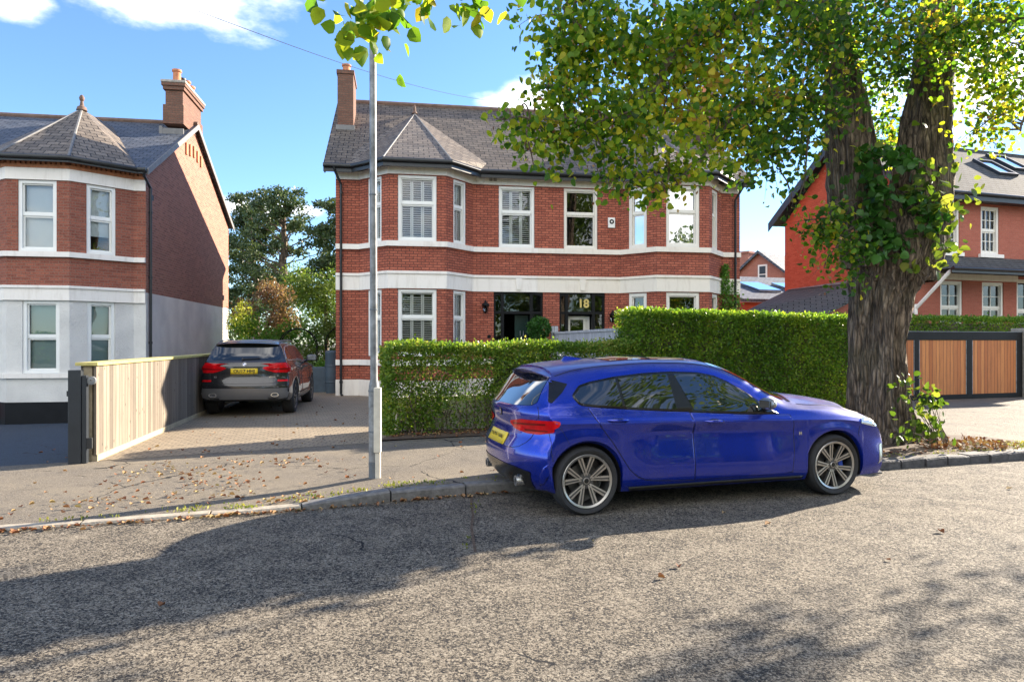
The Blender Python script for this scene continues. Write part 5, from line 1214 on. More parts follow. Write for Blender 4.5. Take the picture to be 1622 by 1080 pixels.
# creeper on the right hand corner of the pair
CRP = empty('creeper', tuple(Vector((-5.19, 20.1, 0))+Vector((hx, hy, 0))*12.1+Vector((.16, -.987, 0))*.12), A9, 'green creeper climbing the brick at the right corner beside the downpipe', 'climbing plant')
cp = []
for _ in range(2300):
    z = random.uniform(.6, 4.1); w = .42*(1-max(0, z-3.0)/1.3)
    cp.append((.12+random.gauss(0, 1)*w*.5+.1*math.sin(z*3), random.gauss(-.03, .06), z))
leaves('foliage', cp, .085, 'bright', CRP, hang=.6)
m = MB(); bough(m, [(.1, .0, 0), (.2, 0, 1.2), (.05, 0, 2.4), (.2, 0, 3.8)], [.03, .025, .015, .004], 6, 6, wob=.05); m.build('stem', 'twig', CRP, True)
# clipped bay ball
bx_ = Vector((-5.19, 20.1, 0))+Vector((hx, hy, 0))*5.95+Vector((.16, -.987, 0))*.75
BB = empty('topiary', (bx_.x, bx_.y, 0), 0, 'clipped bay ball on a bare stem by the dark green door', 'potted tree')
a = unit(rng.normal(size=(2600, 3)))*(.22+.14*rng.random((2600, 1))**.5); leaves('crown', a+np.array([0, 0, 2.0]), .065, 'ivy', BB)
m = MB(); m.tube([(0, 0, .4), (.01, 0, 1.1), (0, 0, 1.9)], [.025, .022, .018], 8); m.build('stem', 'twig', BB, True)
m = MB(); m.lathe([(.001, 0), (.17, 0), (.22, .46), (.24, .47), (.24, .52), (.20, .52), (.19, .42), (.001, .42)], 24); m.build('pot', 'plant_pot', BB, True)
# garden arches, water butt, planter
def arch_t(loc, r, hh, rz, label):
    root = empty('garden_arch', loc, rz, label, 'arch', 'thin black garden arches')
    for y in (-.2, .2):
        m = MB(); m.tube([(-r, y, 0), (-r, y, hh)]+[(-r*math.cos(t), y, hh+r*math.sin(t)) for t in np.linspace(0, math.pi, 14)][1:-1]+[(r, y, hh), (r, y, 0)], .018, 6); m.build('hoop', 'black', root, True)
    for t in np.linspace(0, math.pi, 7):
        m = MB(); m.tube([(-r*math.cos(t), -.2, hh+r*math.sin(t)), (-r*math.cos(t), .2, hh+r*math.sin(t))], .012, 5); m.build('rung', 'black', root, True)
arch_t((-7.35, 23.5, 0), .62, 1.45, R(9), 'thin black metal arch standing behind the parked dark car')
arch_t((-5.95, 24.2, 0), .62, 1.55, R(9), 'thin black metal arch half hidden by the corner of the brick pair')
WB = empty('water_butt', (-5.55, 21.15, 0), 0, 'slim blue grey water butt against the left corner of the brick pair', 'water butt')
m = MB(); m.lathe([(.001, .0), (.21, 0), (.235, .3), (.24, .8), (.225, 1.22), (.235, 1.24), (.235, 1.30), (.20, 1.34), (.001, 1.35)], 24); m.build('barrel', 'bin', WB, True)
m = MB(); m.lathe([(.243, .35), (.25, .36), (.25, .39), (.243, .4)], 24); m.lathe([(.243, .85), (.25, .86), (.25, .89), (.243, .9)], 24); m.build('hoops', 'bin', WB, True)
PLT = empty('planter', (-6.1, 21.6, 0), A9, 'tall dark trough planter between the dark car and the water butt', 'planter')
m = MB(); m.box(-.32, .28, -.2, .2, 0, .82); m.build('trough', 'bin', PLT, bevel=.02)

# opposite side of the road (seen in reflections)
def hedge_far(): pass
o_ = lambda x: (x, ky(x)-15.3)
hedge('hedge', Vector(o_(-24)), Vector(o_(30)), 1.2, lambda a: 1.9+.3*math.sin(a*.4), 'hedge', 60, .2, 'long garden hedge on the camera side of the road', layers=1)
for (x, y, H_, r, who) in ((15, -13.5, 14, 4.6, 'tallest'), (-16, -20, 11, 4.5, 'leftmost'), (3, -21, 9, 4, 'middle'), (34, -8, 12, 4.5, 'rightmost'), (-6, -19, 10, 4, 'second'), (8.5, -17, 10.5, 4, 'fourth'), (24, -12, 11, 4.5, 'sixth'), (13.6, -1.8, 14, 5.6, 'nearest')):
    plant('street_tree', (x, y, 0), who+' of the broad leafy trees on the camera side of the road', 'tree', [(random.uniform(-r, r)*.7, random.uniform(-r, r)*.7, random.uniform(H_*.22, H_*.92), 1.6, 330) for _ in range(24)], 'green_t', .3, [([(0, 0, 0), (.1, 0, H_*.4), (0, 0, H_*.8)], [.35, .28, .1])], group='trees opposite')
# ============================================================ CARS
def paint(name, col, metal=.45, rough=.28, flake=True):
    t = NT(name); v = t.coord('Object'); n = t.noise(v, 900, 1); n2 = t.noise(v, 3, 4)
    c = t.ramp(n, [(.35, tuple(x*.8 for x in col)), (.65, tuple(min(1, x*1.25) for x in col))])
    c = t.mix(t.math('MULTIPLY', t.ramp(n2, [(.5, (0, 0, 0)), (.8, (1, 1, 1))]), .10), c, (.25, .22, .18))   # light road dust
    # dust settled on the upward faces, streaky with dried rain
    g = t.n('ShaderNodeNewGeometry'); sx = t.n('ShaderNodeSeparateXYZ'); t.l(g.outputs['Normal'], sx.inputs[0])
    du = t.math('MULTIPLY', t.ramp(sx.outputs['Z'], [(.55, (0, 0, 0)), (.93, (1, 1, 1))]), t.math('ADD', t.math('MULTIPLY', t.noise(v, 5, 5, .7), .5), .12))
    c = t.mix(du, c, (.26, .25, .26))
    t.set(Base_Color=c, Metallic=t.math('SUBTRACT', metal, t.math('MULTIPLY', du, metal)), Roughness=t.math('ADD', rough, t.math('MULTIPLY', du, .5)))
    t.set(Coat_Weight=t.math('SUBTRACT', 1.0, t.math('MULTIPLY', du, .9)), Coat_Roughness=t.math('ADD', .03, t.math('MULTIPLY', du, .3)))
    return t.m
M['blue'] = paint('metallic royal blue paint', (.0, .020, .34), .62, .20)
M['darkpaint'] = paint('metallic dark grey paint', (.014, .014, .017), .3, .25)
M['carglass'] = simple('dark car glass', (.008, .010, .010), .02, .1, spec=.9)
M['carglass'].node_tree.nodes['Principled BSDF'].inputs['Coat Weight'].default_value = 1
M['carglass'].node_tree.nodes['Principled BSDF'].inputs['Coat Roughness'].default_value = .01
M['trim'] = simple('gloss black trim', (.010, .010, .011), .18, .1)
M['satin'] = simple('satin grey trim', (.16, .16, .165), .35, .1, metal=.4)
M['chrome'] = simple('bright trim', (.62, .63, .64), .22, .05, metal=.9)
M['rubber'] = simple('tyre rubber', (.022, .022, .023), .75, .25, 20, bump=.2, bs=90)
M['rim_b'] = simple('machined wheel face', (.46, .44, .41), .30, .08, metal=.75)
M['rim_d'] = simple('grey wheel paint', (.10, .10, .10), .35, .1, metal=.5)
M['caliper'] = simple('blue brake caliper', (.02, .06, .35), .35, .1)
M['redlamp'] = simple('red tail lamp', (.50, .004, .008), .12, .35, 9, spec=.25)
M['redlamp_d'] = simple('deep red tail lamp', (.14, .003, .005), .12, .2, spec=.25)
M['clearlamp'] = simple('clear headlamp', (.62, .64, .66), .08, .15, 20, metal=.5, coat=1)
M['plate'] = simple('yellow number plate', (.75, .55, .03), .35, .05)
M['ink'] = simple('black ink', (.006, .006, .006), .5, .05)
M['mirrorcap'] = simple('satin silver mirror cap', (.34, .33, .30), .28, .08, metal=.7)

def pch(xs, ys):
    xs = np.array(xs, float); ys = np.array(ys, float); h = np.diff(xs); d = np.diff(ys)/h; m = np.zeros(len(xs)); m[0] = d[0]; m[-1] = d[-1]
    for i in range(1, len(xs)-1):
        if d[i-1]*d[i] > 0:
            w1 = 2*h[i]+h[i-1]; w2 = h[i]+2*h[i-1]; m[i] = (w1+w2)/(w1/d[i-1]+w2/d[i])
    def f(x):
        x = min(max(x, xs[0]), xs[-1]); i = min(int(np.searchsorted(xs, x, 'right'))-1, len(xs)-2); i = max(i, 0)
        t = (x-xs[i])/h[i]; return float((2*t**3-3*t*t+1)*ys[i]+(t**3-2*t*t+t)*h[i]*m[i]+(-2*t**3+3*t*t)*ys[i+1]+(t**3-t*t)*h[i]*m[i+1])
    return f
SEG = [1, 1, 2, 3, 4, 3, 3, 3, 5, 3, 5, 5]
def car_body(name, C, root, mat):
    """C: dict of curves. Sections perpendicular to the length, ended by curved tail and nose faces."""
    xw = C['wheels']; Ra = C['arch']; zc = C['zc']
    def ctrl(X):
        W_, zb, zs = C['W'](X), C['zb'](X), C['zs'](X); zbelt, yb = C['zbelt'](X), C['W'](X)-C['dbelt'](X); zr, yr, zt = C['zr'](X), C['yr'](X), C['zt'](X)
        zs2 = zs-.055; dp = .012+.034*min(1, max(0, (min(abs(X-w) for w in xw)-.34)/.4))
        p = [(0, zb), (W_-.16, zb), (W_-.05, zb+.01), (W_-.012, zb+.09), (W_-.004, (zb+zs2)*.5-.06), (W_-dp, zs2-.05), (W_-.002, zs), (W_-.040, zs+.045), (yb, zbelt), ((yb*.55+yr*.45)+.012, zbelt*.55+zr*.45), (yr, zr), (yr*.62, zr+(zt-zr)*.78), (0, zt)]
        arch = 0
        for w in xw:
            if abs(X-w) < Ra: arch = max(arch, zc+math.sqrt(Ra*Ra-(X-w)**2))
        if arch > zb:
            top = zs; q = []
            for i, (y, z) in enumerate(p):
                if z < top and i <= 6:
                    nz = arch+(z-zb)/(top-zb)*(top-arch) if arch < top-.01 else z
                    # flare the lip
                    y = y+(C.get('flare', .012)*math.exp(-((nz-arch)/.05)**2) if i >= 2 else 0)
                    q.append((y, nz))
                else: q.append((y, z))
            p = q
        return p
    def section(X):
        p = ctrl(X); out = [p[0]]
        for i in range(len(p)-1):
            n = SEG[i]
            sharp = (i <= 2) or i in (5, 6)
            a = p[max(i-1, 0)]; b = p[i]; c = p[i+1]; d = p[min(i+2, len(p)-1)]
            if i == len(p)-2: d = (-b[0], b[1])
            for k in range(1, n+1):
                t = k/n
                if sharp: out.append((b[0]+(c[0]-b[0])*t, b[1]+(c[1]-b[1])*t))
                else:
                    q = [.5*(2*b[j]+(c[j]-a[j])*t*.6+(2*a[j]*0+0)*0) for j in (0, 1)]
                    m0 = [(c[j]-a[j])*.5*.8 for j in (0, 1)]; m1 = [(d[j]-b[j])*.5*.8 for j in (0, 1)]
                    out.append(tuple((2*t**3-3*t*t+1)*b[j]+(t**3-2*t*t+t)*m0[j]+(-2*t**3+3*t*t)*c[j]+(t**3-t*t)*m1[j] for j in (0, 1)))
        out[-1] = (0, out[-1][1]); return out
    x0, x1 = C['x0'], C['x1']
    xs = list(np.linspace(x0, x1, 96))
    for w in xw:
        xs = [x for x in xs if not (w-Ra-.03 < x < w+Ra+.03)]
        xs += [w+Ra*math.sin(t) for t in np.linspace(-math.pi/2, math.pi/2, 29)]+[w-Ra-.0015, w+Ra+.0015, w-Ra-.02, w+Ra+.02]
    xs = sorted(xs); tail, nose = C['tail'], C['nose']
    def cx(x, y, z): return min(max(x, tail(z, abs(y))), nose(z, abs(y)))
    V = []; n = None
    for X in xs:
        s = section(X); full = [(-y, z) for y, z in s]+[(y, z) for y, z in s[-2:0:-1]]; n = len(full)
        V += [(cx(X, y, z), y, z) for y, z in full]
    F_ = []; nb = sum(SEG[:2]); ml = []
    for i in range(len(xs)-1):
        for k in range(n):
            a = i*n+k; b = i*n+(k+1) % n; F_.append((b, a, a+n, b+n)); ml.append(1 if (k < nb or k >= n-nb) else 0)
    ns = len(section(xs[0])); cols = 22
    for i, (X, fn) in enumerate(((xs[0], tail), (xs[-1], nose))):
        s = section(X); base = len(V)
        for (y, z) in s:
            for c in range(cols+1):
                yy = -y+2*y*c/cols; V.append((fn(z, abs(yy)), yy, z))
        for r in range(ns-1):
            for c in range(cols):
                a = base+r*(cols+1)+c; q = (a, a+1, a+cols+2, a+cols+1); F_.append(q[::-1] if i == 0 else q); ml.append(0)
    me = bpy.data.meshes.new(name); me.from_pydata(V, [], F_); me.materials.append(M[mat]); me.materials.append(M['plastic']); me.polygons.foreach_set('material_index', ml)
    bm = bmesh.new(); bm.from_mesh(me); bmesh.ops.remove_doubles(bm, verts=bm.verts, dist=.0006); bmesh.ops.dissolve_degenerate(bm, edges=bm.edges, dist=.0004)
    bmesh.ops.recalc_face_normals(bm, faces=bm.faces)
    for f in bm.faces: f.smooth = True
    for e in bm.edges: e.smooth = not (len(e.link_faces) == 2 and e.calc_face_angle(0) > R(28))
    bv = BVHTree.FromBMesh(bm); bm.to_mesh(me); bm.free()
    o = bpy.data.objects.new(name, me); COL.objects.link(o); o.parent = root
    return o, bv
def rnd_poly(p, r=.02, k=3):
    out = []; n = len(p)
    for i in range(n):
        a, b, c = Vector(p[i-1]), Vector(p[i]), Vector(p[(i+1) % n]); d0 = min(r, (a-b).length*.4); d1 = min(r, (c-b).length*.4)
        s = b+(a-b).normalized()*d0; e = b+(c-b).normalized()*d1
        for j in range(k+1):
            t = j/k; out.append(tuple(s*(1-t)**2+b*2*t*(1-t)+e*t*t))
    return out
def patch(name, bv, poly, proj, off, mat, parent, cell=.05, r=.02, side=-1, thick=.0, label=None):
    """skin a 2D outline (side: x,z; rear/front: y,z; top: x,y) on to the body"""
    poly = rnd_poly(poly, r) if r else poly
    bm = bmesh.new(); vs = [bm.verts.new((a, b, 0)) for a, b in poly]; bm.faces.new(vs)
    lo = [min(p[i] for p in poly) for i in (0, 1)]; hi = [max(p[i] for p in poly) for i in (0, 1)]
    for i in (0, 1):
        c = lo[i]+cell
        while c < hi[i]-.002:
            nrm = (1, 0, 0) if i == 0 else (0, 1, 0); co = (c, 0, 0) if i == 0 else (0, c, 0)
            bmesh.ops.bisect_plane(bm, geom=bm.verts[:]+bm.edges[:]+bm.faces[:], plane_co=co, plane_no=nrm, dist=1e-5); c += cell
    D = {'side': Vector((0, -side, 0)), 'rear': Vector((1, 0, 0)), 'front': Vector((-1, 0, 0)), 'top': Vector((0, 0, -1))}[proj]
    for v in bm.verts:
        a, b = v.co.x, v.co.y
        P_ = {'side': Vector((a, b, 0)), 'rear': Vector((0, a, b)), 'front': Vector((0, a, b)), 'top': Vector((a, b, 0))}[proj]
        if proj == 'side': P_ = Vector((a, 0, b))
        o = P_-D*6
        h, nn, _i, _d = bv.ray_cast(o, D)
        if h is None:
            h, nn, _i, _d = bv.find_nearest(P_+(-D)*1.0)
        if nn.dot(D) > 0: nn = -nn
        v.co = h+nn*off
    bm.normal_update()
    for f in bm.faces:
        f.smooth = True
    fl = sum(1 for f in bm.faces if f.normal.dot(D) > 0)
    if fl > len(bm.faces)/2: bmesh.ops.reverse_faces(bm, faces=bm.faces)
    if thick:
        # turn the rim back into the body so that the panel has an edge
        be = [e for e in bm.edges if len(e.link_faces) == 1]; g = bmesh.ops.extrude_edge_only(bm, edges=be)
        for v in [x for x in g['geom'] if isinstance(x, bmesh.types.BMVert)]: v.co += D*thick
    me = bpy.data.meshes.new(name); bm.to_mesh(me); bm.free(); me.materials.append(M[mat])
    o = bpy.data.objects.new(name, me); COL.objects.link(o); o.parent = parent
    if label: o['label'] = label
    return o
def seam(bv, pts, proj, side=-1, r=.0035, name='panel_gap', parent=None, mat='ink', off=.0008, step=.03):
    D = {'side': Vector((0, -side, 0)), 'rear': Vector((1, 0, 0)), 'front': Vector((-1, 0, 0)), 'top': Vector((0, 0, -1))}[proj]
    P_ = []
    for a, b in zip(pts, pts[1:]):
        n = max(1, int(math.hypot(b[0]-a[0], b[1]-a[1])/step))
        for k in range(n): P_.append((a[0]+(b[0]-a[0])*k/n, a[1]+(b[1]-a[1])*k/n))
    P_.append(pts[-1]); out = []
    for a, b in P_:
        q = Vector((a, 0, b)) if proj == 'side' else (Vector((0, a, b)) if proj in ('rear', 'front') else Vector((a, b, 0)))
        h, nn, _i, _d = bv.ray_cast(q-D*6, D)
        if h is None: continue
        if nn.dot(D) > 0: nn = -nn
        out.append(h+nn*off)
    m = MB(); m.tube(out, r, 5); return m.build(name, mat, parent, True)
def smooth_pts(p, k=5):
    P_ = [Vector(q) for q in p]; out = []
    for i in range(len(P_)-1):
        a = P_[max(i-1, 0)]; b = P_[i]; c = P_[i+1]; d = P_[min(i+2, len(P_)-1)]
        for j in range(k):
            t = j/k; out.append(tuple(.5*((2*b)+(-a+c)*t+(2*a-5*b+4*c-d)*t*t+(-a+3*b-3*c+d)*t**3)))
    out.append(tuple(P_[-1])); return out

def make_wheel(root, x, y, z, Rt, Rr, wd, side, nsp=10, style='pair', rimm='rim_b', phase=0, cal=False):
    """side -1: outer face looks to -y"""
    T = lambda a, b, c: (x+a, y+side*c, z+b)
    m = MB(); m.lathe([(.06, .0), (Rr*.62, -.01), (Rr*.62, -.03), (.06, -.03)], 36, T=lambda a, b, c: T(a, b, c+.055-.05), closed=True)
    m.lathe([(Rr-.03, .10), (Rr-.012, -.10), (Rr-.03, -.11), (.10, -.11), (.10, -.08)], 40, T=T)
    w = m.build('wheel', 'rim_d', root, True)
    m = MB(); h = wd/2
    prof = [(Rr-.006, h-.022), (Rr+.012, h-.004), (Rr+.028, h+.004), ((Rr+Rt)/2+.008, h+.007), (Rt-.018, h-.006), (Rt-.005, h-.024), (Rt, h-.05), (Rt, -h+.05), (Rt-.018, -h+.006), ((Rr+Rt)/2, -h), (Rr-.006, -h+.03)]
    # flatten the contact patch
    def TT(a, b, c):
        if b < -Rt+.006: b = -Rt+.006
        return T(a, b, c)
    m.lathe(prof, 72, T=TT)
    for r_ in (Rt-.002,):
        pass
    m.build('tyre', 'rubber', w, True)
    m = MB(); rr_ = Rr
    m.lathe([(rr_-.026, h-.045), (rr_-.022, h-.012), (rr_-.004, h-.004), (rr_, h-.008), (rr_-.002, h-.03)], 72, T=T)
    sp = MB(); dk = MB()
    for k in range(nsp):
        if style == 'pair': th = phase+2*math.pi*(k//2)/(nsp/2)+(1 if k % 2 else -1)*.235
        else: th = phase+2*math.pi*k/nsp
        c, s_ = math.cos(th), math.sin(th)
        def q(r, t, d): return T(r*c-t*s_, r*s_+t*c, d)
        skew = 0 if style != 'pair' else ((1 if k % 2 else -1)*.012)
        r0, r1 = .045, rr_-.012; w0, w1 = .016, .026; f0, f1 = h-.040, h-.016
        vs = [q(r0, -w0-skew, f0), q(r1, -w1+skew, f1), q(r1, w1+skew, f1), q(r0, w0-skew, f0), q(r0, -w0-skew, f0-.03), q(r1, -w1+skew, f1-.035), q(r1, w1+skew, f1-.035), q(r0, w0-skew, f0-.03)]
        m.add([vs[0], vs[1], vs[2], vs[3]], [(0, 1, 2, 3), (3, 2, 1, 0)][:1])
        g = .35
        vi = [q(r0, -w0*g-skew, f0-.006), q(r1-.02, -w1*g+skew, f1-.006), q(r1-.02, w1*g+skew, f1-.006), q(r0, w0*g-skew, f0-.006)]
        m.v[-4:] = [tuple(p) for p in m.v[-4:]]
        # two bright edges with a darker groove between
        b = len(m.v)-4; a0, a1, a2, a3 = vs[:4]
        del m.f[-1:]; del m.mi[-1:]
        gl = [q(r0, -w0*g-skew, f0), q(r1-.015, -w1*g+skew, f1), q(r1-.015, w1*g+skew, f1), q(r0, w0*g-skew, f0)]
        m.add([a0, a1, gl[1], gl[0]], [(0, 1, 2, 3)]); m.add([gl[3], gl[2], a2, a3], [(0, 1, 2, 3)]); m.add([gl[1], a1, a2, gl[2]], [(0, 1, 2, 3)])
        dk.add([gl[0], gl[1], gl[2], gl[3], vi[0], vi[1], vi[2], vi[3]], [(0, 1, 5, 4), (2, 3, 7, 6), (4, 5, 6, 7), (1, 2, 6, 5)])
        dk.add(vs, [(0, 4, 5, 1), (3, 2, 6, 7), (4, 7, 6, 5)])
    m.lathe([(.001, h-.03), (.028, h-.03), (.032, h-.036)], 20, T=T)
    rim = m.build('rim', rimm, w, True, angle=20)
    dk.lathe([(.032, h-.040), (.072, h-.042), (.076, h-.07)], 24, T=T); dk.build('spoke_back', 'rim_d', w, True, angle=20)
    for k in range(5):
        th = phase+math.pi/5+2*math.pi*k/5; m2 = MB(); m2.lathe([(.011, h-.0405), (.0, h-.0405)], 8, T=lambda a, b, c: T(a+.052*math.cos(th), b+.052*math.sin(th), c))
    m = MB(); m.lathe([(.024, h-.0295), (.001, h-.029)], 16, T=T); cp_ = m.build('centre_cap', 'ink', w, True)
    if cal:
        m = MB(); pts = []
        for t in np.linspace(-.45, .45, 7): pts.append(T(Rr*.50*math.cos(t), Rr*.50*math.sin(t)-.02, .03))
        m.tube(pts, .035, 8); m.build('brake_caliper', 'caliper', w, True)
    return w
def roundel(parent, loc, n, r, up=Vector((0, 0, 1))):
    n = Vector(n).normalized(); u = up.cross(n).normalized(); w = n.cross(u); c = Vector(loc)
    def ring(r0, r1, d, a0=0, a1=2*math.pi, k=24):
        vs = []; fs = []
        for i in range(k+1):
            t = a0+(a1-a0)*i/k
            for rr in (r0, r1): vs.append(tuple(c+u*math.cos(t)*rr+w*math.sin(t)*rr+n*d))
        for i in range(k): fs.append((2*i, 2*i+2, 2*i+3, 2*i+1)[::-1])
        return vs, fs
    m = MB(); m.add(*ring(0, r, .002)); b = m.build('badge', 'ink', parent)
    m = MB(); m.add(*ring(r*.93, r, .004)); m.add(*ring(r*.58, r*.64, .004))
    for a in (0, math.pi): m.add(*ring(0, r*.58, .004, a, a+math.pi/2, 8))
    m.build('badge_ring', 'chrome', b); m = MB()
    for a in (math.pi/2, 3*math.pi/2): m.add(*ring(0, r*.58, .004, a, a+math.pi/2, 8))
    m.build('badge_field', 'caliper', b)
    return b

# ---------------- blue hatchback
BC = empty('parked_car', (.436, 7.148, 0), AR, 'glossy royal blue hatchback parked against the kerb in front of the hedges', 'car')
tz = pch([.15, .24, .36, .50, .62, .69, .80, .92, .985, 1.02, 1.12, 1.22, 1.29, 1.34, 1.45], [-.42, -.54, -.62, -.64, -.63, -.58, -.565, -.575, -.56, -.52, -.43, -.33, -.26, -.25, -.25])
nzf = pch([.12, .20, .30, .45, .61, .72, .81, .89, 1.5], [3.58, 3.72, 3.77, 3.78, 3.75, 3.68, 3.52, 3.28, 3.0])
Cb = dict(wheels=(0, 2.81), arch=.352, zc=.315, x0=-.64, x1=3.76, flare=.006,
  W=pch([-.7, -.5, -.35, 0, .5, 1.0, 1.6, 2.2, 2.81, 3.2, 3.5, 3.76], [.80, .86, .89, .905, .895, .885, .88, .89, .905, .90, .87, .80]),
  zb=pch([-.8, -.4, 0, 2.8, 3.2, 3.6], [.24, .20, .185, .175, .18, .19]),
  zs=pch([-.8, 0, 1, 2, 2.8, 3.6], [.86, .85, .83, .81, .795, .69]),
  zbelt=pch([-.8, -.3, 0, 1, 2, 2.4, 2.8, 3.2, 3.6], [1.00, 1.015, 1.00, .95, .905, .90, .88, .83, .74]),
  dbelt=pch([-.8, 0, 2.2, 2.8, 3.6], [.11, .085, .075, .085, .11]),
  zr=pch([-.8, -.45, 0, .4, .8, 1.1, 1.35, 1.6, 1.85, 2.1, 2.3, 2.5, 2.8, 3.2, 3.6], [1.25, 1.27, 1.335, 1.365, 1.38, 1.375, 1.36, 1.315, 1.215, 1.08, .99, .955, .935, .875, .78]),
  yr=pch([-.8, -.3, .3, 1.1, 1.6, 2.0, 2.3, 2.6, 3.2, 3.6], [.53, .565, .595, .59, .60, .65, .69, .70, .66, .55]),
  zt=pch([-.8, -.45, 0, .4, .8, 1.2, 1.45, 1.7, 2.0, 2.2, 2.4, 2.6, 3.0, 3.3, 3.6], [1.315, 1.34, 1.40, 1.43, 1.45, 1.445, 1.43, 1.37, 1.25, 1.15, 1.06, 1.035, .985, .92, .825]),
  tail=lambda z, y: tz(z)+.27*(min(y, .95)/.9)**3.2*(1 if z < 1.0 else max(.35, 1-(z-1.0)*2.5)),
  nose=lambda z, y: nzf(z)-.36*(min(y, .95)/.9)**2.6)
body, bv = car_body('body', Cb, BC, 'blue')
def px2s(pts, off):   # traced outline (photo pixels) to side-view metres on a plane `off` inboard of the wheel face
    ca, sa_ = math.cos(AR), math.sin(AR); out = []
    O_ = (.704, 6.289); n = (sa_, -ca); P_ = (O_[0]-n[0]*off, O_[1]-n[1]*off)
    for u, v in pts:
        k = (u-811)/1081; t = (k*P_[1]-P_[0])/(ca-k*sa_); Y = P_[1]+sa_*t; out.append((t, 1.6-(v-542)*Y/1081))
    return out

DLO = [(-0.112, 1.095), (-0.014, 1.190), (0.101, 1.222), (0.381, 1.268), (0.667, 1.294), (0.984, 1.306), (1.303, 1.296), (1.488, 1.262), (1.64, 1.200), (1.831, 1.090), (1.985, 0.977), (2.13, 0.880), (2.14, 0.862), (1.772, 0.874), (1.33, 0.900), (0.787, 0.935), (0.408, 0.963), (0.098, 0.990), (-0.052, 1.010)]
def inset(poly, d):
    c = Vector((sum(p[0] for p in poly)/len(poly), sum(p[1] for p in poly)/len(poly))); out = []
    n = len(poly)
    for i in range(n):
        a, b, e = Vector(poly[i-1]), Vector(poly[i]), Vector(poly[(i+1) % n]); d1 = (b-a).normalized(); d2 = (e-b).normalized()
        n1 = Vector((-d1.y, d1.x)); n2 = Vector((-d2.y, d2.x)); nn = (n1+n2); nn = nn.normalized() if nn.length > .01 else n1
        if (c-b).dot(nn) < 0 and abs((c-b).dot(nn)) > .02: nn = -nn
        out.append(tuple(b+nn*d/max(.5, abs(nn.dot(n1)))))
    return out
def clip_x(poly, x0, x1, s0=0, s1=0):
    """cut an outline between two slanting lines x = x0 + s0*(1.1-z) and x = x1 + s1*(1.1-z)"""
    def cut(P_, f):
        out = []
        for i in range(len(P_)):
            a, b = P_[i-1], P_[i]; fa_, fb_ = f(a), f(b)
            if (fa_ >= 0) != (fb_ >= 0):
                t = fa_/(fa_-fb_); out.append((a[0]+(b[0]-a[0])*t, a[1]+(b[1]-a[1])*t))
            if fb_ >= 0: out.append(b)
        return out
    p = cut(poly, lambda q: q[0]-(x0+s0*(1.1-q[1]))); return cut(p, lambda q: (x1+s1*(1.1-q[1]))-q[0])
def spline_closed(p, k=4):
    n = len(p); out = []
    for i in range(n):
        a, b, c, d = [Vector(p[(i+j) % n]) for j in (-1, 0, 1, 2)]
        for j in range(k):
            t = j/k; out.append(tuple(.5*((2*b)+(-a+c)*t+(2*a-5*b+4*c-d)*t*t+(-a+3*b-3*c+d)*t**3)))
    return out
REAR_DOOR = [(.03, .985), (.125, .826), (.26, .65), (.36, .50), (.43, .40), (.51, .329), (.60, .295), (.697, .282), (1.138, .255), (1.138, .771), (1.11, .915), (.787, .932), (.408, .960)]
FRONT_DOOR = [(1.146, .255), (2.272, .272), (2.298, .50), (2.298, .741), (2.265, .86), (1.772, .870), (1.33, .896), (1.118, .912), (1.146, .771)]
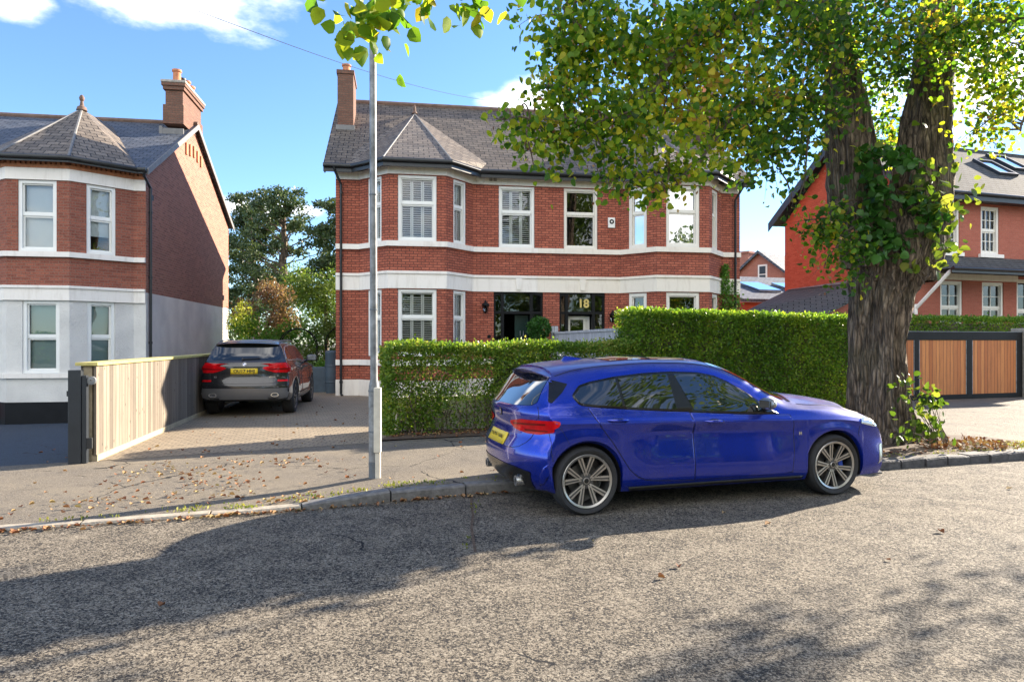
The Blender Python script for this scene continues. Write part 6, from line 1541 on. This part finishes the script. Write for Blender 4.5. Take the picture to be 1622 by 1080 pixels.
for s in (-1, 1):
    tr_ = patch('window_trim', bv, rnd_poly(DLO, .03), 'side', .003, 'trim', BC, side=s, r=0, thick=.004)
    ins = inset(DLO, .022)
    q1 = clip_x(ins, -1, .385, 0, .07); q2 = clip_x(ins, .415, .965, .07, .05); q3 = clip_x(ins, 1.10, 1.86, .40, .5); q4 = clip_x(ins, 1.89, 3, .5, 0)
    for q, nm in ((q1, 'quarter_window'), (q2, 'rear_window'), (q3, 'front_window'), (q4, 'quarter_window')):
        if len(q) > 2: patch('side_window', bv, q, 'side', .0055, 'carglass', BC, side=s, r=.008)
    d1 = patch('door', bv, REAR_DOOR, 'side', .0030, 'blue', BC, side=s, r=.015, thick=.003, cell=.016, label='rear door')
    d2 = patch('door', bv, FRONT_DOOR, 'side', .0030, 'blue', BC, side=s, r=.015, thick=.003, cell=.016, label='front door')
    seam(bv, REAR_DOOR[:11], 'side', s, parent=d1); seam(bv, FRONT_DOOR[1:5], 'side', s, parent=d2)
    for (xa, za, xb, dd) in ((.20, .87, .42, d1), (1.245, .825, 1.47, d2)):
        pts = []; rs = []
        h0, n0, _, _ = bv.ray_cast(Vector(((xa+xb)/2, s*6, za-.02)), Vector((0, -s, 0)))
        shade_oval = patch('recess_shade', bv, [((xa+xb)/2+.085*math.cos(t), za-.010+.030*math.sin(t)) for t in np.linspace(0, 2*math.pi, 16)[:-1]], 'side', .0035, 'trim', dd, side=s, r=0)  # black oval on the door skin, painting the shade of the handle hollow
        m = MB()
        for k in range(9):
            t = k/8; x = xa+(xb-xa)*t; z = za-.005*(t-.5); h, nn, _, _ = bv.ray_cast(Vector((x, s*6, z)), Vector((0, -s, 0))); pts.append(Vector((x, h.y+s*(.006+.030*math.sin(math.pi*t)**.6), z))); rs.append(.007+.011*math.sin(math.pi*t)**.5)
        m.tube(pts, rs, 8); m.build('door_handle', 'blue', dd, True)
    # tail lamp wraps from the side to the hatch
    TLs = [(-.375, .880), (-.33, .882), (-.27, .868), (-.28, .835), (-.33, .80), (-.375, .785)]
    t1 = patch('tail_lamp', bv, TLs, 'side', .006, 'redlamp', BC, side=s, r=.012, cell=.02)
    t2 = patch('lamp_lens', bv, [(s*.28, .815), (s*.30, .84), (s*.52, .872), (s*.872, .880), (s*.872, .775), (s*.74, .745), (s*.60, .745), (s*.40, .77)], 'rear', .006, 'redlamp', t1, r=.012, cell=.02)
    patch('lamp_band', bv, [(s*.36, .828), (s*.80, .852), (s*.80, .835), (s*.36, .812)], 'rear', .009, 'redlamp_d', t1, r=0, cell=.02)
    patch('lamp_band', bv, [(s*.56, .785), (s*.82, .79), (s*.82, .778), (s*.58, .765)], 'rear', .009, 'redlamp_d', t1, r=0, cell=.02)
    HLp = [(3.15, .79), (3.22, .81), (3.41, .80), (3.41, .71), (3.31, .705), (3.13, .745)]
    hl = patch('headlamp', bv, HLp, 'side', .006, 'clearlamp', BC, side=s, r=.012, cell=.02)
    patch('lamp_lens', bv, [(s*.42, .775), (s*.83, .805), (s*.83, .705), (s*.46, .68)], 'front', .006, 'clearlamp', hl, r=.012, cell=.02)
    patch('lamp_bezel', bv, [(3.17, .775), (3.40, .770), (3.40, .760), (3.18, .765)], 'side', .009, 'satin', hl, side=s, r=0, cell=.02)
    patch('lamp_bezel', bv, [(3.30, .80), (3.315, .80), (3.315, .715), (3.30, .715)], 'side', .009, 'satin', hl, side=s, r=0, cell=.02)
    # bumper details
    patch('bumper_flute', bv, [(-.38, .50), (-.37, .40), (-.40, .30), (-.42, .27), (-.44, .36), (-.42, .46)], 'side', .003, 'blue', BC, side=s, r=.02, cell=.03, thick=.004)
    patch('air_curtain', bv, [(3.41, .50), (3.45, .52), (3.43, .33), (3.37, .30), (3.39, .33)], 'side', .004, 'chrome' if s < 0 else 'chrome', BC, side=s, r=.01, cell=.02)
    patch('air_intake', bv, [(3.455, .50), (3.47, .50), (3.455, .34), (3.44, .34)], 'side', .004, 'trim', BC, side=s, r=.006, cell=.02)
    seam(bv, smooth_pts([(-.30, .86), (-.24, .77), (-.18, .66)]), 'side', s, .002, 'flap_gap', BC) if s < 0 else None
    seam(bv, [(-.36, .77), (-.35, .68), (-.36, .60), (-.34, .52)], 'side', s, .0025, 'bumper_gap', BC)
    seam(bv, [(3.13, .72), (3.10, .64), (3.11, .60)], 'side', s, .0025, 'bumper_gap', BC)
    # sill blade
    patch('sill_blade', bv, [(.42, .24), (2.42, .235), (2.40, .20), (.44, .20)], 'side', .010, 'trim', BC, side=s, r=.004, thick=.012)
    # door mirror
    mr_ = MB(); h, nn, _, _ = bv.ray_cast(Vector((1.93, s*6, .93)), Vector((0, -s, 0)))
    vs = []; fs = []; na, nb_ = 14, 10
    cxm, cym, czm = 1.93, s*(abs(h.y)+.135), .985
    for i in range(nb_+1):
        ph = math.pi*i/nb_
        for j in range(na):
            th = 2*math.pi*j/na; r_ = math.sin(ph)**.75
            x = .062*r_*math.cos(th); z = .062*r_*math.sin(th); y = -math.cos(ph)*.115
            if x < 0: x *= .45
            vs.append((cxm+x+ .02*(y*s), cym+y, czm+z*(1-.25*(y*s+.1))))
    for i in range(nb_):
        for j in range(na):
            a = i*na+j; b = i*na+(j+1) % na; fs.append((a, b, b+na, a+na))
    mr_.add(vs, fs); mir = mr_.build('door_mirror', 'mirrorcap', BC, True)
    m = MB(); m.tube([(2.0, h.y, .90), (1.955, h.y+s*.06, .925), (1.94, h.y+s*.12, .945)], [.03, .022, .03], 8); m.build('mirror_arm', 'trim', mir, True)
    m = MB(); m.box(cxm-.036, cxm-.026, cym-.080, cym+.080, czm-.038, czm+.036); m.build('mirror_glass', 'carglass', mir, bevel=.01)
for x in (0, 2.81):
    for s in (-1, 1): make_wheel(BC, x, s*.775, .315, .318, .25, .225, s, 10, 'pair', phase=.35 if x == 0 else .75, cal=(x > 1))
# glass fore and aft
rw = patch('rear_window', bv, [(-.56, 1.285), (.56, 1.285), (.60, 1.20), (.66, 1.04), (.62, 1.005), (.3, .99), (-.3, .99), (-.62, 1.005), (-.66, 1.04), (-.60, 1.20)], 'rear', .004, 'carglass', BC, cell=.04, r=.03)
for s in (-1, 1):
    patch('window_trim', bv, [(-.28, 1.245), (-.12, 1.205), (-.19, 1.13), (-.32, 1.035), (-.35, 1.05)], 'side', .004, 'trim', rw, side=s, r=.01, cell=.03)
patch('windscreen', bv, [(1.50, -.56), (1.47, 0), (1.50, .56), (1.75, .60), (2.1, .655), (2.33, .68), (2.40, .4), (2.43, 0), (2.40, -.4), (2.33, -.68), (2.1, -.655), (1.75, -.60)], 'top', .004, 'carglass', BC, cell=.06, r=.02)
patch('cowl', bv, [(2.41, -.69), (2.48, -.4), (2.51, 0), (2.48, .4), (2.41, .69), (2.36, .69), (2.41, .4), (2.44, 0), (2.41, -.4), (2.36, -.69)], 'top', .004, 'trim', BC, cell=.05, r=0)
sr = patch('sunroof', bv, [(.42, -.44), (.38, 0), (.42, .44), (1.30, .45), (1.34, 0), (1.30, -.45)], 'top', .004, 'carglass', BC, cell=.06, r=.03)
seam(bv, [(.88, -.44), (.88, .44)], 'top', r=.004, name='sunroof_gap', parent=sr, off=.006)
for s in (-1, 1):
    seam(bv, smooth_pts([(-.22, s*.60), (0, s*.585), (.6, s*.575), (1.2, s*.565), (1.5, s*.585)]), 'top', r=.004, name='roof_gap', parent=BC)
    seam(bv, smooth_pts([(2.45, s*.72), (2.62, s*.73), (2.9, s*.71), (3.15, s*.70), (3.38, s*.60), (3.45, s*.45)]), 'top', r=.0035, name='bonnet_gap', parent=BC)
# roof spoiler
m = MB(); n = 16; vs = []
for i in range(n+1):
    y = -.60+1.2*i/n; e_ = (abs(y)/.6)**3; zt = 1.405-.035*(y/.6)**2-.05*e_*.6
    fx = .06; bx = -.36+.10*e_; zb_ = zt-.045
    vs += [(fx, y, zt-.004), (bx, y, zt-.075+.0), (bx+.012, y, zt-.092), (fx-.12, y, zb_-.055)]
fs = []
for i in range(n):
    for j in range(3): a = i*4+j; fs.append((a, a+1, a+5, a+4))
fs += [(0, 3, 2, 1), (n*4, n*4+1, n*4+2, n*4+3)]
m.add(vs, [f[::-1] for f in fs]); m.build('roof_spoiler', 'blue', BC, True)
# shark fin
m = MB(); m.add([(.10, -.035, 1.405), (.32, -.022, 1.427), (.33, 0, 1.428), (.32, .022, 1.427), (.10, .035, 1.405), (.08, 0, 1.405), (.115, -.004, 1.452), (.15, -.008, 1.452), (.15, .008, 1.452), (.115, .004, 1.452)],
    [(0, 1, 7, 6), (1, 2, 7), (2, 3, 8), (2, 8, 7), (3, 4, 9, 8), (4, 5, 9), (5, 0, 6), (5, 6, 9), (6, 7, 8, 9)]); m.build('roof_aerial', 'blue', BC, True)
# hatch details
seam(bv, smooth_pts([(-.70, 1.0), (-.735, .90), (-.56, .62), (0, .60), (.56, .62), (.735, .90), (.70, 1.0)]), 'rear', r=.003, name='hatch_gap', parent=BC)
pt = patch('number_plate', bv, [(-.26, .60), (.26, .60), (.26, .71), (-.26, .71)], 'rear', .012, 'plate', BC, r=.004, cell=.06, thick=.01)
h, nn, _, _ = bv.ray_cast(Vector((-6, 0, .655)), Vector((1, 0, 0)))
text_mesh('plate_text', 'OU21 HHJ', 'ink', pt, (h.x-.0155, 0, .655), (R(90), 0, R(-90)), .085, .0008, .001)
h, nn, _, _ = bv.ray_cast(Vector((-6, 0, .90)), Vector((1, 0, 0))); roundel(BC, h+nn*.004, nn, .04)
patch('rear_diffuser', bv, [(-.72, .40), (-.50, .43), (.50, .43), (.72, .40), (.66, .23), (-.66, .23)], 'rear', .006, 'trim', BC, r=.02)
for s in (-1, 1):
    m = MB(); h, nn, _, _ = bv.ray_cast(Vector((-6, s*.52, .30)), Vector((1, 0, 0)))
    m.lathe([(.036, -.03), (.048, -.03), (.048, .08), (.036, .08)], 20, T=lambda a, b, c: (h.x+c-.015, s*.52+a, .29+b), closed=True); m.build('tailpipe', 'chrome', BC, True)
    patch('grille', bv, [(s*.04, .50), (s*.04, .70), (s*.22, .715), (s*.27, .62), (s*.20, .49)], 'front', .005, 'trim', BC, r=.02)
patch('lower_grille', bv, [(-.62, .26), (.62, .26), (.56, .42), (-.56, .42)], 'front', .005, 'trim', BC, r=.02)
m = MB(); vs = []
for i in range(13):
    y = -.80+1.6*i/12; x = Cb['nose'](.24, abs(y)); vs += [(x-.12, y, .175), (x+.035, y, .17), (x+.035, y, .185), (x-.12, y, .20)]
fs = [(i*4+j, i*4+(j+1) % 4, i*4+4+(j+1) % 4, i*4+4+j) for i in range(12) for j in range(4)]
m.add(vs, fs+[(3, 2, 1, 0), (48, 49, 50, 51)]); m.build('front_splitter', 'satin', BC, True, angle=20)
h, nn, _, _ = bv.ray_cast(Vector((2.375, -6, .665)), Vector((0, 1, 0))); text_mesh('wing_badge', 'M', 'chrome', BC, (2.375, h.y-.003, .665), (R(90), 0, 0), .045, .001, .002)

# ---------------- dark SUV on the drive
SA = A9+R(90)
SV = empty('parked_car', (-5.75, 15.15, .034), SA, 'dark grey off roader with roof rails parked tail out on the drive by the fence', 'car')
tz2 = pch([.2, .34, .45, .60, .74, .80, .92, 1.06, 1.14, 1.20, 1.40, 1.56, 1.62, 1.8], [-.80, -.86, -.90, -.91, -.88, -.84, -.84, -.83, -.80, -.74, -.60, -.50, -.47, -.46])
nz2 = pch([.2, .4, .7, .95, 1.1, 1.9], [3.60, 3.68, 3.68, 3.60, 3.40, 3.0])
Cs = dict(wheels=(0, 2.80), arch=.41, zc=.37, x0=-.92, x1=3.68, flare=.015,
  W=pch([-.92, -.6, -.3, 0, 1.4, 2.8, 3.3, 3.68], [.86, .905, .92, .93, .915, .93, .89, .80]),
  zb=pch([-.9, 0, 2.8, 3.6], [.36, .26, .25, .26]), zs=pch([-.9, 0, 1.4, 2.8, 3.6], [1.03, 1.02, .99, .96, .86]),
  zbelt=pch([-.9, 0, 1.4, 2.3, 2.9, 3.6], [1.16, 1.16, 1.12, 1.08, 1.03, .90]), dbelt=pch([-.9, 3.6], [.09, .09]),
  zr=pch([-.9, -.5, 0, .8, 1.4, 1.8, 2.1, 2.35, 2.6, 3.1, 3.6], [1.50, 1.52, 1.555, 1.57, 1.53, 1.42, 1.28, 1.14, 1.08, 1.02, .92]),
  yr=pch([-.9, -.3, 1.4, 2.2, 2.6, 3.6], [.60, .645, .66, .72, .74, .62]),
  zt=pch([-.9, -.5, 0, .8, 1.4, 1.8, 2.15, 2.4, 2.7, 3.2, 3.6], [1.565, 1.59, 1.62, 1.635, 1.60, 1.49, 1.33, 1.18, 1.13, 1.06, .96]),
  tail=lambda z, y: tz2(z)+.22*(min(y, .95)/.93)**4, nose=lambda z, y: nz2(z)-.3*(min(y, .95)/.9)**3)
b2, bw = car_body('body', Cs, SV, 'darkpaint')
DL2 = [(-.50, 1.22), (-.38, 1.38), (-.20, 1.46), (.4, 1.50), (1.0, 1.505), (1.35, 1.46), (1.75, 1.32), (2.15, 1.14), (2.15, 1.10), (1.3, 1.15), (.4, 1.175), (-.42, 1.19)]
for s in (-1, 1):
    patch('window_trim', bw, rnd_poly(inset(DL2, -.02), .03), 'side', .003, 'chrome', SV, side=s, r=0, thick=.003)
    ins = inset(DL2, .012)
    for q in (clip_x(ins, -1, .10, 0, .1), clip_x(ins, .14, .88, .1, .05), clip_x(ins, .97, 1.9, .1, .4)):
        patch('side_window', bw, q, 'side', .0055, 'carglass', SV, side=s, r=.01)
    dd = patch('door', bw, [(.42, .42), (1.10, .40), (1.10, 1.135), (.1, 1.165), (.12, 1.0), (.30, .80), (.40, .62)], 'side', .002, 'darkpaint', SV, side=s, r=.02, thick=.003, label='rear door')
    seam(bw, [(.1, 1.165), (.12, 1.0), (.30, .80), (.40, .62), (.42, .42), (1.105, .40), (1.105, 1.13)], 'side', s, parent=dd)
    de = patch('door', bw, [(1.11, .40), (2.30, .40), (2.32, .8), (2.28, 1.07), (1.11, 1.133)], 'side', .002, 'darkpaint', SV, side=s, r=.02, thick=.003, label='front door')
    seam(bw, [(1.11, .40), (2.30, .40), (2.32, .8), (2.28, 1.07)], 'side', s, parent=de)
    for xa, d_ in ((.28, dd), (1.30, de)):
        h, nn, _, _ = bw.ray_cast(Vector((xa, s*6, 1.0)), Vector((0, -s, 0))); m = MB(); m.tube([(xa, h.y+s*.004, 1.0), (xa+.04, h.y+s*.035, 1.002), (xa+.18, h.y+s*.035, 1.0), (xa+.22, h.y+s*.004, .998)], .013, 8); m.build('door_handle', 'darkpaint', d_, True)
    t1 = patch('tail_lamp', bw, [(-.90, 1.10), (-.68, 1.135), (-.54, 1.10), (-.56, 1.0), (-.68, .935), (-.90, .93)], 'side', .006, 'redlamp', SV, side=s, r=.015, cell=.03)
    patch('lamp_lens', bw, [(s*.36, 1.015), (s*.40, 1.045), (s*.60, 1.085), (s*.93, 1.105), (s*.93, .92), (s*.62, .925), (s*.46, .97)], 'rear', .006, 'redlamp', t1, r=.015, cell=.03)
    patch('lamp_band', bw, [(s*.44, 1.00), (s*.86, 1.02), (s*.86, .985), (s*.46, .985)], 'rear', .009, 'redlamp_d', t1, r=.006, cell=.03)
    patch('reflector', bw, [(s*.66, .735), (s*.88, .735), (s*.88, .775), (s*.66, .775)], 'rear', .008, 'redlamp', SV, r=.01, cell=.03)
    m = MB(); h, nn, _, _ = bw.ray_cast(Vector((-6, s*.62, .46)), Vector((1, 0, 0)))
    m.lathe([(.8*.05, -.02), (.055, -.02), (.055, .10), (.04, .10)], 22, T=lambda a, b, c: (h.x+c-.005, s*.62+a*1.5, .46+b*.8), closed=True); tp = m.build('tailpipe', 'chrome', SV, True)
    m = MB(); m.lathe([(.001, .02), (.045, .02)], 18, T=lambda a, b, c: (h.x+c-.005, s*.62+a*1.5, .46+b*.8)); m.build('tailpipe_bore', 'ink', tp)
    pts = smooth_pts([(x, Cs['zr'](x)) for x in (-.35, 0, .5, 1.0, 1.35)], 4); m = MB()
    P_ = [(x, s*(Cs['yr'](x)-.03), z+.045+(.0 if 0 < i < len(pts)-1 else -.035)) for i, (x, z) in enumerate(pts)]; m.tube(P_, .014, 8); m.build('roof_rail', 'satin', SV, True)
    h, nn, _, _ = bw.ray_cast(Vector((2.0, s*6, 1.08)), Vector((0, -s, 0)))
    vs = []; fs = []
    for i in range(9):
        ph = math.pi*i/8
        for j in range(12):
            th = 2*math.pi*j/12; r_ = math.sin(ph)**.7; x = .07*r_*math.cos(th); z = .085*r_*math.sin(th); y = -math.cos(ph)*.13; vs.append((2.0+x*(1 if x > 0 else .5), h.y+s*.17+y, 1.18+z))
    fs = [(i*12+j, i*12+(j+1) % 12, i*12+12+(j+1) % 12, i*12+12+j) for i in range(8) for j in range(12)]
    m = MB(); m.add(vs, fs); mi_ = m.build('door_mirror', 'darkpaint', SV, True); m = MB(); m.tube([(2.05, h.y, 1.09), (2.0, h.y+s*.12, 1.14)], .025, 8); m.build('mirror_arm', 'trim', mi_, True)
    m = MB(); m.box(1.965, 1.975, h.y+s*.17-.10, h.y+s*.17+.10, 1.12, 1.245); m.build('mirror_glass', 'galv', mi_, bevel=.01)
for x in (0, 2.80):
    for s in (-1, 1): make_wheel(SV, x, s*.79, .37, .37, .265, .25, s, 10, 'pair', 'rim_d', .2)
rw = patch('rear_window', bw, [(-.60, 1.515), (.60, 1.515), (.72, 1.24), (.66, 1.185), (-.66, 1.185), (-.72, 1.24)], 'rear', .004, 'carglass', SV, r=.03)
m = MB(); m.tube([(tz2(1.20)-.02, .05, 1.215), (tz2(1.22)-.02, -.30, 1.235)], .010, 6); m.tube([(tz2(1.20)-.01, .05, 1.20), (tz2(1.20)-.04, .05, 1.22)], .022, 8); m.build('wiper', 'plastic', rw, True)
m = MB(); vs = []
for i in range(13):
    y = -.64+1.28*i/12; e_ = (abs(y)/.64)**4; vs += [(-.30, y, 1.612-.05*(y/.64)**2), (-.62+.09*e_, y, 1.555-.035*(y/.64)**2), (-.61+.09*e_, y, 1.53-.035*(y/.64)**2), (-.42, y, 1.53-.03*(y/.64)**2)]
m.add(vs, [(i*4+j, i*4+4+j, i*4+5+j, i*4+1+j) for i in range(12) for j in range(3)]+[(0, 1, 2, 3), (51, 50, 49, 48)]); m.build('roof_spoiler', 'darkpaint', SV, True)
pt = patch('number_plate', bw, [(-.27, .90), (.27, .90), (.27, 1.015), (-.27, 1.015)], 'rear', .014, 'plate', SV, r=.004, thick=.01)
h, nn, _, _ = bw.ray_cast(Vector((-6, 0, .957)), Vector((1, 0, 0)))
text_mesh('plate_text', 'OU17 HHJ', 'ink', pt, (h.x-.0175, 0, .957), (R(90), 0, R(-90)), .095, .0008, .0025)
h, nn, _, _ = bw.ray_cast(Vector((-6, 0, 1.10)), Vector((1, 0, 0))); roundel(SV, h+nn*.006, nn, .045)
h, nn, _, _ = bw.ray_cast(Vector((-6, -.55, .835)), Vector((1, 0, 0))); text_mesh('boot_badge', 'xDrive', 'chrome', SV, (h.x-.012, -.56, .835), (R(90), 0, R(-90)), .05, .001, .0015)
h, nn, _, _ = bw.ray_cast(Vector((-6, .60, .835)), Vector((1, 0, 0))); text_mesh('boot_badge', 'X3', 'chrome', SV, (h.x-.012, .58, .835), (R(90), 0, R(-90)), .05, .001, .0015)
patch('lower_bumper', bw, [(-.90, .60), (.90, .60), (.86, .40), (.60, .345), (-.60, .345), (-.86, .40)], 'rear', .004, 'satin', SV, r=.03)
patch('rear_diffuser', bw, [(-.40, .50), (.40, .50), (.50, .37), (-.50, .37)], 'rear', .008, 'satin', SV, r=.02)
seam(bw, smooth_pts([(-.74, 1.16), (-.70, .92), (-.62, .72), (0, .70), (.62, .72), (.70, .92), (.74, 1.16)]), 'rear', r=.004, name='hatch_gap', parent=SV)
seam(bw, [(-.88, .66), (0, .645), (.88, .66)], 'rear', r=.004, name='bumper_gap', parent=SV)
m = MB(); m.add([(.05, -.02, 1.615), (.22, -.012, 1.625), (.22, .012, 1.625), (.05, .02, 1.615), (.06, 0, 1.70), (.10, 0, 1.70)], [(0, 1, 5, 4), (2, 3, 4, 5), (1, 2, 5), (3, 0, 4)]); m.build('roof_aerial', 'darkpaint', SV, True)
# ============================================================ SMALL THINGS
# overhead wire
m = MB(); pts = []
A_ = at(200, -25, 9.0); B_ = at(832, 166, 24.3)
for k in range(25):
    t = k/24; q = A_*(1-t)+B_*t; q.z -= .35*math.sin(math.pi*t); pts.append(q)
m.tube(pts, .0055, 5); w_ = m.build('overhead_wire', 'plastic', None, True); tag(w_, 'thin overhead telephone wire crossing the sky to the roof ridge', 'wire')
# fallen leaves
LF = []
def sprinkle(n, fx, fy, z):
    for _ in range(n):
        x = fx(); LF.append((x, fy(x), z(x) if callable(z) else z))
sprinkle(110, lambda: random.uniform(-7, -1.9), lambda x: by(x)+random.uniform(0, 1)**1.5*8, .045)
sprinkle(90, lambda: random.uniform(-6.5, 3.5), lambda x: ky(x)+.2+random.random()*(by(x)-ky(x)-.2), lambda x: kz(x)*.55+.028)
for (cx_, cy_, r, n) in ((-4.2, 8.2, .8, 70), (-3.4, 7.5, .8, 60), (-2.9, 8.9, .8, 50), (-4.0, 6.6, .5, 40), (-5, 6.1, .5, 30), (-2.2, 6.75, .3, 30), (.0, 10.9, 1.2, 60), (-3.2, 6.9, .6, 30), (7.4, 9.9, .4, 40)):
    for _ in range(n):
        x = cx_+random.gauss(0, 1)*r*.6; LF.append((x, cy_+random.gauss(0, 1)*r*.35, kz(x)*.6+.03))
sprinkle(260, lambda: random.uniform(-6, 0), lambda x: ky(x)-abs(random.gauss(0, .06)), .012)
sprinkle(22, lambda: random.uniform(-6, 7), lambda x: random.uniform(2.6, max(2.7, ky(x))), .012)
sprinkle(600, lambda: random.uniform(-2.0, 5.0), lambda x: 11.0+(x+2)*.37+random.uniform(-.05, .5), .07)
sprinkle(160, lambda: random.uniform(4.2, 7.4), lambda x: ky(x)+.25+random.random()*.9, .125)
LF = np.array(LF); n = len(LF)
V_, F_, r_ = leaf_geo(LF, .075, shape='h')
# lay them nearly flat on the ground
V_ = V_.reshape(n, 8, 3); th = rng.random(n)*2*math.pi; sz = .038*(.5+.9*rng.random(n))
c, s = np.cos(th)[:, None], np.sin(th)[:, None]; X, Y, Z = LEAF_H[None, :, 0], LEAF_H[None, :, 1]-.5, LEAF_H[None, :, 2]*2.2+np.abs(LEAF_H[None, :, 0])*rng.random((n, 1))*.6
V_ = np.stack([LF[:, 0:1]+sz[:, None]*(X*c-Y*s), LF[:, 1:2]+sz[:, None]*(X*s+Y*c), LF[:, 2:3]+sz[:, None]*Z], axis=2)
fl_ = fast('fallen_leaves', V_.reshape(-1, 3), F_, 'dead', None, r_); tag(fl_, 'dry brown and yellow fallen leaves scattered over drive, footpath and gutter', 'leaves', kind='stuff')
# grass and weeds along the kerb and round the tree
GR = []
def tuft(x, y, z, r, n):
    for _ in range(n): GR.append((x+random.gauss(0, r), y+random.gauss(0, r*.5), z))
for _ in range(34):
    x = random.uniform(-3.4, 1.2); tuft(x, ky(x)+.22+abs(random.gauss(0, .10)), kz(x)*.9, .05+.1*random.random(), random.randint(4, 26))
for _ in range(60):
    x = random.uniform(4.4, 7.7); tuft(x, ky(x)+.3+random.random()*.75, kz(x)*.9, .12, 34)
for _ in range(14):
    x = random.uniform(-6, -2.4); tuft(x, ky(x)+.17, kz(x), .06, 12)
for _ in range(10):
    tuft(-.36+random.gauss(0, .02), random.uniform(5.2, 7.0), .005, .015, 2)
GR = np.array(GR); gl = leaves('grass', GR, .032, 'grassb', None, spread=.55, nrm=np.tile([0, 0, .9], (len(GR), 1))); tag(gl, 'short yellowing grass and weeds along the kerb and round the tree', 'grass', kind='stuff')
# soil bed round the tree
vs = []; fs = []; k = 30; cx0, cy0 = 5.9, 9.85
for i in range(k):
    t = 2*math.pi*i/k; rr_ = 1+.16*noise.noise(Vector((math.cos(t)*2, math.sin(t)*2, 1))); x = cx0+1.75*rr_*math.cos(t); y = cy0+.95*rr_*math.sin(t)+.33*(x-cx0); vs.append((x, max(y, ky(x)+.21), .105))
vs.append((cx0, cy0, .17)); fs = [(i, (i+1) % k, k) for i in range(k)]
tag(mkobj('tree_bed', vs, fs, 'soil'), kind=S)
# narrow red object at the left edge, by the rendered house
TM = empty('flower_tub', (-13.75, 18.0, -.42), 0, 'small red plant tub just inside the left edge of the view', 'plant pot')
m = MB(); m.lathe([(.001, 0), (.14, 0), (.18, .34), (.20, .35), (.20, .40), (.17, .40), (.16, .33), (.001, .33)], 20); m.build('tub', 'redlamp', TM, True)
